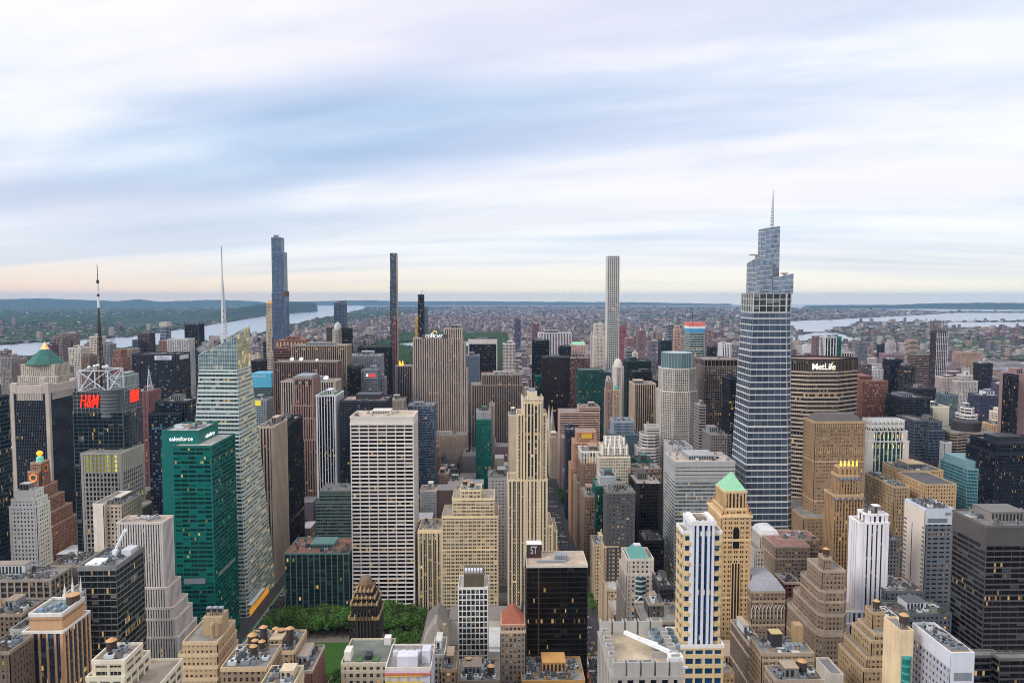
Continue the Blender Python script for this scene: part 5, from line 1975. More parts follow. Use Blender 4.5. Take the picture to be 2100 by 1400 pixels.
B('stone_building', 'small ornate white stone house with pinnacles behind the orange brick tower', 'building', [(128, 160, 1222, 450, 18)], punch_white, roofs=False, hook=hook_spire_white)
B('stone_building', 'narrow pale green grey building with a row of slots at its top', 'building', [(20, 48, 1293, 405, 16)], V(punch, wall=wall((166, 170, 160)), bw=3.4, pw=2.2), amt=1)
B('brick_building', 'low old brick building with cluttered blue roof at the lower corner', 'building', [(-40, 20, 1340, 380, 20)], V(punch_umber, bw=2.6), amt=4)
B('stone_building', 'low dark building with rooftop huts beside the narrow pale green building', 'building', [(-20, 46, 1262, 440, 22)], punch_umber, amt=5)
st = V(punch, wall=wall((224, 208, 176), .1), sp=wall((214, 198, 166)), gl=glass((44, 46, 46), .05, .35, 0, .2, 4, (250, 200, 90), (160, 160, 150), mcol=(190, 180, 160)), fh=4.0, bw=6.2, pw=1.2, sh=1.6, cw=1.6, po=.1, so=-.02, trim=wall((230, 216, 188)), roof=(176, 160, 146))
B('brick_building', 'cream terraced building with wide factory windows and rooftop planting', 'building',
  [(180, 318, 1420, 292, 26), (176, 255, 1392, 290, 22), (188, 256, 1358, 291, 15)], st, win=40, tanks=1, amt=2)
st = V(punch, wall=wall((196, 164, 124), .13, .85, .12), gl=glass((46, 44, 42), .06, .42, 0, .2, 0, (250, 190, 90), (196, 192, 180)), fh=3.7, bw=2.6, pw=1.35, sh=1.9, trim=wall((210, 180, 140)), frame=wall((150, 130, 108)))


def hook_tan(root, b):
    x0, x1, y0, y1, z0, z1 = b[-1]
    part_box(root, 'brick_penthouse', x0 + 8, x0 + 19, y0 + 9, y0 + 20, z1, z1 + 11, wall((186, 156, 116), .12, .85, .12))
    for k in range(3):
        xx = x0 + 9 + k * 3.4
        m = MB()
        m.box(xx, xx + 2.6, y0 + 12, y0 + 15, z1 + 12.5, z1 + 15.5, 0)
        m.box(xx + .2, xx + 2.4, y0 + 11.9, y0 + 11.99, z1 + 12.9, z1 + 15, 1)
        for q in (0, 2.3):
            m.box(xx + q, xx + q + .3, y0 + 12, y0 + 12.3, z1 + 11, z1 + 12.5, 1)
        m.build('cooling_unit', [METAL, DARKMETAL], root)
    m = MB()
    m.lathe(x1 - 5, y0 + 6, [(1.3, z1), (1.3, z1 + 8), (1.6, z1 + 8.2), (1.1, z1 + 9.4)], 10)
    m.build('chimney', wall((170, 140, 104)), root)


B('brick_tower', 'tan brick tower stepping up in three terraces with cooling units on its brick penthouse', 'tower',
  [(354, 447, 1394, 398, 34), (358, 447, 1369, 399, 32), (365, 446.5, 1344, 400, 30), (374, 446, 1319, 401, 28)], st, win=100, roofs=False, hook=hook_tan)
st = V(punch_brown, wall=wall((172, 142, 106), .15, .85, .2), gl=glass((40, 40, 42), .04, .35, pale=(190, 188, 180)), bw=2.9, pw=1.5, belt=4, trim=wall((196, 168, 130)), frame=wall((140, 120, 100)))


def tanks_at(lst):
    def h(root, b):
        q = b[-1]
        for fx, fy, r_, hh, lg in lst:
            water_tank(root, q[0] + fx * (q[1] - q[0]), q[2] + fy * (q[3] - q[2]), q[5], r_, hh, True, lg)
    return h


B('brick_building', 'tan brick loft building carrying tall round water tanks, in front of the lawn', 'building', [(537, 604, 1338, 395, 26)], st, win=80, amt=4, pent=True, hook=tanks_at([(.35, .6, 2.0, 4, 2), (.72, .35, 2.1, 9.5, .4), (.1, .75, 1.8, 4, 1)]))
B('brick_building', 'dark brown loft building with two stout water tanks beside the tan loft building', 'building', [(490, 538, 1337, 394.4, 25)], V(st, wall=wall((116, 94, 80), .16, .85, .2)), win=50, amt=2, pent=False, hook=tanks_at([(.4, .3, 2.6, 5.5, 1.0), (.85, .35, 2.1, 10, .5)]))
B('brick_building', 'low dark roofed loft building with three water tanks and a white roof unit', 'building', [(452, 548, 1372, 352, 24)], V(st, wall=wall((150, 128, 104), .15, .85, .2)), win=40, amt=3, pent=False, hook=tanks_at([(.45, .85, 1.7, 3.4, 1.6), (.62, .8, 1.7, 3.4, 1.6), (.52, .55, 1.9, 3.8, 1.6)]))
B('brick_building', 'red brown brick building with pale roof and small green tank nearest the lawn', 'building', [(596, 640, 1378, 392, 30)], V(punch_red, bw=3, pw=2.0), win=30, amt=6, pent=True)
B('brick_building', 'plain cream rooftop block at the bottom edge below the tan loft building', 'building', [(530, 600, 1412, 330, 20)], V(punch_cream, bw=3.0), amt=3)
st = V(punch, wall=wall((206, 184, 154), .12), gl=glass((50, 48, 46), .05, .3), bw=4.2, pw=2.0, sh=2.0, fh=4.6, trim=wall((214, 196, 168)), belt=2, roof=(120, 128, 116))


def hook_club(root, b):
    x0, x1, y0, y1, z0, z1 = b[-1]
    part_box(root, 'stair_bulkhead', x0 + 1, x0 + 5, y0 + 4, y0 + 12, z1, z1 + 5.5, wall((226, 216, 200)))
    for k in range(2):
        part_box(root, 'roof_garden_bed', x0 + 8 + k * 10, x0 + 11.5 + k * 10, y0 + 3, y0 + 9, z1, z1 + .7, plain('planting', (84, 108, 60), .95))
    part_box(root, 'glass_pavilion', x0 + 13, x0 + 17, y0 + 5, y0 + 11, z1, z1 + 2.6, DARKMETAL)
    part_box(root, 'plant_room', x1 - 6, x1 - 2, y1 - 7, y1 - 2, z1, z1 + 4.5, WHITEST)
    m = MB()
    m.box(x0 - .9, x1 + .9, y0 - 1.0, y0 + .2, z1 - 14, z1 - 12.8, 0)
    m.build('cornice', wall((220, 204, 178)), root)


B('stone_building', 'pale tan clubhouse with heavy cornice and roof garden near the lawn', 'building', [(699, 796, 1362, 408, 30)], st, win=60, roofs=False, hook=hook_club)
st = V(punch, wall=wall((198, 194, 204), .08), bw=12, pw=11, sh=2.6, trim=wall((214, 200, 190)))


def hook_scaf(root, b):
    x0, x1, y0, y1, z0, z1 = b[0]
    m = MB()
    z = z1 - 2
    m.box(x0 - .2, x1 + .2, y0 - 1.5, y0 - .06, z - .5, z, 0)
    m.build('red_ledge', wall((186, 88, 66)), root)
    m = MB()
    for k in range(4):
        xa_ = x0 + .6 + k * (x1 - x0 - 4) / 4
        m.box(xa_, xa_ + .5, y0 - 1.3, y0 - .9, z - 9, z - .6, 0)
    for zz in (z - 9, z - 4.8, z - 1.2):
        m.box(x0 + .4, x1 - 4, y0 - 1.35, y0 - .85, zz, zz + .5, 0)
    m.build('scaffold', wall((238, 196, 60)), root)
    part_box(root, 'plant_room', x0 + 6, x0 + 17, y0 + 2, y0 + 9, z1, z1 + 6, wall((206, 204, 214)))
    part_box(root, 'plant_room', x0 + 19, x1 - 1, y0 + 6, y0 + 13, z1, z1 + 7, wall((206, 204, 214)))
    for k in range(5):
        part_box(root, 'cooling_unit', x0 + 2 + k * 4.2, x0 + 4.6 + k * 4.2, y0 + 14, y0 + 17, z1, z1 + 2.4, PALEBOX)


B('brick_building', 'pale lilac building site wrapped in yellow scaffold with red ledge', 'building', [(790, 884, 1372, 372, 26)], st, roofs=False, hook=hook_scaf)
st = V(punch, wall=wall((200, 196, 180)), bw=3.2)
B('brick_building', 'small pale building with white roof huts between scaffolded building and white grid tower', 'building', [(885, 912, 1345, 405, 22)], st, amt=3)
B('brick_building', 'narrow dark roofed row house before the slate roofed library wing', 'building', [(903, 936, 1375, 392, 20)], V(punch_brown), amt=3)


def hook_gable(root, b):
    x0, x1, y0, y1, z0, z1 = b[-1]
    hip(root, x0, x1, y0, y1, z1, at(890, 1272, y0 + 8)[1], wall((150, 138, 126), .15), 'gable_roof', 1.5, y1 - y0 - 6, .5)
    part_box(root, 'chimney', x0 + 12.5, x0 + 15, y0 + 3, y0 + 6, z1, z1 + 11, wall((160, 140, 110)))
    part_box(root, 'dormer', x1 - 4, x1 - .5, y0 + 4, y0 + 7, z1 + 1, z1 + 5, wall((120, 106, 96)))


B('stone_building', 'tan stone house with steep grey gable roof near the grove', 'building', [(869, 914, 1318, 470, 20)], V(punch, bw=4, pw=2.2, wall=wall((186, 164, 134))), roofs=False, hook=hook_gable)
# black tower with gilded crown
st = V(punch, wall=wall((40, 36, 36), .2, .6), gl=glass((24, 24, 28), .06, .2), bw=2.4, pw=1.2, sh=1.6, trim=wall((150, 122, 80), .2, .5), roof=(60, 56, 54), belt=6)


def hook_rad(root, b):
    r = random.Random(8)
    for i, q in enumerate(b):
        x0, x1, y0, y1, z0, z1 = q
        m = MB()
        n = 6 if i < 3 else 5
        for k in range(n):
            xx = x0 + (x1 - x0) * k / (n - 1)
            h = r.uniform(2.2, 4.4)
            for yy in (y0 - .3, y0 + 1.4):
                m.lathe(xx, yy, [(.5, z1 - .6), (.6, z1 + h * .4), (.3, z1 + h * .7), (.05, z1 + h * .9)], 6)
        for k in range(4):
            yy = y0 + (y1 - y0) * k / 3
            m.lathe(x1, yy, [(.5, z1 - .6), (.55, z1 + 1.4), (.05, z1 + 3)], 6)
            m.lathe(x0, yy, [(.5, z1 - .6), (.55, z1 + 1.4), (.05, z1 + 3)], 6)
        m.build('gilded_finials', wall((190, 156, 110), .3, .5), root).name = 'gilded_trim'
    x0, x1, y0, y1, z0, z1 = b[-1]
    m = MB()
    m.lathe((x0 + x1) / 2, (y0 + y1) / 2, [(5.4, z1), (5.6, z1 + 3.5), (4.4, z1 + 6.5), (2.8, z1 + 8.4), (.5, z1 + 9)], 10)
    m.build('crown', wall((120, 92, 62), .25, .5), root)
    m = MB()
    for k in range(5):
        xx = b[0][0] + (b[0][1] - b[0][0]) * (.28 + .11 * k)
        m.box(xx - .35, xx + .35, b[0][2] - .9, b[0][2], 20, b[1][5] - 4, 0)
    m.build('pier', wall((74, 64, 56), .2, .6), root)


B('brick_tower', 'black brick tower with gilded crown standing in front of the grove', 'tower',
  [(716, 776, 1268, 505, 22), (720, 773, 1240, 506, 20), (724, 769, 1226, 507, 18), (731, 763, 1212, 508, 15)], st, win=60, roofs=False, hook=hook_rad)
st = S(wall=wall((228, 220, 212), .06), gl=glass((40, 46, 50), .08, .45, .1, .15, 2, (230, 150, 60), (130, 146, 140), mcol=(70, 72, 74)), fh=4.15, bw=(at(1001, 1207, 500)[0] - at(939, 1207, 500)[0]) / 7, pw=.62, sh=.75, po=.02, so=0, rec=.5, cw=.8, par=1.0, roof=(214, 204, 190), frame=wall((90, 90, 92)))


def hook_bry(root, b):
    x0, x1, y0, y1, z0, z1 = b[-1]
    part_box(root, 'louvred_plant_room', x0 + 4.0, x1 - 3.2, y0 + 3, y1 - 3, z1, z1 + 9.5, wall((92, 80, 60), .2, .6))
    for k in range(6):
        part_box(root, 'cooling_unit', x0 + 4.6 + k * 2.2, x0 + 6.3 + k * 2.2, y0 + 6, y0 + 11, z1 + 9.5, z1 + 11.2, PALEBOX)


B('apartment_tower', 'slim white concrete grid tower with dark plant room on its roof', 'apartment tower', [(939, 1001, 1207, 500, 24)], st, win=100, roofs=False, hook=hook_bry)
# black glass tower on the avenue
st = S(wall=wall((44, 38, 36), .12, .5), sp=wall((36, 31, 30), .12, .4), gl=glass((20, 18, 20), .03, .14, .25, .12, 6, (190, 140, 60), (60, 56, 54), mcol=(30, 27, 26), lstr=.6), fh=3.95, bw=5.2, pw=.12, sh=.9, po=.04, so=.06, rec=.06, cw=.5, par=1.2, roof=(206, 184, 160), trim=wall((196, 186, 172)))


def hook_blk(root, b):
    x0, x1, y0, y1, z0, z1 = b[-1]
    part_box(root, 'stair_tower', x0 + 1, x0 + 12, y1 - 12, y1 - 4, z1, z1 + 10.5, wall((66, 40, 44)))
    sign('ST', root, (x0 + 6.2, y1 - 12.2, z1 + 6), 6, PALEBOX, width=5, height=6.0, depth=.1)
    part_box(root, 'roof_slab', x0 + .6, x0 + 12.4, y1 - 12.3, y1 - 3.7, z1 + 10.5, z1 + 11, WHITEST)
    for k in range(6):
        part_box(root, 'cooling_unit', x0 + 22 + k * 1.75, x0 + 23.5 + k * 1.75, y0 + 12, y0 + 19, z1 + .5, z1 + 4, METAL)
    part_box(root, 'duct', x0 + 8, x0 + 30, y0 + 8, y0 + 9.5, z1 + .3, z1 + 1.8, METAL)
    part_box(root, 'vertical_band', x0 + 8.4, x0 + 9.5, y0 - .22, y0 - .1, 0, z1 - 1, wall((70, 56, 46)))


B('office_tower', 'black glass office tower with pale flat roof at the long avenue', 'office tower', [(1080, 1205.5, 1162, 520, 30)], st, roofs=False, hook=hook_blk)


def hook_redroof(root, b):
    x0, x1, y0, y1, z0, z1 = b[-1]
    hip(root, x0, x1, y0, y1, z1, at(1049, 1240, y0 + 8)[1], wall((160, 84, 60), .16), 'hip_roof', .6, 6, .4)
    part_box(root, 'chimney', x1 - 2, x1 - .5, y1 - 4, y1 - 2, z1, z1 + 9, wall((60, 54, 50)))


B('brick_building', 'brown brick building with red tiled hip roof beside the black glass tower', 'building',
  [(1026, 1078, 1296, 452, 20), (1027, 1077, 1283, 452.6, 19)], V(punch, wall=wall((140, 120, 104)), bw=2.6, pw=1.3, trim=wall((200, 170, 140)), gl=glass((60, 54, 48), .15, .4, pale=(200, 198, 190))), win=40, roofs=False, hook=hook_redroof)
# the library: marble block with slate roofs
rt = empty('library', (0, 600, 0))
tag(rt, 'long low marble library with slate gable roofs behind the white grid tower', 'library')
m = MB()
for x0, x1, y0, y1, h in ((-66, -46, 556, 655, 24), (-46, 40, 560, 572, 22), (-46, 40, 640, 655, 24), (40, 58, 556, 655, 22)):
    m.box(x0, x1, y0, y1, .15, h, 0)
m.build('wall', wall((214, 204, 188)), rt)
m = MB()
for x0, x1, y0, y1, h in ((-67, -45, 555, 656, 24.02), (-46, 40, 559, 573, 22.02), (-46, 40, 639, 656, 24.02)):
    cx, cy = (x0 + x1) / 2, (y0 + y1) / 2
    m.prism([(x0, y0), (x1, y0), (x1, y1), (x0, y1)], h, h + 9, 0, False, None, [(cx - .2, y0 + 1), (cx + .2, y0 + 1), (cx + .2, y1 - 1), (cx - .2, y1 - 1)] if x1 - x0 < 30 else [(x0 + 1, cy - .2), (x1 - 1, cy - .2), (x1 - 1, cy + .2), (x0 + 1, cy + .2)])
m.build('slate_roof', wall((132, 124, 118), .14), rt)
m = MB()
m.box(-20, 22, 585, 630, 18, 21, 0)
m.box(-14, 16, 590, 625, 21, 23, 0)
m.build('skylight_roof', wall((206, 204, 198)), rt)
for k in range(7):
    m = MB()
    xx = -40 + k * 12
    pts_ = [(xx - 2, 559.8, 6), (xx + 2, 559.8, 6), (xx + 2, 559.8, 13)] + [(xx + 2 * math.cos(a * .524), 559.8, 13 + 2 * math.sin(a * .524)) for a in range(1, 6)] + [(xx - 2, 559.8, 13)]
    m.poly(pts_, 0)
    m.build('arched_window', glass((30, 30, 34), 0, .1), rt)

B('brick_building', 'cluttered low rooftops with white tanks at the foot of the white grid tower', 'building', [(938, 1026, 1398, 420, 26)], V(punch_umber, bw=2.8), amt=6, tanks=2)
B('brick_building', 'orange fronted low building at the foot of the black glass tower', 'building', [(1070, 1200, 1398, 442, 30)], V(punch, wall=wall((196, 140, 70)), bw=3.4), amt=4)

# ---------------------------------------------------------------- east of the avenue, near
st = V(ribs_tan, wall=wall((166, 156, 146), .12), sp=wall((90, 84, 80)), bw=4.2, pw=2.0, po=.8, par=.5, roof=(206, 186, 156), fh=4)


def hook_cren(root, b):
    x0, x1, y0, y1, z0, z1 = b[-1]
    W_ = wall((172, 166, 158), .12)
    for i, n in ((0, 5), (1, 6)):
        for k in range(n):
            if i == 0:
                xx = x0 + (x1 - x0 - 4.6) * k / (n - 1)
                for yy in (y0 - .6, y1 - 2.6):
                    m = MB()
                    m.box(xx, xx + 4.6, yy, yy + .5, z1 - .5, z1 + 6, 0)
                    m.box(xx, xx + .5, yy + .5, yy + 3.2, z1 - .5, z1 + 6, 0)
                    m.box(xx + 4.1, xx + 4.6, yy + .5, yy + 3.2, z1 - .5, z1 + 6, 0)
                    m.build('battlement', W_, root)
            elif 0 < k < n - 1:
                yy = y0 + (y1 - y0 - 4) * k / (n - 1)
                for xx in (x0 - .6, x1 - 2.6):
                    m = MB()
                    m.box(xx, xx + 3.2, yy, yy + .5, z1 - .5, z1 + 5.4, 0)
                    m.box(xx, xx + 3.2, yy + 3, yy + 3.5, z1 - .5, z1 + 5.4, 0)
                    m.box(xx if xx < x0 + 3 else xx + 2.7, xx + .5 if xx < x0 + 3 else xx + 3.2, yy + .5, yy + 3, z1 - .5, z1 + 5.4, 0)
                    m.build('battlement', W_, root)
    for i in range(2):
        for j in range(2):
            xx, yy = x0 + 20 + i * 5.8, y1 - 16 + j * 6.5
            m = MB()
            m.box(xx, xx + 5, yy, yy + 5.4, z1 + .3, z1 + 2.6, 0)
            m.lathe(xx + 2.5, yy + 2.7, [(2.2, z1 + 2.6), (2.0, z1 + 4.4), (1.7, z1 + 4.45), (1.6, z1 + 3.4)], 18, 1)
            m.build('cooling_fan', [wall((150, 160, 166)), wall((110, 120, 126))], root)
    m = MB()
    m.bar((x0 + 9, y0 + 26, z1 + 5), (x0 + 27, y0 + 8, z1 + 4), 1.5, 0)
    m.bar((x0 + 9, y0 + 26, z1 + 5), (x0 + 20, y0 + 13, z1 + 6.6), .5, 0)
    m.box(x0 + 23, x0 + 28.5, y0 + 6, y0 + 10, z1 + 1.5, z1 + 4.5, 0)
    m.box(x0 + 20, x0 + 30, y0 + 5, y0 + 6, z1 + .3, z1 + 1.0, 0)
    m.build('roof_crane', WHITE, root)
    part_box(root, 'roof_tank_well', x0 + 6, x0 + 18, y0 + 3, y0 + 12, z1 + .05, z1 + .4, wall((110, 112, 114)))
    part_box(root, 'partition', x0 + 18, x1 - 2, y0 + 14, y0 + 14.6, z1, z1 + 2.5, W_)


B('office_tower', 'stone ribbed tower roof ringed with box battlements and a white folded crane', 'office tower', [(1257, 1399, 1388, 262, 36)], st, roofs=False, hook=hook_cren)
# yellow, white and blue striped tower
YEL = wall((214, 184, 132), .1)
stY = S(wall=YEL, sp=YEL, gl=glass((22, 70, 116), .05, .2, .25, .1, 3, (220, 230, 230), (150, 180, 190), mcol=(40, 84, 120)), fh=5.6, bw=5.6, pw=1.2, sh=2.2, po=.1, so=.3, rec=.5, cw=1.2, par=1.2, trim=WHITEST, roof=(180, 168, 150))
stB = S(wall=wall((216, 214, 220), .06, .6), sp=wall((60, 66, 84)), gl=glass((18, 72, 124), .05, .22, .3, .1, 2, (210, 220, 230), (120, 150, 170), mcol=(30, 70, 110)), fh=3.7, bw=2.85, pw=1.3, sh=.85, po=.9, so=.12, rec=.2, cw=1.3, par=1.5, pup=2.0, trim=WHITEST)


def hook_yel(root, b):
    x0, x1, y0, y1, z0, z1 = b[-1]
    for k in range(2):
        m = MB()
        xx = x0 + k * (x1 - x0 - 2.2)
        m.box(xx, xx + 2.2, y0, y1 - 2, z1 - 1, z1 + 3.0, 0)
        m.build('roof_beam', WHITE, root)
    part_box(root, 'plant_room', x0 + 4, x1 - 4, y0 + 6, y1 - 3, z1, z1 + 2.4, wall((150, 130, 114)))
    q = b[1]
    for side, xx in ((-1, q[0]), (1, q[1])):
        nf_ = max(1, round((q[5] - q[4]) / 5.6))
        fl_ = (q[5] - q[4]) / nf_
        z = q[4] + fl_ - .95
        while z < q[5] - 3:
            m = MB()
            a = [(xx - side * 1.0, q[2] + .5), (xx - side * .2, q[2] - 1.2), (xx - side * 2.6, q[2] - 1.9), (xx - side * 5.6, q[2] - 1.5), (xx - side * 5.8, q[2] + .5)]
            m.prism(a if side < 0 else a[::-1], z, z + 2.0, 0, True)
            m.build('curved_balcony', YEL, root)
            z += fl_


B('apartment_tower', 'yellow tower with white and blue vertical stripes and curved bays', 'apartment tower',
  [(1384, 1484, 1326, 386, 22, {'st': stY}), (1401, 1480, 1092, 390, 14, {'st': stY}), (1419, 1465, 1074, 388.6, 15, {'st': stB, 'z0': 0})], stY, roofs=False, hook=hook_yel)
# tan tower with green pyramid
st = V(punch, wall=wall((206, 166, 114), .12, .85, .1), gl=glass((36, 36, 40), .10, .34, pale=(196, 190, 176)), fh=3.7, bw=4.4, pw=1.7, sh=1.9, nm=1, mw=.5, trim=wall((220, 184, 132)), belt=12, frame=wall((130, 110, 86)))
stc = V(st, bw=2.6, pw=1.2, nm=0, sh=.8, po=.5, so=-.2, fh=3.7, sp=wall((70, 60, 50)))


def hook_grn(root, b):
    x0, x1, y0, y1, z0, z1 = b[-1]
    hip(root, x0, x1, y0, y1, z1, at(1497, 967, (y0 + y1) / 2)[1], COPPER, 'pyramid_roof', .4, 1.5, .6)
    q = b[0]
    m = MB()
    m.box(q[0] - .9, q[1] + .9, q[2] - .9, q[3] + .5, q[5] - 1.2, q[5] + .4, 0)
    m.build('cornice', wall((224, 190, 140)), root)
    cx = (q[0] + q[1]) / 2
    m = MB()
    zt_ = q[5] - 8
    pts_ = [(cx - 2.4, q[2] - .15, zt_ - 17), (cx + 2.4, q[2] - .15, zt_ - 17), (cx + 2.4, q[2] - .15, zt_ - 3)] + [(cx + 2.4 * math.cos(a * .524), q[2] - .15, zt_ - 3 + 2.4 * math.sin(a * .524)) for a in range(1, 6)] + [(cx - 2.4, q[2] - .15, zt_ - 3)]
    m.poly(pts_, 0)
    m.build('arched_window', glass((26, 26, 30), .1, .1), root)
    m = MB()
    for k in range(4):
        xx = cx - 3.3 + k * 2.2
        m.box(xx - .3, xx + .3, q[2] - .75, q[2] - .04, 30, zt_ - 28, 0)
    m.build('center_pier', wall((210, 172, 120)), root).name = 'central_pier'
    m = MB()
    m.box(cx - 3.2, cx + 3.2, q[2] - .3, q[2] - .05, 32, zt_ - 29, 0)
    m.build('recess_panel', glass((40, 38, 36), 0, 0, 0, .25), root)
    m = MB()
    for qq in b[:2]:
        for xx in (qq[0] + .6, qq[1] - .6):
            for yy in (qq[2] + .6, qq[3] - .6):
                m.lathe(xx, yy, [(.8, qq[5]), (.9, qq[5] + 2), (.1, qq[5] + 4.5)], 6)
    m.build('corner_urn', wall((190, 120, 84)), root)


B('stone_tower', 'tan stone tower with pale green copper pyramid roof beside the striped yellow tower', 'tower',
  [(1480, 1541, 1058, 530, 36), (1484, 1535, 1044, 533, 28), (1487, 1531, 1009, 536, 22, {'st': stc})], st, win=100, roofs=False, hook=hook_grn)
# pinkish tower with green truncated pyramid
st = V(punch, wall=wall((196, 178, 162), .1), gl=glass((50, 64, 68), .08, .3, .15, .15, 1, pale=(150, 150, 146)), bw=3.6, pw=2.0, sh=1.7, trim=wall((206, 190, 174)))


def hook_461(root, b):
    x0, x1, y0, y1, z0, z1 = b[-1]
    zt_ = at(1310, 1117, (y0 + y1) / 2)[1]
    hip(root, x0, x1, y0, y1, z1, zt_, TEALROOF, 'pyramid_roof', 6, 6, .3)
    part_box(root, 'roof_light', (x0 + x1) / 2 - 2.6, (x0 + x1) / 2 + 2.6, (y0 + y1) / 2 - 2.6, (y0 + y1) / 2 + 2.6, zt_, zt_ + 1, PALEBOX)
    q = b[1]
    cx = (q[0] + q[1]) / 2
    m = MB()
    for z in range(10, int(q[5]) - 4, 4):
        m.lathe(cx, q[2] + 3.2, [(5.6, z), (5.6, z + 1.1)], 20, 0)
    m.build('curved_spandrel', wall((190, 190, 186)), root)
    m = MB()
    m.lathe(cx, q[2] + 3.3, [(5.2, 8), (5.2, q[5] - 2)], 20, 0)
    m.build('curved_bay_glazing', glass((60, 92, 96), 0, 0, .3, .1), root)
    m = MB()
    for z in (58, 82):
        m.bar((cx - 5, q[2] - 2.2, z), (cx, q[2] - 2.9, z + 5), .8, 0)
        m.bar((cx + 5, q[2] - 2.2, z), (cx, q[2] - 2.9, z + 5), .8, 0)
        m.bar((cx - 5, q[2] - 2.2, z), (cx + 5, q[2] - 2.2, z), .8, 0)
    m.build('white_brace', WHITE, root)


B('office_tower', 'pinkish stone tower with teal cut off pyramid roof and curved glass bay', 'office tower',
  [(1246, 1344, 1232, 546, 40, {'xy': (at(1283, 1177, 544)[0], at(1344, 1177, 544)[0] + 10)}), (1284, 1344, 1178, 544, 32), (1286, 1341, 1148, 545, 26), (1291, 1332, 1148, 546, 22)], st, roofs=False, hook=hook_461)
st = V(punch, wall=wall((190, 164, 138), .12), gl=glass((60, 62, 58), .10, .3, pale=(170, 166, 150)), bw=3.2, pw=1.4, sh=1.6, roof=(206, 198, 188), trim=wall((200, 180, 156)))
B('stone_building', 'tan terraced building with wavy balconies along the avenue beside the teal pyramid roof', 'building',
  [(1238, 1300, 1262, 592, 30, {'xy': (98, 128)}), (1246, 1290, 1210, 630, 26, {'xy': (98, 124)}), (1250, 1285, 1170, 660, 26, {'xy': (98, 122)})], st, amt=1)
B('brick_building', 'narrow cream apartment slab with shadowed side along the avenue', 'building', [(1221, 1243, 1118, 720, 30, {'xy': (98, 112)})], V(punch_cream, wall=wall((214, 184, 146))), amt=2)
st = V(punch, wall=wall((84, 82, 84), .14), sp=wall((76, 74, 76)), gl=glass((50, 50, 54), .10, .42, 0, .2, 2, (250, 190, 80), (196, 196, 190), mcol=(80, 80, 84)), fh=3.7, bw=4.6, pw=1.9, sh=2.1, cw=2.4, po=.0, so=.1, trim=wall((120, 110, 100)))
B('office_tower', 'dark grey slab with rows of pale lit windows right above the teal pyramid roof', 'office tower', [(1245, 1303, 1011, 650, 24)], st, win=100, amt=3)
B('office_tower', 'black square gridded office slab behind the dark grey slab', 'office tower', [(1305, 1358, 993, 765, 44)], S(wall=wall((46, 42, 44), .12, .5), gl=glass((18, 18, 24), .02, .05, .2, .15, 1), fh=3.7, bw=1.7, pw=.35, sh=.7, po=.15, so=.12, rec=.1, cw=4, par=1, roof=(190, 176, 160)), amt=2)
B('office_block', 'low black glass box with roof plant in front of the black gridded slab', 'office block', [(1322, 1362, 1112, 690, 30)], curtain_dark, amt=3)
B('office_block', 'small charcoal block with white roof between pinkish tower and striped yellow tower', 'office block', [(1352, 1382, 1206, 520, 26)], V(curtain_dark, wall=wall((60, 56, 58))), amt=2)
B('brick_building', 'dark low rooftops with huts and plants below the charcoal block', 'building', [(1318, 1392, 1278, 470, 30), (1330, 1362, 1240, 480, 16)], V(punch_umber, wall=wall((76, 70, 68))), amt=6)
B('office_block', 'grey roofed low building with pale court between dark rooftops and charcoal block', 'office block', [(1360, 1395, 1258, 500, 24)], V(punch_umber, wall=wall((90, 84, 80)), roof=(190, 170, 150)), amt=5)
# horizontal banded glass office
st = V(bands_grey, wall=wall((168, 166, 164), .1), gl=glass((86, 96, 98), .16, .3, .1, .15, 3, (240, 190, 80), (150, 162, 160), mcol=(130, 132, 130)), fh=3.75, bw=4, sh=1.35, roof=(206, 186, 168), par=.6)
stw = V(st, gl=glass((60, 62, 66), .03, .1, .1, .15, 3))
B('office_tower', 'wide glass slab with pale floor bands and flat beige roof behind the green pyramid tower', 'office tower', [(1385, 1508, 949, 690, 46), (1385, 1508, 948, 689.8, 46.3, {'st': V(stw, sh=2.6, so=.16), 'z0': at(1385, 985, 690)[1]})], st, amt=2)
B('office_tower', 'blue grey topped concrete slab just behind the pale banded glass slab', 'office tower', [(1378, 1421, 918, 800, 40)], V(punch, wall=wall((176, 170, 170)), gl=glass((90, 130, 140), .02, .1, .2, .1, 1), bw=6, pw=3.5, blank='W'), amt=3)
# brown brick tower with hipped roof and its smaller gothic neighbour
st = V(punch, wall=wall((156, 124, 92), .16, .85, .2), gl=glass((54, 48, 42), .14, .42, 0, .25, 0, (255, 190, 90), (190, 180, 160)), fh=3.55, bw=3.9, pw=1.6, sh=1.8, nm=1, mw=.55, trim=wall((180, 148, 112)), belt=11, frame=wall((120, 100, 80)))


def hook_linc(root, b):
    x0, x1, y0, y1, z0, z1 = b[-1]
    hip(root, x0, x1, y0, y1, z1 + .6, z1 + 7, wall((96, 88, 84)), 'hip_roof', x1 - x0 - 14, y1 - y0 - 14, -1.5)
    m = MB()
    cx = (x0 + x1) / 2 + 6
    for k in range(9):
        a0 = math.pi * k / 8
        m.box(cx + 5 * math.cos(a0) - .4, cx + 5 * math.cos(a0) + .4, y0 - .5, y0 - .07, z1 - 22 + 6 * math.sin(a0), z1 - 21 + 6 * math.sin(a0), 0)
    m.build('arch_moulding', wall((196, 164, 126)), root)
    m = MB()
    n = 22
    for k in range(n):
        xx = x0 + (x1 - x0) * (k + .5) / n
        m.box(xx - .35, xx + .35, y0 - .55, y0 - .06, z1 - 31, z1 - 26, 0)
        m.box(xx - .35, xx + .35, y0 - .55, y0 - .06, z1 - 6, z1 - 2, 0)
    m.build('arcade_trim', wall((186, 152, 114)), root)


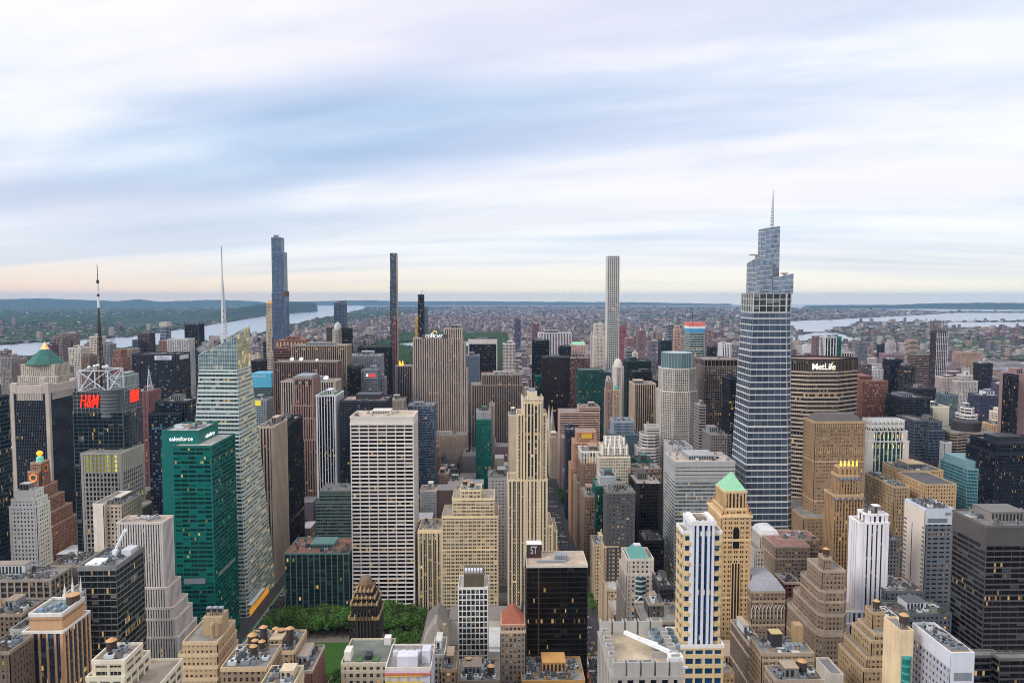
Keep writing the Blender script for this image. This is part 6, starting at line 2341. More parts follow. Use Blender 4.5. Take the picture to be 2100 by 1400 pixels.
B('brick_tower', 'massive brown brick tower with hipped slate roof and arched top windows', 'tower',
  [(1648, 1800, 1062, 676, 66, {'xy': (296, 358)}), (1672, 1775, 866, 690, 27)], st, win=100, roofs=False, hook=hook_linc)
st = V(punch, wall=wall((172, 134, 92), .16, .85, .15), gl=glass((50, 46, 42), .12, .34, 0, .25, 0, (255, 180, 80), (180, 164, 140)), fh=3.6, bw=2.5, pw=1.05, sh=1.2, po=.2, so=-.1, trim=wall((196, 160, 116)), sp=wall((130, 100, 72)))


def hook_295(root, b):
    x0, x1, y0, y1, z0, z1 = b[-1]
    for k in range(5):
        m = MB()
        xx = x0 + (x1 - x0) * k / 4
        m.box(xx - .8, xx + .8, y0 - .8, y0 + .8, z1 - 14, z1 + 2, 0)
        m.lathe(xx, y0, [(.9, z1 + 2), (1.0, z1 + 4), (.35, z1 + 6.5), (.05, z1 + 8)], 6, 1)
        m.build('crown_finial', [wall((178, 142, 98)), plain('floodlit_gold', (255, 200, 80), .5, 0, .5)], root)
    for q in (b[0], b[1]):
        m = MB()
        m.box(q[0] - .4, q[1] + .4, q[2] - .45, q[2] - .08, q[5] - 3.2, q[5] - .9, 0)
        for k in range(6):
            xx = q[0] + (q[1] - q[0]) * k / 5
            m.box(xx - .9, xx + .9, q[2] - .8, q[2] - .5, q[5] - 3.6, q[5] - 1.2, 1)
        m.build('terracotta_frieze', [wall((186, 150, 106)), wall((92, 112, 160))], root)


B('brick_tower', 'golden brown brick tower with lit gilded finials and blue terracotta friezes', 'tower',
  [(1710, 1771, 1016, 600, 18), (1720, 1761, 976, 602, 14), (1724, 1757, 960, 603, 11)], st, win=60, roofs=False, hook=hook_295)
# zig-zag crowned green glass tower
st = S(wall=wall((206, 198, 186), .08), sp=wall((44, 90, 88)), gl=glass((24, 76, 78), .10, .2, .25, .1, 2, (240, 200, 90), (150, 166, 150), mcol=(30, 84, 84)), fh=3.9, bw=4.6, pw=1.1, sh=.8, po=.5, so=.05, rec=.3, cw=7, par=.6, trim=wall((214, 206, 194)), roof=(200, 204, 206))


def hook_zig(root, b):
    x0, x1, y0, y1, z0, z1 = b[-1]
    m = MB()
    n = 8

    def vee(p, q, nx, ny):
        for k in range(n):
            a, c, e = lerp(p, q, k / n), lerp(p, q, (k + .5) / n), lerp(p, q, (k + 1) / n)
            o_ = 1.4
            A, Cc, E_ = (a[0], a[1]), (c[0] + nx * o_, c[1] + ny * o_), (e[0], e[1])
            for zz, hh in ((z1 - 1, 2.4), (z1 - 6.5, 2.2)):
                m.poly([(*A, zz), (*Cc, zz - 4), (*Cc, zz - 4 + hh), (*A, zz + hh)], 0)
                m.poly([(*Cc, zz - 4), (*E_, zz), (*E_, zz + hh), (*Cc, zz - 4 + hh)], 0)
                m.poly([(*A, zz + hh), (*Cc, zz - 4 + hh), (*E_, zz + hh)], 0)
    vee((x0, y0 - .3), (x1, y0 - .3), 0, -1)
    vee((x0 - .3, y1), (x0 - .3, y0), -1, 0)
    m.build('zigzag_crown', wall((210, 204, 196)), root)
    for q in (b[0], b[1]):
        for k in range(7):
            xx = q[0] + 6 + (q[1] - q[0] - 12) * k / 6
            part_box(root, 'floodlight', xx - .25, xx + .25, q[2] - .85, q[2] - .7, q[5] - 8, q[5] - 3.5, plain('lit_upright', (255, 210, 120), .5, 0, .7))


B('office_tower', 'cream and green glass tower with white zigzag crown beside the brown brick tower', 'office tower',
  [(1779, 1864, 905, 800, 22), (1782, 1861, 884, 801, 20), (1786, 1855, 862, 802, 18, {'st': V(st, cw=1.0)})], st, amt=1, hook=hook_zig, roofs=False)
st = V(punch, wall=wall((166, 136, 100), .16, .85, .2), gl=glass((54, 46, 40), .16, .3, pale=(170, 156, 130)), bw=2.7, pw=1.3, trim=wall((186, 156, 118)), roof=(96, 94, 94))
B('stone_building', 'long brown brick hotel block with red roof hut in front of the zigzag crowned tower', 'building', [(1834, 1866, 999, 690, 57)], st, win=40, amt=4)
B('stone_building', 'tan brick block with white parapets and cluttered roof beside the long brown hotel', 'building', [(1897, 1962, 994, 690, 50), (1850, 1935, 966, 760, 40)], V(st, wall=wall((196, 158, 112), .14, .85, .15)), amt=4)
# deco white tower
st = S(wall=wall((232, 226, 230), .06), sp=wall((56, 46, 60)), gl=glass((34, 28, 42), .03, .15, 0, .2, 0, (220, 200, 180), (170, 170, 176)), fh=3.6, bw=3.7, pw=2.1, sh=1.3, po=.55, so=-.2, rec=.35, cw=2.3, par=.8, trim=wall((238, 232, 234)), pup=.0, roof=(206, 190, 170))
B('stone_tower', 'bright white art deco tower with dark vertical window strips and cascading setbacks', 'tower',
  [(1729, 1820, 1354, 522, 30, {'xy': (255, 289)}), (1732, 1824, 1334, 523, 27, {'xy': (257.5, 289)}), (1741, 1822, 1308, 524, 25, {'xy': (260.5, 289)}), (1746, 1822, 1279, 525, 22, {'xy': (262.5, 289)}), (1756, 1822, 1254, 526, 20, {'xy': (265, 289)}), (1765, 1823, 1073, 528, 17), (1778, 1821, 1056, 529, 13)], st, amt=1.5, pent=True)
# grey slab with blank cream flank
st = V(punch, wall=wall((112, 114, 122), .1), gl=glass((30, 36, 50), .05, .2, .1, .15, 4, (240, 170, 80), (120, 160, 180), mcol=(70, 72, 80)), fh=3.75, bw=5.6, pw=1.4, sh=2.2, cw=2, trim=wall((200, 206, 214)), roof=(110, 112, 114))
stb = V(st, wall=wall((222, 206, 190), .08), blank='W', gl=glass((30, 36, 50), .05, .2))


def hook_grey(root, b):
    x0, x1, y0, y1, z0, z1 = b[-1]
    m = MB()
    m.box(x0 - .3, x1 + .3, y0 - .35, y0 - .05, z1 - 12, z1 + 1.2, 0)
    m.build('pale_crown_panel', wall((196, 204, 212), .08), root)
    part_box(root, 'louvre_panel', x0 + 1, x1 - 5, y0 - .5, y0 - .37, z1 - 10.5, z1 - 7, wall((110, 116, 124)))
    sign('001', root, (x1 - 4.3, y0 - .55, z1 - 3.4), 3, wall((120, 70, 76)), width=4.6, height=2.6, depth=.05)
    part_box(root, 'slot_window_strip', b[0][0] - .12, b[0][0] - .02, (b[0][2] + b[0][3]) / 2 + 2, (b[0][2] + b[0][3]) / 2 + 2.8, 10, z1 - 16, DARKMETAL)
    m = MB()
    z = 20
    while z < z1 - 14:
        m.box(b[0][0] - .3, b[0][0] - .03, b[0][3] - 4.5, b[0][3] - .3, z, z + 1.6, 0)
        m.box(b[0][0] - .3, b[0][0] - .03, b[0][2] + .3, b[0][2] + 3, z, z + 1.6, 0)
        z += 3.75
    m.build('grey_spandrel', wall((120, 126, 134)), root)


B('office_tower', 'grey office slab with blank cream flank and pale panelled top', 'office tower', [(1897, 1956, 1046, 560, 29, {'st': stb}), (1900, 1956, 1045, 559.3, 29, {'z0': 0, 'xy': (at(1899, 1045, 559)[0] + .6, at(1956, 1045, 559)[0])})], st, amt=3, hook=hook_grey)
B('office_block', 'lower grey block with rooftop sheds beside the blank cream flank', 'office block', [(1818, 1895, 1214, 520, 30)], V(punch_grey, wall=wall((100, 104, 112)), roof=(196, 160, 124)), amt=5)
B('office_block', 'lowest grey block with green terrace in front of the grey sheds', 'office block', [(1838, 1952, 1262, 492, 24)], V(punch_grey, wall=wall((92, 96, 104)), roof=(120, 130, 100)), amt=2)
B('office_block', 'plain grey block with large windows just behind the white deco tower', 'office block', [(1800, 1846, 1108, 640, 40)], V(punch_grey, wall=wall((120, 120, 122)), roof=(150, 156, 160)), amt=3)
B('office_block', 'low flat building with broad pale blue grey roof behind the white deco tower', 'office block', [(1760, 1850, 1058, 700, 60)], V(punch_grey, wall=wall((150, 156, 160)), roof=(160, 168, 170)), amt=1, pent=False)
# black banded slab at the edge
st = S(wall=wall((84, 78, 76), .12, .5), gl=glass((20, 22, 28), .03, .2, .2, .12, 4, (210, 160, 90), (90, 96, 104), mcol=(44, 44, 48)), fh=3.9, bw=6, pw=.16, sh=1.05, po=.02, so=.2, rec=.15, cw=.4, par=1.0, roof=(130, 128, 126), trim=wall((104, 98, 92), .1, .5))
B('office_tower', 'big dark brown glass office slab with thin floor lines at the edge of the view', 'office tower', [(2024, 2200, 1084, 470, 36), (2024, 2200, 1080, 469.6, 36.8, {'st': V(st, sh=99), 'z0': at(2024, 1118, 470)[1]})], st, amt=4, pent=True)
B('office_block', 'dark stepped glass wing with pale roof in front of the big dark slab', 'office block', [(2050, 2200, 1352, 392, 7), (1990, 2052, 1346, 398, 7)], st, amt=2)
st = V(punch, wall=wall((176, 176, 188), .08), gl=glass((40, 42, 50), .06, .3), fh=3.7, bw=3.0, pw=1.3, sh=1.9, trim=wall((206, 202, 204)), roof=(130, 128, 122))


def hook_box(root, b):
    x0, x1, y0, y1, z0, z1 = b[-1]
    m = MB()
    m.box(x0 + .01, x1 - .01, y0 - .4, y0 - .05, 0, z1 + 1, 0)
    m.box(x0 - .4, x0 - .05, y0, y1, z1 - 7, z1 + 1, 0)
    m.build('white_panel_wall', wall((206, 206, 214), .07), root)
    part_box(root, 'louvre_panel', x0 + 1.6, x1 - 1.2, y0 - .6, y0 - .42, z1 - 13, z1 - 9, wall((130, 134, 140)))
    part_box(root, 'roof_well', x0 + 1, x1 - 1, y0 + 1.5, y0 + 8, z1 + .05, z1 + .6, wall((150, 118, 84)))


B('office_tower', 'white panelled slab with rows of small windows on its long flank near the lower edge', 'office tower', [(1950, 1998, 1341, 335, 32)], st, amt=2, hook=hook_box, pent=False)
st = V(punch, wall=wall((168, 138, 100), .15, .85, .15), gl=glass((56, 56, 54), .06, .4, pale=(190, 190, 186)), fh=3.5, bw=2.5, pw=1.2, sh=1.6, trim=wall((180, 152, 114)), frame=wall((120, 104, 84)))
B('brick_tower', 'brown brick apartment house with stacked setback terraces below the white deco tower', 'tower',
  [(1771, 1842, 1374, 388, 30), (1778, 1842, 1350, 390, 27), (1787, 1841, 1316, 392, 23), (1795, 1840, 1302, 394, 20), (1790, 1815, 1258, 402, 9)], st, win=80, amt=4, tanks=1)
B('brick_building', 'small white painted house with glazed roof hut by the brown terraced apartment house', 'building', [(1818, 1848, 1272, 450, 20)], punch_white, amt=2)


def hook_bay(root, b):
    x0, x1, y0, y1, z0, z1 = b[-1]
    m = MB()
    for z in range(40, int(z1) - 12, 4):
        m.lathe(x1 - 3.5, y0 + .2, [(2.4, z), (2.4, z + 2.9)], 14, 0)
        m.lathe(x1 - 3.5, y0 + .2, [(2.6, z + 2.9), (2.6, z + 4)], 14, 1)
    m.build('green_bay', [glass((40, 120, 116), .1, .1, .3, .1), wall((60, 150, 140))], root)
    water_tank(root, x0 + 5, y0 + 6, z1, 2.2, 4.2)


B('apartment_tower', 'narrow cream slab with round green glass bay and one roof water tank', 'apartment tower', [(1847, 1874, 1296, 352, 16)], V(punch, wall=wall((226, 196, 152)), blank='SW'), amt=1, hook=hook_bay)
B('brick_building', 'small grey concrete box with flat recessed roof near the lower edge', 'building', [(1704, 1730, 1385, 372, 18)], V(punch, wall=wall((196, 184, 170)), blank='SW', roof=(130, 130, 132)), amt=0, pent=False)
# brown mid rise cluster
st = V(punch, wall=wall((150, 126, 106), .16, .85, .2), gl=glass((50, 46, 44), .12, .42, 0, .25, 0, (255, 190, 80), (186, 182, 174)), fh=3.6, bw=2.7, pw=1.3, sh=1.8, trim=wall((176, 152, 128)), belt=5, frame=wall((120, 104, 90)))
B('brick_tower', 'brown masonry block with rounded corners stepping up to a small turret', 'tower',
  [(1676, 1744, 1302, 470, 58, {'cham': 4}), (1680, 1742, 1263, 474, 48, {'cham': 4}), (1683, 1740, 1214, 478, 36, {'cham': 3}), (1686, 1734, 1172, 482, 24), (1690, 1706, 1146, 484, 9)], st, win=90, amt=3, tanks=1)


def hook_goth(root, b):
    x0, x1, y0, y1, z0, z1 = b[-1]
    hip(root, x0, x1, y0, y1, z1 + .9, z1 + 8, wall((150, 150, 156)), 'mansard_roof', x1 - x0 - 9, y1 - y0 - 10, .2)
    m = MB()
    n = 9
    for k in range(n):
        xx = x0 + (x1 - x0) * (k + .5) / n
        for s_ in (-1, 1):
            m.bar((xx + s_ * 1.3, y0 - .3, z1 - 13), (xx, y0 - .3, z1 - 9.5), .5, 0)
        m.box(xx - 1.6, xx - 1.2, y0 - .5, y0 - .1, z1 - 20, z1 - 12, 0)
    m.build('gothic_arcade', wall((206, 192, 174)), root)


B('stone_building', 'brown stone building with white pointed arcade and grey mansard roof', 'building', [(1542, 1611, 1214, 520, 34)], V(st, wall=wall((140, 118, 98), .16)), win=60, roofs=False, hook=hook_goth)
B('stone_building', 'brown block with pink flat roof at the foot of the massive hipped brown tower', 'building', [(1592, 1662, 1122, 612, 46), (1600, 1680, 1108, 630, 26)], V(st, roof=(168, 124, 116)), win=50, amt=2)


def hook_dome(root, b):
    x0, x1, y0, y1, z0, z1 = b[-1]
    m = MB()
    m.prism([(x0, y0), (x1, y0), (x1, y1), (x0, y1)], z1 + .3, z1 + 5, 0, False, None, [(x0 + 2.2, y0 + 2.2), (x1 - 2.2, y0 + 2.2), (x1 - 2.2, y1 - 2.2), (x0 + 2.2, y1 - 2.2)])
    m.prism([(x0 + 2.2, y0 + 2.2), (x1 - 2.2, y0 + 2.2), (x1 - 2.2, y1 - 2.2), (x0 + 2.2, y1 - 2.2)], z1 + 5, z1 + 7.5, 0, False, None, [(x0 + 6, y0 + 6), (x1 - 6, y0 + 6), (x1 - 6, y1 - 6), (x0 + 6, y1 - 6)])
    m.build('mansard_dome', wall((206, 202, 200)), root)


B('stone_building', 'white crowned mansard building with colonnade at the foot of the tapered glass tower', 'building', [(1548, 1602, 1128, 640, 34), (1560, 1600, 1100, 644, 24)], V(punch, wall=wall((186, 176, 166)), bw=2.6, pw=1.3), roofs=False, hook=hook_dome)
B('brick_building', 'small red brick building tucked between pink roofed block and rounded brown block', 'building', [(1608, 1640, 1196, 560, 20)], V(punch_red, wall=wall((120, 70, 66))), amt=2)
st2 = V(st, wall=wall((164, 136, 102), .15, .85, .15), bw=4.6, pw=1.4, nm=1, mw=.5, gl=glass((54, 62, 66), .06, .4, pale=(170, 176, 174)))


def hook_tanbig(root, b):
    x0, x1, y0, y1, z0, z1 = b[-1]
    part_box(root, 'dark_tank_house', x0 + 9, x0 + 15.5, y0 + 9, y0 + 15, z1, z1 + 8, wall((52, 48, 50)))
    part_box(root, 'tank_cap', x0 + 8.8, x0 + 15.7, y0 + 8.8, y0 + 15.2, z1 + 8, z1 + 8.5, wall((196, 176, 116)))
    part_box(root, 'lift_tower', x1 - 7, x1 - 2, y1 - 9, y1 - 3, z1, z1 + 12, wall((176, 142, 100)))
    for k in range(4):
        part_box(root, 'cooling_unit', x0 + 17 + k * 2.6, x0 + 19 + k * 2.6, y0 + 5, y0 + 9, z1, z1 + 3, METAL)


B('brick_building', 'tan brick loft building with black roof tank house below the gothic arcade building', 'building', [(1562, 1670, 1342, 402, 20)], st2, win=60, amt=2, hook=hook_tanbig, pent=False)
B('brick_building', 'tan low building with scaffold and round tank at the lower edge near the tan loft', 'building', [(1590, 1690, 1398, 340, 14)], V(st2, wall=wall((150, 128, 100))), amt=5, tanks=2)
B('brick_building', 'dark narrow loft building beside the tan stone pyramid tower base', 'building', [(1540, 1572, 1330, 440, 40)], V(st, wall=wall((110, 92, 78))), amt=3)
B('brick_building', 'brown mid block building with pale roof between rounded brown block and white deco tower', 'building', [(1725, 1762, 1255, 600, 40)], V(st, wall=wall((140, 116, 94))), amt=3)
B('stone_building', 'tan stone annex with belt courses at the foot of the pyramid roofed tower', 'building', [(1482, 1545, 1380, 470, 40)], V(st, wall=wall((184, 150, 106))), amt=2)
# ---------------------------------------------------------------- midtown, further up
OT, AT, BB = 'office_tower', 'apartment_tower', 'brick_building'
vribs = lambda rgb, **k: V(ribs_tan, wall=wall(rgb, .1), **k)
vp = lambda rgb, **k: V(punch, wall=wall(rgb, .14, .85, .1), trim=wall(tuple(min(255, int(q * 1.12)) for q in rgb)), **k)
vc = lambda rgb, g=G_DARK, **k: V(curtain_dark, wall=wall(rgb, .1, .5), sp=wall(tuple(int(q * .8) for q in rgb), .1, .4), gl=g, **k)
vb = lambda rgb, g=G_DARK, **k: V(bands_grey, wall=wall(rgb, .1), gl=g, **k)
C = lambda n, lab, vols, st, **k: B(n, lab, {'office_tower': 'office tower', 'apartment_tower': 'apartment tower', 'brick_building': 'building', 'office_block': 'office block', 'stone_building': 'building', 'brick_tower': 'tower'}[n], vols, st, **k)
DSH = lambda: None


def dish(root, x, y, z, r_):
    m = MB()
    pr = []
    for k in range(5):
        f = k / 4
        pr.append((r_ * f + .05, f * f * r_ * .35))
    N = 14
    R = []
    ax = Vector((0, -.75, .66)).normalized()
    u, v = Vector((1, 0, 0)), ax.cross(Vector((1, 0, 0)))
    for rr, d in pr:
        R.append([tuple(Vector((x, y, z + r_ + 1)) + ax * d + u * rr * math.cos(2 * math.pi * i / N) + v * rr * math.sin(2 * math.pi * i / N)) for i in range(N)])
    m.rings(R, 0, False, True)
    m.bar((x, y, z), (x, y, z + r_ + 1), .6, 0)
    return m.build('satellite_dish', WHITE, root)


def dishes(*px):
    def h(root, b):
        q = b[-1]
        for p, r_ in px:
            dish(root, at(p, 800, q[2] + 6)[0], q[2] + 6, q[5], r_)
    return h


# sixth avenue row
C(OT, 'cream ribbed office slab with tall slots, narrow face to the low glass block', [(527, 559, 877, 794, 52)], V(ribs_tan, wall=wall((190, 166, 144), .1), sp=wall((70, 58, 50)), bw=3.2, pw=1.5, po=.9, gl=G_DARK), amt=3)
C(OT, 'black glass slab with planted roof edge beside the cream ribbed slab', [(560, 590, 872, 858, 66), (566, 584, 866, 862, 40)], vc((36, 38, 46), glass((22, 26, 34), .06, .12, .2, .1, 2)), amt=3)
st = vribs((150, 116, 104), bw=3.4, pw=1.7, sp=wall((74, 58, 56)), sh=1.2)


def hook_am(root, b):
    q = b[-1]
    for k in range(3):
        xx = q[0] + 2 + k * (q[1] - q[0] - 9) / 2
        part_box(root, 'crown_opening', xx, xx + 5, q[2] - .5, q[2] - .05, q[5] - 9, q[5] - 3, DARKMETAL)
    part_box(root, 'plant_room', q[0] + 2, q[1] - 2, q[2] + 3, q[3] - 3, q[5], q[5] + 4, METAL)


C(OT, 'reddish granite setback tower with squared openings in its crown', [(590, 650, 902, 1010, 62), (594, 646, 858, 1014, 54), (597, 642, 832, 1018, 46), (602, 642, 776, 1020, 40)], st, roofs=False, hook=hook_am)
C(OT, 'black office tower with white vertical stripes and a green roof strip', [(648, 688, 812, 962, 50)], V(vribs((206, 206, 212), bw=3.6, pw=.9, po=.8, sp=BLACK, gl=G_BLK), roof=(120, 140, 90)), amt=2)
C(OT, 'pale ribbed slab carrying two big white satellite dishes', [(576, 688, 783, 1105, 40)], vribs((186, 170, 156), bw=3.6, pw=1.4), amt=1, hook=dishes((650, 4.2), (669, 4.2)))
C(OT, 'brown ribbed slab with white satellite dishes behind the reddish granite tower', [(559, 691, 743, 1185, 40)], vribs((128, 100, 92), bw=3.6, pw=1.4, sp=wall((80, 62, 58))), amt=2, hook=dishes((600, 3.6), (619, 3.6), (651, 2.4)))
C(OT, 'tallest tan ribbed slab behind the brown slab with dishes', [(597, 711, 709, 1270, 44)], vribs((158, 136, 116), bw=3.6, pw=1.4), amt=2)


def hook_arch(root, b):
    x0, x1, y0, y1, z0, z1 = b[-1]
    m = MB()
    for k in range(8):
        xx = x0 + 2 + k * (x1 - x0 - 4) / 8
        m.box(xx + .8, xx + 6, y0 - .4, y0 - .05, z1 - 15, z1 - 3, 0)
    m.build('attic_opening', wall((206, 170, 140)), root)


C(OT, 'red brown slab with pale openings along its attic storey', [(563, 625, 698, 1430, 40)], vribs((150, 96, 80), bw=3.6, pw=1.4), amt=1, hook=hook_arch)
C(OT, 'dark red tower with stacked bands in front of the red brown attic slab', [(560, 598, 714, 1340, 30)], vb((130, 84, 72), fh=5, sh=2), amt=1)
C(OT, 'grey grid office slab with small rooftop dish beside the tallest tan ribbed slab', [(711, 781, 729, 1345, 40)], vp((146, 146, 156), bw=3.4, pw=1.5, sh=1.6, gl=G_DARK), amt=2)
C(OT, 'black office slab with flat top next to the hair thin tower', [(734, 797, 713, 1500, 50)], vc((30, 32, 40)), amt=2)
C(OT, 'dark green glass slab with thin white frame below the grey grid slab', [(712, 740, 752, 1240, 30)], vc((60, 66, 66), glass((28, 44, 42), .05, .1, .2, .1, 1), bw=4), amt=2)


def hook_logo(root, b):
    x0, x1, y0, y1, z0, z1 = b[-1]
    z = z1 - 9
    cx = (x0 + x1) / 2
    part_box(root, 'sign_panel', x0 + 4, x1 - 2, y0 - .4, y0 - .1, z - 4.5, z + 4.5, wall((120, 122, 130)))
    m = MB()
    m.box(cx, cx + 9.5, y0 - .8, y0 - .45, z - 2, z + 2, 0)
    m.build('red_logo_bar', plain('lit_red_logo', (255, 40, 40), .4, 0, 1.0), root)
    m = MB()
    m.prism([(cx - 5.6, y0 - .8), (cx - 2.6, y0 - .8), (cx - 2.6, y0 - .45), (cx - 5.6, y0 - .45)], z - 1.6, z + 1.6)
    m.prism([(cx - 5, y0 - .79), (cx - 3.2, y0 - .79), (cx - 3.2, y0 - .46), (cx - 5, y0 - .46)], z + 1.6, z + 2.8)
    m.build('white_emblem', LITW, root)


C(OT, 'grey banded tower with glowing red and white emblem near its top', [(741, 775, 759, 1215, 34)], vb((128, 130, 140), fh=3.8), amt=1, hook=hook_logo)
C(OT, 'grey narrow slab edge standing behind the tower with red emblem', [(772, 788, 776, 1235, 30)], vp((140, 138, 146)), amt=1)
C(OT, 'dark square gridded slab with tan roof and grey plant boxes behind the white banded slab', [(697, 792, 824, 958, 52)], vc((52, 56, 68), glass((26, 30, 40), .04, .1, .1, .15, 1), bw=3.0, pw=.7, roof=(196, 166, 144)), amt=3, pent=True)
C(OT, 'stepped small tan stone tower behind the white banded slab', [(792, 834, 842, 1130, 34), (797, 829, 820, 1133, 26)], vp((158, 140, 128), bw=2.6), amt=1)


def hook_gold(root, b):
    x0, x1, y0, y1, z0, z1 = b[-1]
    m = MB()
    cx = at(822, 748, y0)[0]
    m.box(cx - 4, cx + 4, y0 + 4, y0 + 8, z1, z1 + 4)
    for s_ in (-1, 1):
        m.lathe(cx + s_ * 2.6, y0 + 6, [(1.6, z1 + 4), (1.4, z1 + 8), (.2, z1 + 10)], 8)
    m.build('gilded_ornament', plain('gold_floodlit', (255, 180, 40), .4, 0, .8), root)


C(OT, 'dark tower of pale vertical ribs with small golden ornament on the roof', [(811, 847, 751, 1335, 30)], vribs((150, 140, 140), bw=3.4, pw=.8, sp=wall((50, 46, 50)), gl=G_BLK), amt=0, pent=False, hook=hook_gold)
C(OT, 'speckled blue grey glass tower with faceted panels behind the white banded slab', [(836, 890, 833, 1022, 34)], S(wall=wall((110, 120, 134), .2, .4), sp=wall((88, 102, 120), .25, .35), gl=glass((58, 72, 92), .03, .4, .4, .12, 1, pale=(170, 176, 180)), fh=3.8, bw=2.6, pw=.2, sh=1.2, po=.1, so=.2, rec=.15, par=1.5), amt=3)


def hook_frame(root, b):
    x0, x1, y0, y1, z0, z1 = b[-1]
    W_ = wall((206, 190, 184))
    m = MB()
    m.box(x0 - 1, x0 + 1.6, y0 - .8, y0 + 3, 0, z1 + 1.4)
    m.box(x1 - 1.6, x1 + 1, y0 - .8, y0 + 3, 0, z1 + 1.4)
    m.box(x0 + 1.6, x1 - 1.6, y0 - .6, y0 + 3, z1 - 12, z1 + 1.4)
    m.build('white_frame', W_, root)


C(OT, 'black glass tower framed in pale stone at the edge of the long park', [(961, 1019, 696, 1910, 40)], vc((28, 28, 38), glass((24, 24, 36), .08, .1, .15, .12, 2, (230, 110, 60))), amt=1, hook=hook_frame)
C(OT, 'grey blue glass slab between the great tan slab and the black framed tower', [(953, 983, 730, 1500, 40)], vb((110, 120, 134), G_BLUE), amt=1)
C(AT, 'pale stone grid tower at the corner of the long park', [(1031, 1057, 705, 1800, 34)], vp((206, 192, 184), bw=3.4, pw=1.2, sh=1.3, gl=G_DARK), amt=1)
C(OT, 'tan ribbed slab lower than the great tan slab with setback wings', [(966, 1072, 790, 1412, 50), (987, 1069, 769, 1414, 40)], vribs((160, 138, 124), bw=3.6, pw=1.4, sp=wall((90, 76, 70))), amt=3)
C(OT, 'brown flank slab joined behind the lower tan ribbed slab', [(1057, 1070, 766, 1460, 34)], vp((130, 104, 94)), amt=1)
C('office_block', 'small bright teal glass block with concrete cap before the lower tan slab', [(976, 1008, 862, 1060, 24), (976, 1007, 844, 1061, 22, {'st': vp((150, 146, 150), bw=9, pw=8, sh=3)})], V(curtain_teal, gl=glass((16, 92, 88), .05, .25, .25, .1, 2, pale=(70, 150, 140))), amt=2)
C('office_block', 'narrow tan party wall block beside the slender cream setback tower', [(1042, 1062, 852, 830, 24)], vp((196, 170, 146), bw=4, pw=2.6, blank='S'), amt=1)
C('office_block', 'mid tan ribbed block between bright teal block and lower tan slab', [(1004, 1014, 832, 1120, 30)], vribs((160, 140, 130)), amt=1)

# park end and east of the avenue
C(OT, 'slim black blue glass slab rising by the long avenue', [(1092, 1127, 700, 1790, 36)], vc((28, 34, 48), G_BLK), amt=0)
C(OT, 'white marble slab of close vertical piers facing the corner of the park', [(1105, 1172, 683, 1990, 40)], vribs((210, 200, 206), bw=4.4, pw=2.0, po=1.0, sp=wall((70, 60, 70))), amt=1)
C(OT, 'dark blocky tower between white pier slab and pink tower', [(1148, 1171, 712, 1750, 30)], vc((38, 40, 50)), amt=0)


def hook_pink(root, b):
    x0, x1, y0, y1, z0, z1 = b[-1]
    hip(root, x0 + 2, x1 - 2, y0 + 2, y1 - 2, z1 + 1.2, z1 + 8, COPPER, 'green_roof', x1 - x0 - 10, 4)
    m = MB()
    for k in range(4):
        xx = x0 + 3 + k * (x1 - x0 - 6) / 4
        m.box(xx + 1, xx + 4.6, y0 - .5, y0 - .05, z1 - 60, z1 - 24, 0)
    m.build('tall_slot', DARKMETAL, root)
    for xx in (x0, x1 - 3):
        part_box(root, 'corner_lamp', xx, xx + 3, y0 - .3, y0 + 2, z1, z1 + 3, GOLD)


C(OT, 'pink granite tower with green sloping roof between the corner lamps', [(1172, 1203, 708, 1800, 34)], vp((200, 164, 152), bw=4, pw=2.2), roofs=False, hook=hook_pink)
st = vc((44, 36, 38), glass((44, 34, 36), .04, .35, .2, .12, 1, pale=(74, 60, 60)), bw=3.4, pw=.3, sh=.8)
C(OT, 'dark brown glass slab tower beside the white pointed church spire', [(1113, 1169, 734, 1425, 40)], st, amt=1)
C(OT, 'brown banded block behind the dark brown glass slab', [(1163, 1210, 735, 1560, 40)], vp((104, 66, 62)), amt=2)
C('office_block', 'blue teal low glass block at the foot of the dark blue slab', [(1098, 1114, 772, 1480, 20)], curtain_teal, amt=0)


def spire_church():
    rt = empty('church', (150, 1360, 0))
    tag(rt, 'white stone gothic church spire before the dark brown glass slab', 'church')
    W_ = wall((206, 190, 172), .12)
    for i, (px, pt_) in enumerate(((1126, 828), (1132.5, 832))):
        x, zt_ = at(px, pt_, 1345 + i * 12)
        y = 1345 + i * 12
        m = MB()
        m.box(x - 5, x + 5, y - 5, y + 5, 0, zt_ * .52)
        m.lathe(x, y, [(5.4, zt_ * .52), (3.6, zt_ * .7), (1.6, zt_ * .88), (.1, zt_)], 8)
        for k in range(4):
            m.lathe(x + (5 if k % 2 else -5), y + (5 if k > 1 else -5), [(1, zt_ * .5), (.9, zt_ * .56), (.05, zt_ * .64)], 6)
        m.build('spire', W_, rt)
    m = MB()
    x, _ = at(1129, 900, 1350)
    m.box(x - 10, x + 34, 1352, 1370, 0, 26)
    m.prism([(x - 10, 1352), (x + 34, 1352), (x + 34, 1370), (x - 10, 1370)], 26, 38, 0, False, None, [(x - 10, 1360.9), (x + 34, 1360.9), (x + 34, 1361.1), (x - 10, 1361.1)])
    m.build('nave', wall((186, 172, 158)), rt)


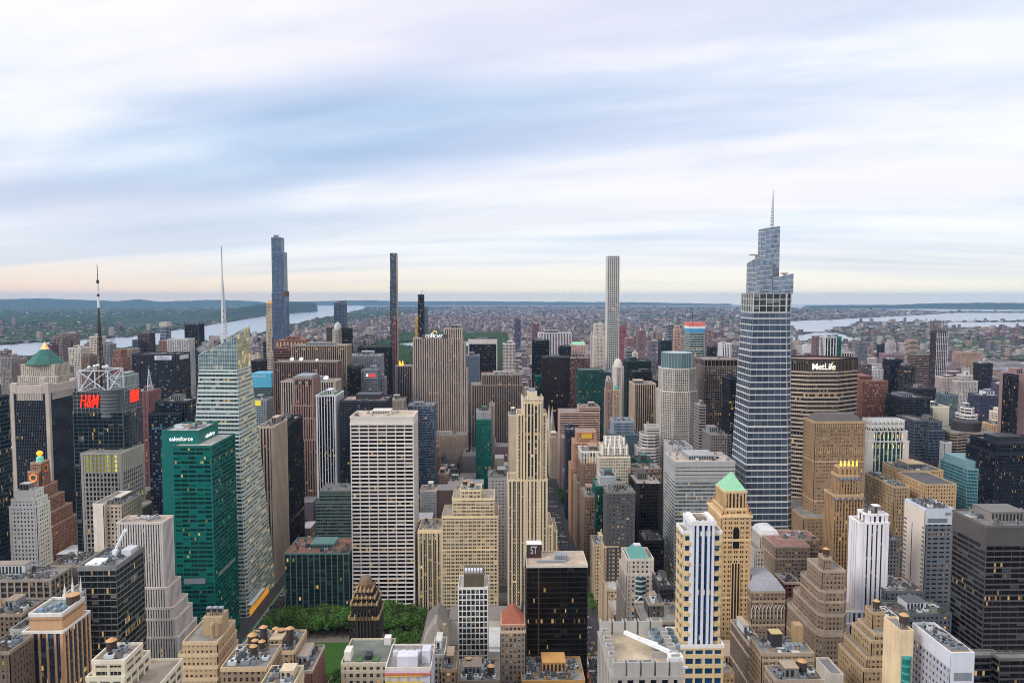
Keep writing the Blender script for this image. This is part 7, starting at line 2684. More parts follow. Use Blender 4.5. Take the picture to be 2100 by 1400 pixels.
spire_church()
C(OT, 'teal glass slab between the church spire and the white square-grid tower', [(1187, 1237, 760, 1262, 34), (1230, 1258, 764, 1300, 30, {'st': V(curtain_blue)})], V(curtain_teal, wall=wall((40, 84, 80), .1, .4), gl=glass((22, 50, 52), .06, .2, .25, .1, 3, (200, 190, 90), (60, 100, 94), mcol=(40, 70, 70))), amt=2)
C(AT, 'pale stone slim tower with lanterned crown beside the white square-grid tower', [(1218, 1241, 690, 1905, 30), (1219, 1237, 664, 1908, 22)], vp((214, 198, 184), bw=3.6, pw=1.9), amt=1)
C(AT, 'lower pale slim tower tucked against the white square-grid tower', [(1238, 1248, 680, 1960, 24)], vp((200, 176, 160)), amt=1)


def hook_dm(root, b):
    x0, x1, y0, y1, z0, z1 = b[-1]
    m = MB()
    m.lathe((x0 + x1) / 2, (y0 + y1) / 2, [((x1 - x0) * .46, z1), ((x1 - x0) * .44, z1 + 4), ((x1 - x0) * .36, z1 + 9), ((x1 - x0) * .2, z1 + 12.5), (.3, z1 + 14)], 16)
    m.build('dome', wall((200, 196, 184), .08), root, smooth=True)


C(OT, 'pale ribbed tower with rounded white top in front of the white square-grid tower', [(1259, 1280, 753, 1190, 24, {'cham': 4})], vribs((196, 186, 176), bw=2.8, pw=1.3, pup=0), roofs=False, hook=hook_dm)
C('brick_tower', 'slender brown stepped tower between teal slab and rounded white top tower', [(1243, 1260, 800, 1080, 22), (1244, 1258, 782, 1082, 18)], vp((150, 124, 112), bw=2.6), amt=1)


def hook_gdome(root, b):
    x0, x1, y0, y1, z0, z1 = b[-1]
    m = MB()
    m.lathe((x0 + x1) / 2, (y0 + y1) / 2, [(4.2, z1), (4.2, z1 + 3), (3, z1 + 5.5), (.3, z1 + 7)], 12)
    m.build('green_dome', TEALROOF, root, smooth=True)


C('brick_tower', 'tan shaft with small green dome next to the slender brown stepped tower', [(1260, 1272, 800, 1060, 16)], vp((176, 150, 122), bw=2.6), roofs=False, hook=hook_gdome)
C(OT, 'dark green glass slab with sloped shoulder before the white square-grid tower', [(1286, 1336, 742, 1405, 44)], vc((36, 52, 52), glass((24, 42, 44), .04, .15, .25, .1, 1), bw=3), amt=1)
C('office_block', 'dark wedge block stepped against the dark green slab', [(1300, 1337, 764, 1310, 30)], vc((34, 32, 40)), amt=2)
C(OT, 'beige slab of thin vertical ribs and dark slots in front of the dark green slab', [(1300, 1345, 788, 1150, 40)], vribs((190, 162, 138), bw=3.6, pw=1.0, po=.8, sp=wall((76, 62, 56)), gl=G_DARK), amt=1)
C(OT, 'dark sided slab peeking between beige rib slab and octagonal tower', [(1345, 1362, 782, 1250, 40)], vc((44, 42, 50)), amt=2)
st = vp((190, 178, 166), bw=2.9, pw=1.0, sh=1.1, gl=glass((54, 64, 68), .05, .25, .15, .12, 1, pale=(150, 150, 140)))


def hook_383(root, b):
    q = b[-1]
    cx, cy, R = (q[0] + q[1]) / 2, (q[2] + q[3]) / 2, (q[1] - q[0]) * .47
    zt_ = at(1400, 724, q[2] + 8)[1]
    m = MB()
    m.lathe(cx, cy, [(R, q[5]), (R, zt_)], 8, 0)
    m.build('glass_crown', glass((112, 136, 142), 0, 0, .4, .12, 0), root)
    m = MB()
    for k in range(32):
        a = 2 * math.pi * k / 32
        rr = R * (math.cos(math.pi / 8) / math.cos((a % (math.pi / 4)) - math.pi / 8)) + .25
        m.box(cx + rr * math.cos(a) - .25, cx + rr * math.cos(a) + .25, cy + rr * math.sin(a) - .25, cy + rr * math.sin(a) + .25, q[5], zt_ + .6)
    m.build('crown_mullion', wall((150, 172, 174)), root)


C(OT, 'octagonal grey granite tower with pale blue glass crown', [(1360, 1436, 804, 1010, 60, {'cham': 15}), (1363, 1433, 757, 1013, 54, {'cham': 14})], st, roofs=False, hook=hook_383)
st = S(wall=wall((134, 116, 108), .1), sp=wall((120, 104, 98)), gl=glass((30, 28, 32), .07, .15, 0, .15, 2), fh=3.75, bw=3.4, pw=.7, sh=1.2, po=.05, so=.0, rec=.5, cw=.9, par=1.2)
C(OT, 'brown square-gridded slab just behind the tapered glass tower', [(1444, 1513, 752, 1080, 50), (1444, 1513, 738, 1079.6, 50.6, {'st': V(st, fh=9, sh=1.0, bw=6)})], st, amt=2)
C('office_block', 'narrow grey banded block between octagonal tower and brown gridded slab', [(1434, 1448, 832, 960, 24)], vb((150, 140, 136)), amt=1)
C(OT, 'black glass slab edge against the tapered glass tower', [(1496, 1514, 778, 900, 30)], vc((26, 32, 46), G_BLK), amt=0)
C('stone_building', 'grey stone mansarded building at the foot of the brown gridded slab', [(1458, 1500, 892, 900, 40)], vp((120, 112, 112)), amt=2)


def hook_rwb(root, b):
    x0, x1, y0, y1, z0, z1 = b[-1]
    part_box(root, 'red_cap', x0 - .4, x1 + .4, y0 - .5, y1 + .4, z1 - 5, z1 + 2.5, wall((226, 110, 96)))
    part_box(root, 'white_cap', x0 - .4, x1 + .4, y0 - .5, y1 + .4, z1 - 10, z1 - 5, WHITEST)
    part_box(root, 'blue_cap', x0 - .4, x1 + .4, y0 - .5, y1 + .4, z1 - 18, z1 - 10, wall((60, 150, 196)))
    m = MB()
    m.bar((x0 + 8, y0 + 8, z1), (x0 + 8, y0 + 8, z1 + 26), 1.2)
    m.bar((x0 + 8, y0 + 8, z1 + 20), (x0 + 34, y0 + 8, z1 + 12), .8)
    m.build('roof_crane', DARKMETAL, root)


C(OT, 'banded tower under construction wrapped in red, white and blue at its top', [(1414, 1446, 664, 1500, 40)], vb((170, 180, 178), glass((40, 60, 58), .03, .1, .1, .15, 1), fh=5, sh=1.6), amt=0, pent=False, hook=hook_rwb)
C(OT, 'dark blue glass tower with flat top behind the octagonal tower', [(1356, 1378, 700, 1560, 30)], vc((48, 58, 70), glass((34, 46, 56), .03, .1, .3, .1, 1)), amt=1)
C(OT, 'pale bluish slab next to the tan pinnacled tower beyond the octagonal tower', [(1370, 1385, 666, 1720, 24)], vb((132, 138, 150)), amt=1)
C('brick_tower', 'tan pinnacled tower beyond the octagonal tower', [(1384, 1396, 676, 1620, 18), (1386, 1394, 668, 1622, 14)], vp((190, 150, 130)), amt=0, pent=False)
C(AT, 'white ribbed tower seen over the brown square-gridded slab', [(1479, 1500, 705, 1650, 24)], vribs((216, 214, 214), bw=4.2, pw=2), amt=1)
C(AT, 'purplish slab tower beside the tower with red, white and blue top', [(1446, 1462, 676, 1760, 24)], vp((140, 116, 120)), amt=1)
C(AT, 'small dark tower over the brown square-gridded slab', [(1455, 1470, 713, 1480, 20)], vc((52, 50, 60)), amt=1)

# centre mid ground
C(OT, 'pinkish brown slab of heavy horizontal bands behind the orange ornate tower', [(1148, 1230, 846, 1175, 40), (1188, 1230, 835, 1178, 34)], V(bands_brown, wall=wall((190, 152, 136))), amt=2)
C(OT, 'dark blue glass block wedged before the pinkish banded slab', [(1162, 1190, 884, 1010, 30)], vc((50, 60, 76), glass((34, 48, 62), .04, .1, .3, .1, 1)), amt=2)


def hook_french(root, b):
    x0, x1, y0, y1, z0, z1 = b[-1]
    cx = (x0 + x1) / 2
    part_box(root, 'faience_panel', cx - 7, cx + 7, y0 - .5, y0 - .1, z1 - 8, z1 - 2, plain('yellow_faience', (214, 176, 60), .5))
    m = MB()
    for a, c, e, f in ((-7.8, 7.8, -8.8, -8), (-7.8, 7.8, -2, -1.2), (-7.8, -7, -8, -2), (7, 7.8, -8, -2)):
        m.box(cx + a, cx + c, y0 - .7, y0 - .1, z1 + e, z1 + f)
    m.build('panel_surround', wall((190, 96, 70)), root)


C('brick_tower', 'orange brick tower with yellow faience panel on its ornate crown', [(1172, 1232, 960, 926, 40), (1177, 1228, 908, 928, 32), (1183, 1223, 886, 930, 24)], vp((190, 138, 106), bw=2.8, sh=1.5), roofs=False, hook=hook_french)
C('brick_tower', 'brown brick tower with white arcaded top beside the orange ornate tower', [(1191, 1234, 950, 870, 36), (1192, 1233, 927, 871, 34, {'st': vp((222, 212, 198), bw=3.4, pw=1.4, sh=1.0, fh=7)})], vp((150, 118, 98), bw=2.9), amt=1)


def hook_peaks(root, b):
    for q in b[1:]:
        x0, x1, y0, y1, z0, z1 = q
        m = MB()
        for k in range(5):
            xx = x0 + (x1 - x0) * k / 4
            m.lathe(xx, y0, [(1.6, z1 - 8), (1.6, z1 + 1), (.1, z1 + 6)], 4)
        m.build('crown_peak', WHITEST, root)


C('brick_tower', 'cream brick tower with white zigzag peaks on its stepped crown', [(1228, 1293, 938, 850, 36), (1236, 1286, 918, 853, 30), (1243, 1280, 902, 856, 22)], vp((212, 196, 172), bw=2.9, sh=1.5), roofs=False, hook=hook_peaks)
C('office_block', 'glass and steel block with large rooftop drum behind the white peaked tower', [(1252, 1310, 892, 985, 40), (1258, 1300, 866, 990, 30, {'st': vc((150, 158, 170), G_SKY)})], V(curtain_blue, gl=glass((70, 92, 100), .06, .2, .3, .1, 1)), amt=2)
C(OT, 'striped ziggurat tower with chamfered corners and square cap', [(1310, 1356, 920, 955, 40, {'cham': 8}), (1318, 1354, 893, 958, 32, {'cham': 7}), (1327, 1353, 876, 962, 22)], vb((196, 186, 180), glass((36, 34, 40), .04, .1, 0, .2, 1), fh=4.2, sh=2.0), amt=0, pent=False)
C('office_block', 'small blue glass block at the foot of the striped ziggurat', [(1308, 1340, 948, 880, 30)], V(curtain_teal, gl=glass((40, 84, 92), .04, .2, .2, .1, 1)), amt=3)
C('office_block', 'pale grey boxed plant roof on green glass block behind the dark grey slab', [(1223, 1282, 1000, 790, 34), (1232, 1264, 977, 794, 26, {'st': vp((196, 196, 198), bw=9, pw=8, sh=3)})], V(curtain_teal, gl=glass((40, 70, 66), .06, .2, .2, .12, 1)), amt=2)
C('brick_building', 'brown flat roofed building between striped ziggurat and banded glass slab', [(1288, 1356, 962, 850, 30)], vp((140, 112, 96)), amt=3)
C('stone_building', 'pale stone building with ornate cornice at the bend of the long avenue', [(1128, 1150, 896, 1240, 40)], vp((200, 178, 152)), amt=3)
C('brick_building', 'brown loft building lining the east side of the long avenue', [(1166, 1200, 1020, 800, 44, {'xy': (98, 122)})], vp((146, 116, 98), bw=2.8), amt=4)
C('brick_building', 'cream loft building with green roof hut beside the long avenue', [(1170, 1210, 990, 880, 40, {'xy': (98, 124)})], vp((186, 160, 132), bw=2.8), amt=4)
C('office_block', 'dark glass corner block along the long avenue', [(1196, 1224, 1058, 765, 30, {'xy': (124, 146)})], vc((50, 50, 56)), amt=3)
C('office_block', 'green glass block with lit storeys beside the dark grey slab', [(1210, 1244, 1036, 735, 26, {'xy': (114, 138)})], V(curtain_teal, gl=glass((24, 62, 52), .2, .2, .2, .1, 2)), amt=2)
C('brick_building', 'narrow tan slab with blank flank below the green glass block', [(1200, 1222, 1122, 650, 24, {'xy': (98, 112)})], vp((190, 160, 120)), amt=1)

def mast_lattice(root, x, y, z0, z1):
    m = MB()
    for k in range(8):
        f0, f1 = k / 8, (k + 1) / 8
        w0, w1 = 4.5 * (1 - f0) + .3, 4.5 * (1 - f1) + .3
        c0 = [(x + w0 * math.cos(t), y + w0 * math.sin(t), z0 + (z1 - z0) * f0) for t in (.5, 2.6, 4.7)]
        c1 = [(x + w1 * math.cos(t), y + w1 * math.sin(t), z0 + (z1 - z0) * f1) for t in (.5, 2.6, 4.7)]
        for i in range(3):
            m.bar(c0[i], c1[i], .6)
            m.bar(c0[i], c1[(i + 1) % 3], .4)
    m.build('lattice_mast', STEEL, root)


# west mid ground
st = vc((36, 40, 54), glass((26, 30, 42), .03, .1, .15, .12, 1), bw=4.2, pw=.9, sh=1.4)


def hook_all(root, b):
    x0, x1, y0, y1, z0, z1 = b[-1]
    a, c = at(317, 730, y0)[0], at(352, 730, y0)[0]
    part_box(root, 'sign_panel', a, c, y0 - .6, y0 - .1, z1 - 9, z1 - 1, wall((206, 204, 210)))
    sign('Allianz', root, ((a + c) / 2, y0 - .75, z1 - 4.8), 6, wall((120, 130, 160)), width=22, depth=.05)
    part_box(root, 'sign_panel', x1 + .1, x1 + .5, y0 + 4, y1 - 8, z1 - 9, z1 - 1, wall((206, 204, 210)))


C(OT, 'wide black office block with white sign panels along its roofline', [(270, 366, 728, 1350, 50)], st, amt=3, hook=hook_all)
st = vc((30, 34, 46), glass((20, 28, 42), .05, .4, .2, .1, 1, (250, 200, 110), (110, 150, 170)), bw=3.6, pw=.8, sh=1.0)
C(OT, 'black tower with scattered pale lit windows between red lettering tower and faceted glass tower', [(304, 372, 850, 905, 44), (318, 384, 826, 909, 40)], st, amt=3)
C(OT, 'dull red brick slab edge beside the black tower with lit windows', [(281, 306, 803, 1000, 34)], vp((130, 84, 84), bw=4, pw=3), amt=1,
  hook=lambda root, b: mast_lattice(root, at(306, 800, 1010)[0], 1010, b[-1][5], at(303, 756, 1010)[1]))




def hook_cyan(root, b):
    x0, x1, y0, y1, z0, z1 = b[-1]
    CY_ = plain('lit_cyan_panel', (80, 160, 190), .5, 0, .08)
    part_box(root, 'lit_crown_panel', x0 - .5, x1 + .5, y0 - .6, y1, z1 - 24, z1 + 1.5, CY_)
    sign('BARCLAYS', root, ((x0 + x1) / 2 - 4, y0 - .8, z1 - 3.6), 5, WHITE, width=22, depth=.05)


C(OT, 'grey green tower with glowing cyan crown between faceted glass and brown slab', [(516, 556, 767, 1270, 40)], vb((96, 112, 114), glass((50, 72, 76), .03, .15, .2, .12, 1)), amt=0, pent=False, hook=hook_cyan)
C('office_block', 'blue grey block with yellow banner below the tower with cyan crown', [(518, 548, 820, 1120, 30)], vp((140, 150, 156), bw=2.8, pw=1.2, gl=G_BLUE), amt=1,
  hook=lambda root, b: part_box(root, 'yellow_banner', b[-1][0] + 1, b[-1][0] + 13, b[-1][2] - .5, b[-1][2] - .1, b[-1][5] - 9, b[-1][5] - 1, plain('yellow_banner', (226, 206, 70), .5, 0, .25)))
for a in (
    (OT, 'dark slab with black roof low behind the faceted glass tower', [(515, 535, 742, 1500, 40)], vc((40, 38, 46))),
    (AT, 'tall dull brown twin slab tower by the river behind the green pyramid', [(107, 129, 689, 1750, 30)], vp((128, 112, 112), bw=3.4)),
    (AT, 'second dull brown slab tower by the river with darker top', [(129, 149, 684, 1790, 30)], vp((140, 122, 118), bw=3.4)),
    (AT, 'white gridded apartment block in front of the brown riverside slabs', [(140, 167, 714, 1500, 30)], vp((206, 194, 182), bw=3.0, pw=1.2)),
    (AT, 'cream gridded tower partly behind the tall mast', [(182, 203, 691, 1650, 30)], vp((206, 190, 172), bw=3.4, pw=1.3)),
    (AT, 'grey tower just beyond the tall mast', [(206, 226, 706, 1620, 26)], vp((132, 128, 132), bw=3.2)),
    (AT, 'red brown stepped apartment tower near the tall mast', [(230, 252, 734, 1500, 30), (233, 248, 718, 1502, 24)], vp((146, 100, 84), bw=3.0)),
    (AT, 'tan apartment slab before the wide black office block', [(252, 272, 716, 1560, 30)], vp((156, 134, 124), bw=3.0)),
    (AT, 'dark plum tower by the river over the wide black office block', [(282, 307, 684, 1880, 30)], vp((86, 70, 80), bw=3.4, gl=G_DARK)),
    (AT, 'blue glass tower edge beside the dark plum tower', [(271, 283, 698, 1860, 30)], V(curtain_blue)),
    (AT, 'brick tower with a tan cap in front of the fluted tower', [(325, 347, 699, 1720, 28)], vp((150, 108, 94), bw=3.2)),
    (AT, 'pale pixelated white and black checkered apartment tower', [(343, 386, 696, 1600, 34)], S(wall=wall((206, 204, 200), .06), gl=glass((34, 38, 44), .02, .45, .1, .15, 0, pale=(150, 160, 166)), fh=4.2, bw=5.4, pw=1.3, sh=1.5, po=.05, so=0, rec=.6)),
    (AT, 'dark blue tower with thin crown ribs against the river', [(378, 407, 666, 1780, 34)], vribs((60, 66, 80), bw=3.4, pw=.5, sp=NAVY, gl=G_BLK, pup=4)),
    (AT, 'grey glass block under the dark blue ribbed tower', [(398, 418, 716, 1640, 30)], V(curtain_blue, wall=wall((130, 144, 146), .1, .5))),
    (AT, 'small red brick tower by the river left of the faceted glass peak'.replace('left of', 'behind'), [(428, 444, 690, 2080, 24)], vp((120, 76, 76), bw=3.4)),
    (AT, 'purple brown riverside tower near the edge of the view', [(88, 106, 708, 1680, 26)], vp((96, 74, 88), bw=3.2)),
    (AT, 'twin grey towers with tan caps at the edge of the view', [(0, 24, 734, 1450, 26)], vp((140, 132, 128), bw=3.0)),
    (AT, 'second of the grey towers with tan cap before the river', [(34, 44, 736, 1500, 20)], vp((150, 136, 122), bw=3.0)),
    (AT, 'dull tan slab behind the grey crowned fins tower', [(118, 136, 752, 1340, 24)], vp((160, 140, 122), bw=3.0)),
    (AT, 'brown apartment slab between white gridded block and tall mast', [(166, 184, 730, 1480, 26)], vp((132, 106, 96), bw=3.0)),
    (OT, 'pale green roofed low tower beyond the white truss', [(226, 256, 772, 1050, 40)], vp((150, 160, 156), bw=3.4, gl=G_BLUE)),
):
    C(*a, amt=.6)


def hook_flute(root, b):
    x0, x1, y0, y1, z0, z1 = b[-1]
    part_box(root, 'open_crown', x0 + .5, x1 - .5, y0 + .5, y1 - .5, z1, z1 + 12, wall((190, 176, 160)))


C(AT, 'silver fluted tapering tower with tan cap beside the checkered tower', [(326, 343, 670, 1900, 26, {'cham': 5})], vb((136, 142, 154), G_BLUE), amt=0, pent=False, hook=hook_flute)

# east side, mid and far
def hook_uc(root, b):
    x0, x1, y0, y1, z0, z1 = b[0]
    m = MB()
    for k in range(7):
        f = k / 6
        xa_, xb_ = x0 + (x1 - x0) * f, x0 + 1 + (x1 - x0 - 2) * f
        m.bar((xa_, y0 - .5, 0), (xb_, y0 - .5, z1), .7, 0)
    for k in range(12):
        z = z1 * (.3 + .06 * k)
        m.box(x0 - .4, x1 + .4, y0 - .7, y0 - .3, z, z + .7, 0)
    m.build('white_rib', wall((206, 200, 206)), root)
    m = MB()
    for k in range(8):
        for j in range(2):
            xx = x0 + 1 + (x1 - x0 - 3) * k / 7
            m.box(xx, xx + .7, (y0 if j == 0 else y1 - .7), (y0 + .7 if j == 0 else y1), z1, z1 + 26, 0)
    for j in range(6):
        m.box(x0, x1, y0 + .8, y1 - .8, z1 + j * 5, z1 + j * 5 + .8, 1)
    m.build('bare_concrete_frame', [wall((110, 100, 104)), wall((130, 116, 112))], root)


zt_uc = at(1934, 678, 1500)[1]
C(AT, 'slim dark tower with white ribs and unfinished bare top near the far river', [(1921, 1945, 682, 1500, 26, {'cham': 4})], vc((70, 54, 60), glass((56, 48, 56), .03, .25, .2, .12, 1), bw=3.6, pw=.3), amt=0, pent=False, hook=hook_uc)
for a in (
    (OT, 'dark red brick slab beside the octagonal lettered slab', [(1771, 1821, 782, 1000, 50)], vp((126, 78, 66), bw=2.8, pw=1.3)),
    (OT, 'black slab edge between octagonal lettered slab and dark red slab', [(1758, 1772, 782, 1040, 40)], vc((34, 34, 42))),
    (OT, 'black blue glass tower with tilted roof line in the east', [(1826, 1852, 739, 1480, 30)], vc((36, 44, 62), G_BLK)),
    (OT, 'dark rounded brown tower next to the tilted black blue tower', [(1857, 1881, 752, 1430, 30, {'cham': 6})], vc((56, 48, 60))),
    (OT, 'brown grey banded block before the unfinished slim tower', [(1876, 1920, 728, 1620, 30)], vb((120, 100, 96))),
    (OT, 'big dark blue glass block in front of the small red towers', [(1852, 1908, 818, 950, 44)], vc((46, 50, 60), glass((36, 42, 52), .03, .2, .3, .1, 1))),
    (OT, 'dark banded office block behind the big dark blue block', [(1878, 1920, 798, 1120, 36)], vc((54, 54, 66))),
    (AT, 'plain cream slab with blank face in the east', [(1912, 1947, 835, 1010, 26)], vp((214, 204, 176), bw=9, pw=8, sh=3)),
    (AT, 'brown narrow block leaning on the plain cream slab', [(1895, 1913, 838, 1000, 26)], vp((116, 92, 86))),
    (AT, 'green grey glass apartment tower beside the plain cream slab', [(1944, 1965, 812, 1060, 30)], V(curtain_blue, gl=glass((84, 100, 100), .03, .35, .2, .12, 1, pale=(140, 150, 140)))),
    (AT, 'first of the pale pink grey apartment towers in the east', [(1938, 1966, 775, 1290, 30)], vp((176, 160, 156), bw=2.8, pw=1.0)),
    (AT, 'second pale pink grey apartment tower with broader face', [(1966, 2006, 782, 1270, 30), (1975, 1996, 770, 1275, 18)], vp((186, 172, 166), bw=2.8, pw=1.0)),
    (AT, 'navy gridded apartment tower with red lamps on its roof', [(2013, 2056, 812, 1120, 34)], vp((60, 62, 88), bw=3.0, pw=1.4, gl=G_DARK)),
    (AT, 'purple slab tower behind the navy gridded tower', [(2056, 2080, 790, 1250, 30)], vp((82, 76, 96), bw=3.0)),
    (AT, 'tall dusky pink slab with black edge at the edge of the view', [(2084, 2130, 768, 900, 30)], vp((150, 116, 112), bw=12, pw=11, sh=3.2)),
    (OT, 'black slab edge in front of the dusky pink slab', [(2078, 2090, 772, 880, 18)], vc((36, 34, 44))),
    (AT, 'cream stepped apartment house below the navy gridded tower', [(2054, 2074, 848, 1000, 26)], vp((206, 190, 172), bw=2.8)),
    ('stone_building', 'white rounded stepped building before the navy gridded tower', [(1980, 2012, 852, 1000, 30, {'cham': 7}), (1984, 2004, 838, 1004, 22, {'cham': 6})], vb((216, 210, 204), fh=4.5)),
    (AT, 'tan brick tower in front of the dusky pink slab', [(2040, 2062, 872, 960, 26)], vp((196, 160, 118), bw=2.8)),
    (OT, 'grey two tone glass slab before the big dark blue block', [(1876, 1905, 864, 905, 44), (1905, 1938, 884, 900, 40), (1905, 1932, 866, 903, 34)], V(curtain_blue, wall=wall((92, 94, 104), .1, .5), gl=glass((50, 60, 74), .04, .2, .3, .1, 1))),
    (OT, 'brown glass slab with dark banded roof behind the grey two tone slab', [(1858, 1880, 880, 960, 34)], vc((46, 44, 52))),
    ('office_block', 'low black glass block at the foot of the grey two tone slab', [(1866, 1912, 954, 850, 40)], vc((44, 46, 54))),
    ('office_block', 'pale concrete slab edge beside the wavy brown banded block', [(1937, 1952, 908, 890, 30)], vp((190, 186, 184), bw=9, pw=8, sh=3)),
    ('office_block', 'dark low block behind the pale concrete slab edge', [(1930, 1956, 890, 960, 30)], vc((40, 42, 52))),
    (OT, 'glossy black blue tower at the edge of the view above the big dark brown slab', [(2042, 2160, 932, 770, 50), (2046, 2160, 912, 772, 46)], vc((28, 34, 48), glass((18, 26, 42), .08, .1, .3, .08, 2))),
    (AT, 'white pier banded tower over the lettered octagonal slab', [(1674, 1690, 690, 1700, 26)], vp((126, 100, 106))),
    (AT, 'black and white striped tower over the lettered octagonal slab', [(1692, 1716, 692, 1560, 26)], vribs((206, 206, 204), bw=6, pw=1.6, sp=NAVY, gl=G_DARK)),
    (AT, 'teal glass tower beside the black and white striped tower', [(1714, 1726, 692, 1570, 26)], V(curtain_teal, gl=glass((50, 104, 100), .03, .3, .2, .1, 1))),
    (AT, 'low white concrete block with rounded corners over the lettered slab', [(1716, 1752, 724, 1760, 30)], vribs((196, 188, 180), bw=6, pw=2)),
    (AT, 'dark brown tower just past the lettered octagonal slab', [(1770, 1788, 748, 1420, 24)], vp((92, 74, 78))),
    (AT, 'white office block beside the dark brown tower past the lettered slab', [(1788, 1812, 758, 1500, 30)], vp((206, 200, 200))),
    (AT, 'dull violet apartment slab group far beyond the dark red slab', [(1816, 1860, 726, 2300, 40)], vp((146, 116, 124))),
    (AT, 'first tan twin tower far in the east', [(1966, 1988, 722, 2350, 34)], vp((170, 140, 122))),
    (AT, 'second tan twin tower far in the east', [(1992, 2015, 722, 2340, 34)], vp((170, 140, 120))),
    (AT, 'red brick apartment tower beyond the white square-grid tower', [(1272, 1285, 670, 2350, 26)], vp((150, 80, 90))),
    (AT, 'dusty rose tower beside the red brick apartment tower', [(1284, 1300, 694, 2150, 28)], vp((150, 112, 112))),
    (AT, 'brown tower beyond the beige rib slab', [(1308, 1324, 678, 2500, 30)], vp((136, 104, 108))),
    (AT, 'cream pinnacled tower behind the dark green slab', [(1299, 1308, 724, 1620, 18)], vp((206, 192, 176))),
    (AT, 'lone dark blue tower far up by the park corner', [(1055, 1068, 656, 3300, 30)], vp((84, 84, 112), bw=4)),
    (AT, 'dull red tower far up beside the lone dark blue tower', [(1092, 1106, 664, 2900, 30)], vp((124, 86, 98), bw=4)),
    (AT, 'two toned grey tower beyond the octagonal tower', [(1330, 1346, 700, 2000, 26)], vp((130, 126, 136))),
    (AT, 'pinkish apartment slab beyond the red, white and blue topped tower', [(1396, 1410, 690, 2100, 24)], vp((170, 140, 134))),
):
    C(*a, amt=.6)
# wavy banded block and teal curved block: bent plans
x0, zt_ = at(1951, 888, 905)
x1, _ = at(2046, 888, 905)
wv = [(x0 + (x1 - x0) * f, 905 - dy_) for f, dy_ in ((0, 0), (.12, 2), (.24, 0), (.38, -3), (.5, 0), (.64, 5), (.78, 6), (.9, 3), (1, 0))]
st = vb((150, 130, 116), glass((34, 34, 38), .04, .1, 0, .2, 2), fh=3.9, sh=1.9, bw=8, cw=.3)
rt = tower('office_tower', 'brown banded office tower with gently waving facade in the east', 'office tower', [(0, wv + [(x1, 950), (x0, 950)]), (zt_, wv + [(x1, 950), (x0, 950)])], st)
m = MB()
m.lathe(x0 + 34, 928, [(17, zt_), (17, zt_ + 11), (16, zt_ + 12)], 24)
m.build('rooftop_drum', wall((56, 50, 52)), rt)
x0, zt_ = at(1984, 962, 800)
x1, _ = at(2043, 958, 800)
pl = [(x0, 800), (x0 + 10, 796), (x0 + 20, 795), (x1, 800), (x1, 850), (x0, 850)]
st = V(curtain_teal, wall=wall((110, 150, 156), .1, .4), sp=wall((110, 150, 156), .1, .4), gl=glass((36, 92, 104), .04, .25, .3, .1, 2, pale=(80, 140, 150)))
rt = tower('glass_tower', 'teal glass tower with curved front and slanting roof near the glossy black tower', 'tower', [(0, pl), (zt_, pl)], st)
C2 = MB()
C2.prism([(p[0] + 2, p[1] + 6) for p in pl[:4]] + [(x1 - 1, 846), (x0 + 2, 846)], zt_, zt_ + 9)
C2.build('roof_screen', V(st)['sp'], rt)
# ---------------------------------------------------------------- lower buildings between the towers
bpy.context.view_layer.update()
_dg = bpy.context.evaluated_depsgraph_get()
CAMP = Vector((0, 0, CAMZ))


def seen(p):
    d = Vector(p) - CAMP
    L = d.length
    o = CAMP
    d.normalize()
    ok, loc, n, i, ob, m = SC.ray_cast(_dg, CAMP, d, distance=L - .5)
    return not ok


def short(label):
    s = label
    for w in (' in front', ' behind', ' beside', ' with ', ' standing', ' by ', ' at ', ' next', ' seen', ' below', ' over ', ' between', ' rising', ' just', ' topped', ' before', ' facing', ' stepping', ' of ', ' near', ' beyond', ' and ', ' peeking', ' along', ' joined', ' tucked', ' under ', ' carrying', ' framed', ' wrapped', ' in the', ' partly', ' far ', ' against', ' wedged', ' ringed', ' on the', ' leaning', ' lower', ' stepped', ' lining', ' that '):
        k = s.find(w)
        if k > 8:
            s = s[:k]
    return ' '.join(s.split()[:6])


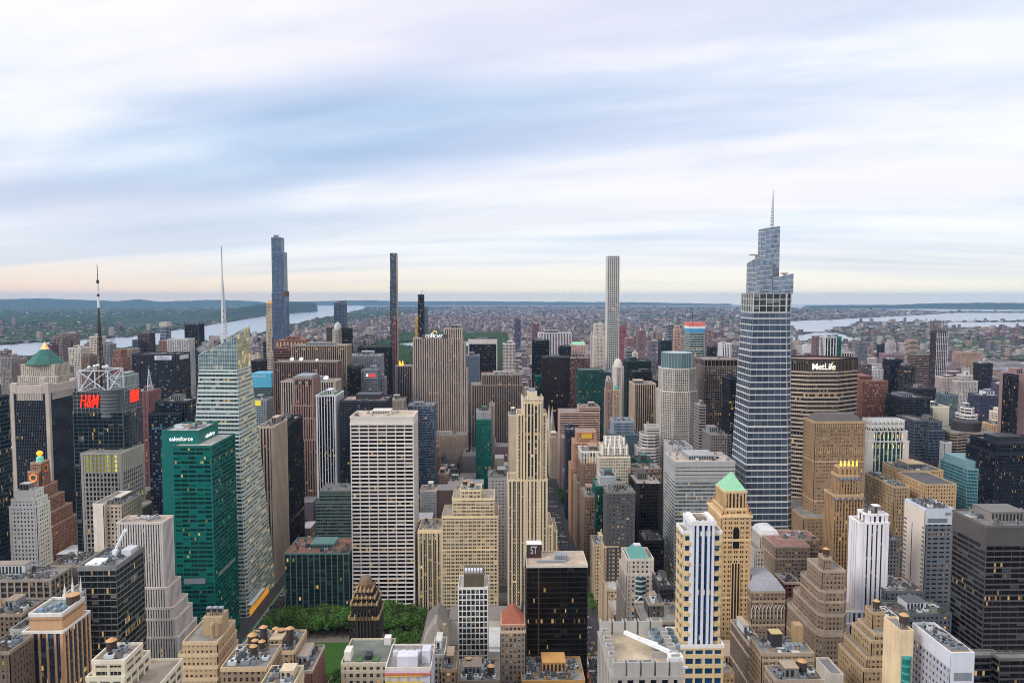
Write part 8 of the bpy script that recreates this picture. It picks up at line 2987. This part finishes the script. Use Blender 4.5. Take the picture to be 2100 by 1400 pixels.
taken = [(q[0] - 2, q[1] + 2, q[2] - 2, q[3] + 2) for _, bs in ALL for q in bs]
r_ = random.Random(77)
TAKEN2 = [(-322, -246, 695, 790), (228, 302, 696, 756), (348, 452, 866, 930), (-70, 62, 550, 660), (555, 640, 890, 955), (505, 565, 790, 855), (115, 195, 1335, 1375)]
cands = []
ci = -1
KEEP = [205, 206, 379, 292, 216, 478, 467, 570, 293, 370, 655, 480, 465, 369, 371, 466, 142, 476, 387, 377, 202, 477, 468, 258, 294, 679, 214, 736, 378, 284, 41, 479, 669, 654, 1651, 653, 666, 563, 192, 282, 668, 670, 151, 215, 568, 851, 799]          # those that show in the gaps, largest first
LX = [-880, -519, -489, -245, -215, 67, 97, 224, 248, 370, 412, 535, 559, 687, 717, 903, 933, 1130]
for k in range(36, 58):
    ya, yb = street_y(k) + (15 if k == 42 else 9), street_y(k + 1) - (15 if k + 1 == 42 else 9)
    for xa_, xb_ in zip(LX[0::2], LX[1::2]):
        if k in (40, 41) and xa_ == -215:
            continue
        for row in range(2):
            x = xa_ + 4.5
            while x < xb_ - 12:
                w = min(r_.uniform(14, 30), xb_ - 4.5 - x)
                dpt = (yb - ya) / 2 - 1.2
                y0 = ya + .5 if row == 0 else (ya + yb) / 2 + .6
                zone = 1.0
                if xa_ >= 535:
                    zone = 2.1
                if xa_ < -500 and k > 45:
                    zone = 1.8
                if 240 < xa_ < 535 and k > 44:
                    zone = 1.9
                if 90 < xa_ < 240 and k > 43:
                    zone = 1.5
                if -220 < xa_ < 60 and k > 44:
                    zone = 1.2
                h = r_.choice([15, 18, 20, 22, 26, 30, 34, 40, 46, 55]) * zone * r_.uniform(.85, 1.15)
                if k < 41:
                    h = min(h, 46)
                x1_, y1_ = x + w - .6, y0 + dpt
                if not any(x < t[1] and x1_ > t[0] and y0 < t[3] and y1_ > t[2] for t in taken):
                    px, py = pix((x + x1_) / 2, y0, h)
                    if -30 < px < 2130 and py < 1440:
                        ci += 1
                        if any(x < t[1] and x1_ > t[0] and y0 < t[3] and y1_ > t[2] for t in TAKEN2):
                            x += w
                            continue
                        if KEEP is not None:
                            cands.append((-KEEP.index(ci) if ci in KEEP else -9999, x, x1_, y0, y1_, h, ci))
                            x += w
                            continue
                        n = 0
                        for f in (.1, .5, .9):
                            for q in ((y0, h + .4), (y1_, h + .4), (y0 - .2, h * .7), (y0 - .2, h * .35)):
                                n += seen((x + (x1_ - x) * f, q[0], q[1]))
                        if n >= 2:
                            size = (FPX / y0) ** 2 * w * h * n / 12
                            cands.append((size, x, x1_, y0, y1_, h, ci))
                x += w
cands.sort(reverse=True)

FSTY = [('tan brick', (188, 158, 124)), ('brown brick', (146, 116, 96)), ('grey stone', (160, 152, 146)), ('red brick', (140, 92, 78)), ('cream stone', (212, 194, 166)), ('dark brick', (104, 88, 82)),
        ('pale grey', (186, 184, 182)), ('pink granite', (186, 150, 136)), ('white brick', (220, 214, 208))]
GLS = [('black glass', (40, 42, 50), G_BLK), ('blue glass', (84, 98, 116), G_BLUE), ('green glass', (70, 100, 98), G_TEAL), ('grey glass', (130, 134, 138), G_OFF)]
ROOFS = [((196, 190, 184), 'white roof'), ((120, 116, 114), 'grey roof'), ((150, 140, 128), 'gravel roof'), ((88, 84, 84), 'dark roof'), ((176, 150, 128), 'tan roof')]
heroes = [(pix(*r0.location[:2], 60), r0.location.y, r0.location.x, r0['label'], max(q[5] for q in bs)) for r0, bs in ALL]
used = {}
rest = []
NF = len(KEEP)
for i, (size, x0, x1, y0, y1, h, n) in enumerate(cands):
    if i >= NF:
        rest.append(((x0 + x1) / 2, (y0 + y1) / 2, 0.1, x1 - x0, y1 - y0, h, 0))
        continue
    rr = random.Random(int(x0 * 13 + y0 * 7))
    if rr.random() < .16:
        nm, col, g = rr.choice(GLS)
        st = V(curtain_blue, wall=wall(col, .1, .5), sp=wall(tuple(int(q * .8) for q in col), .1, .4), gl=g)
    else:
        nm, col = rr.choice(FSTY)
        st = V(punch, wall=wall(col, .16, .85, .18), bw=rr.choice([2.6, 3.0, 3.4]), pw=rr.choice([1.3, 1.5, 1.7]), sh=rr.choice([1.6, 1.9]), trim=wall(tuple(min(255, int(q * 1.12)) for q in col)))
    rc, rn = rr.choice(ROOFS)
    st = V(st, roof=rc)
    tk = 1 if nm.endswith(('brick', 'stone')) and rr.random() < .45 else 0
    feat = 'one water tank' if tk else rn
    tall = 'low' if h < 24 else 'mid height' if h < 42 else 'taller'
    hs = sorted(heroes, key=lambda q: math.hypot((q[2] - x0) , (q[1] - y0)))[:6]
    lab = None
    for q in hs:
        rel = 'behind' if y0 > q[1] + 18 else 'in front of' if y0 < q[1] - 18 else 'beside'
        for ft in (feat, rn + ' huts', rn + ' and vents', rn + ' and plant'):
            t = '%s %s building with %s %s the %s' % (tall, nm, ft, rel, short(q[3]))
            if t not in used and len(t.split()) <= 16:
                lab = t
                break
        if lab:
            break
    lab = lab or '%s %s building with %s among the lower rooftops uptown' % (tall, nm, feat)
    used[lab] = 1
    vols = [(0, 0, 0, y0, y1 - y0, {'xy': (x0, x1), 'z1': h})]
    if rr.random() < .35 and h > 26:
        vols.append((0, 0, 0, y0 + 3, y1 - y0 - 6, {'xy': (x0 + 2.5, x1 - 2.5), 'z1': h + rr.choice([7.4, 11])}))
    _n0 = len(ALL)
    B('low_rise_building', lab, 'building', vols, st, group='lower buildings between the towers', tanks=tk, amt=2.2 if y0 < 1000 else 1.0, seed=int(x0 * 3 + y0))

# ---------------------------------------------------------------- apartment towers further out, east and west
tc_ = random.Random(404)
KEEP2 = [73, 64, 176, 217, 126, 23, 71, 97, 182, 52, 179, 63, 189, 172, 33, 79, 193, 39, 119]
tow = []
for i in range(230):
    if i % 3 == 0:
        px, Y = tc_.uniform(0, 560), tc_.uniform(1550, 2500)
        py = tc_.uniform(700, 750)
    else:
        px, Y = tc_.uniform(1150, 2090), tc_.uniform(1500, 3000)
        py = tc_.uniform(655, 760)
    x, z = at(px, py, Y)
    w = tc_.uniform(18, 32)
    nm, col = tc_.choice([('brown', (132, 104, 98)), ('dusky red', (138, 88, 86)), ('pale grey', (176, 168, 168)), ('tan', (184, 156, 134)), ('cream', (206, 190, 172)), ('slate grey', (104, 106, 116)), ('mauve', (140, 116, 124)), ('dark glass', (52, 56, 68)), ('white', (212, 206, 202))])
    stl, up = tc_.choice(['plain', 'stepped', 'stepped', 'banded']), tc_.uniform(6, 14)
    if not 36 < z < 190 or x < hudson_x(Y) + 40 or x > east_x(Y) - 30:
        continue
    if any(abs(x - t[0]) < 34 and abs(Y - t[1]) < 34 for t in tow):
        continue
    if any(x - w / 2 < t[1] and x + w / 2 > t[0] and Y < t[3] and Y + 26 > t[2] for t in taken):
        continue
    tow.append((x, Y, z, w, nm, col, stl, up, i))
if KEEP2 is None:
    vis = []
    for t in tow:
        x, Y, z, w = t[:4]
        n = sum(seen((x + f * w, Y - .3, z * g)) for f in (-.4, 0, .4) for g in (.99, .85, .6))
        if n >= 2:
            vis.append((n * w * z / Y ** 2, t[8]))
    vis.sort(reverse=True)
    KEEP2 = [q[1] for q in vis[:80]]
    print('KEEPTWO', KEEP2)
for x, Y, z, w, nm, col, stl, up, i in tow:
    if i not in KEEP2:
        continue
    st = V(punch, wall=wall(col, .14), bw=3.6, pw=1.6, sh=1.7) if stl != 'banded' else V(bands_grey, wall=wall(col, .12), fh=4)
    if nm == 'dark glass':
        st = V(curtain_dark, wall=wall(col, .1, .5), sp=wall((40, 44, 54), .1, .4))
    hs = sorted(heroes, key=lambda q: abs(q[0][0] - pix(x, Y, z)[0]) + abs(q[0][1] - pix(x, Y, z)[1]) * .4 + (0 if q[1] < Y else 400))[:8]
    lab = None
    for q in hs:
        rel = 'beyond' if q[1] < Y else 'before'
        for size in (('tall' if z > 90 else 'mid height'), ('tall slim' if w < 25 else 'tall broad') if z > 90 else ('slim' if w < 25 else 'broad')):
            t = '%s %s %s apartment tower %s the %s' % (size, stl, nm, rel, short(q[3]))
            if t not in used and len(t.split()) <= 16:
                lab = t
                break
        if lab:
            break
    if not lab:
        continue
    used[lab] = 1
    vols = [(0, 0, 0, Y, 26, {'xy': (x - w / 2, x + w / 2), 'z1': z - (up if stl == 'stepped' else 0)})]
    if stl == 'stepped':
        vols.append((0, 0, 0, Y + 3, 18, {'xy': (x - w / 2 + 3, x + w / 2 - 3), 'z1': z}))
    B('apartment_tower', lab, 'apartment tower', vols, st, group='apartment towers further out', amt=.5, seed=i)
for k in range(900):  # unseen blocks south of the camera, added for the glass facades to reflect
    x, y = r_.uniform(-1300, 1300), r_.uniform(-2200, 120)
    if math.hypot(x, y) > 130:
        rest.append((x, y, .1, r_.uniform(20, 44), r_.uniform(20, 40), r_.choice([24, 34, 45, 60, 80, 95]) if y > -600 else r_.choice([30, 60, 90, 120, 160]), 0))
city('rooftop_district', rest, 'many low rooftops glimpsed in the gaps between midtown towers, plus unseen blocks added for reflections')

# ---------------------------------------------------------------- traffic
def car_mesh(paint, taxi=False, bus=False):
    m = MB()
    L, Wd, H = (4.6, 1.85, 1.45) if not bus else (12, 2.55, 3.1)
    if bus:
        m.prism([(-Wd / 2, -L / 2), (Wd / 2, -L / 2), (Wd / 2, L / 2), (-Wd / 2, L / 2)], .35, H, 0)
        m.box(-Wd / 2 - .02, Wd / 2 + .02, -L / 2 + .6, L / 2 - .6, 1.5, 2.5, 1)
        m.box(-.8, .8, -2, 2, H, H + .25, 0)
    else:
        b0 = [(-Wd / 2, -L / 2), (Wd / 2, -L / 2), (Wd / 2, L / 2), (-Wd / 2, L / 2)]
        b1 = [(-Wd / 2 + .05, -L / 2 + .1), (Wd / 2 - .05, -L / 2 + .1), (Wd / 2 - .05, L / 2 - .1), (-Wd / 2 + .05, L / 2 - .1)]
        m.prism(b0, .3, .85, 0, True, None, b1)
        c0 = [(-Wd / 2 + .1, -L / 2 + .7), (Wd / 2 - .1, -L / 2 + .7), (Wd / 2 - .1, L / 2 - 1.3), (-Wd / 2 + .1, L / 2 - 1.3)]
        c1 = [(-Wd / 2 + .3, -L / 2 + 1.3), (Wd / 2 - .3, -L / 2 + 1.3), (Wd / 2 - .3, L / 2 - 2.0), (-Wd / 2 + .3, L / 2 - 2.0)]
        m.prism(c0, .85, H - .04, 1, False, None, c1)
        m.prism([(p[0] * .98, p[1]) for p in c1], H - .04, H, 0)
    for sx_ in (-1, 1):
        for f in (-.32, .32):
            m.lathe(0, 0, [(.01, 0), (.01, 0)], 3, 2, False)
            cy = f * L
            R = [[(sx_ * Wd / 2 - sx_ * o, cy + .33 * math.cos(a * .785), .33 + .33 * math.sin(a * .785)) for a in range(8)] for o in (.2, -.02)]
            m.rings(R if sx_ < 0 else R[::-1], 2, True)
    return m


CARS = {}
for nm, rgb in (('white', (225, 225, 225)), ('black', (28, 28, 30)), ('grey', (110, 112, 116)), ('yellow', (226, 170, 40)), ('red', (130, 36, 32)), ('silver', (176, 178, 182))):
    CARS[nm] = car_mesh(None), plain('car_paint_' + nm, rgb, .3)
BUSM = car_mesh(None, bus=True), plain('bus_paint', (220, 222, 226), .4)
GLZ, TYRE = plain('car_glass', (26, 30, 36), .1), plain('tyre', (22, 22, 22), .8)
_cm = {}


def car(kind, x, y, label, grp, name='car'):
    if kind not in _cm:
        mb, mt = BUSM if kind == 'bus' else CARS[kind]
        o = mb.build(name, [mt, GLZ, TYRE])
        _cm[kind] = o
    else:
        o = _cm[kind].copy()
        COL.objects.link(o)
    o.location = (x, y, .012)
    tag(o, label, 'bus' if kind == 'bus' else 'car', grp)
    return o


rc_ = random.Random(12)
for (ax, y0, y1, where, grp) in ((-230, 612, 820, 'on the wide avenue beside the teal tower', 'cars on the avenue beside the teal tower'),
                                 (82, 560, 1080, 'on the long avenue beside the black tower', 'cars on the avenue beside the black tower')):
    y = y0
    while y < y1:
        for lane in (-5.4, -1.8, 1.8, 5.4):
            if rc_.random() < (.34 if ax < 0 else .28):
                kd = rc_.choice(['white', 'black', 'grey', 'yellow', 'black', 'silver', 'white', 'red'])
                if pix(ax + lane, y)[1] < 1405:
                    car(kd, ax + lane, y + rc_.uniform(-2, 2), '%s car driving %s' % (kd, where), '%s %s' % (kd, grp))
        y += 10
car('bus', 76.5, 603, 'long white bus on the long avenue beside the black tower', None, 'city_bus')
car('bus', -223.5, 646, 'long white bus on the wide avenue beside the teal tower', None, 'city_bus')
for k, (x, y) in enumerate(((99.5, 1085), (99.5, 1094), (99.5, 1104), (98.8, 1114))):
    plane_tree(x, y, 1.25, k * 1.3, 'small leafy tree on the pavement of the long avenue', group='trees on the long avenue pavement', k=k)
for k, (x, y) in enumerate(((94.5, 700), (94.5, 712), (95, 724), (69.5, 546), (69.5, 556), (-212, 566))):
    plane_tree(x, y, .95, k * 1.1, 'street tree at the kerb between black tower and terraced building' if k < 3 else 'small street tree at the foot of a tower by the kerb', group='kerb trees near the black tower' if k < 3 else 'kerb trees at tower feet', k=k % 5)
# ------------------------------------------------------------------ air
hm = bpy.data.materials.new('hazy_air')
hm.use_nodes = True
T = NT(hm.node_tree)
vol = T.n('ShaderNodeVolumePrincipled')
vol.inputs['Color'].default_value = (0.33, 0.60, 0.97, 1)
vol.inputs['Density'].default_value = 1.9e-5
vol.inputs['Anisotropy'].default_value = 0.2
out = T.n('ShaderNodeOutputMaterial')
T.l(vol.outputs[0], out.inputs['Volume'])
try:
    hm.cycles.homogeneous_volume = True
except Exception:
    pass
hb = MB()
hb.box(-41500, 41500, -41500, 41500, -140, 482, 0, True)
ho = hb.build('haze', hm)
ho['kind'] = 'stuff'
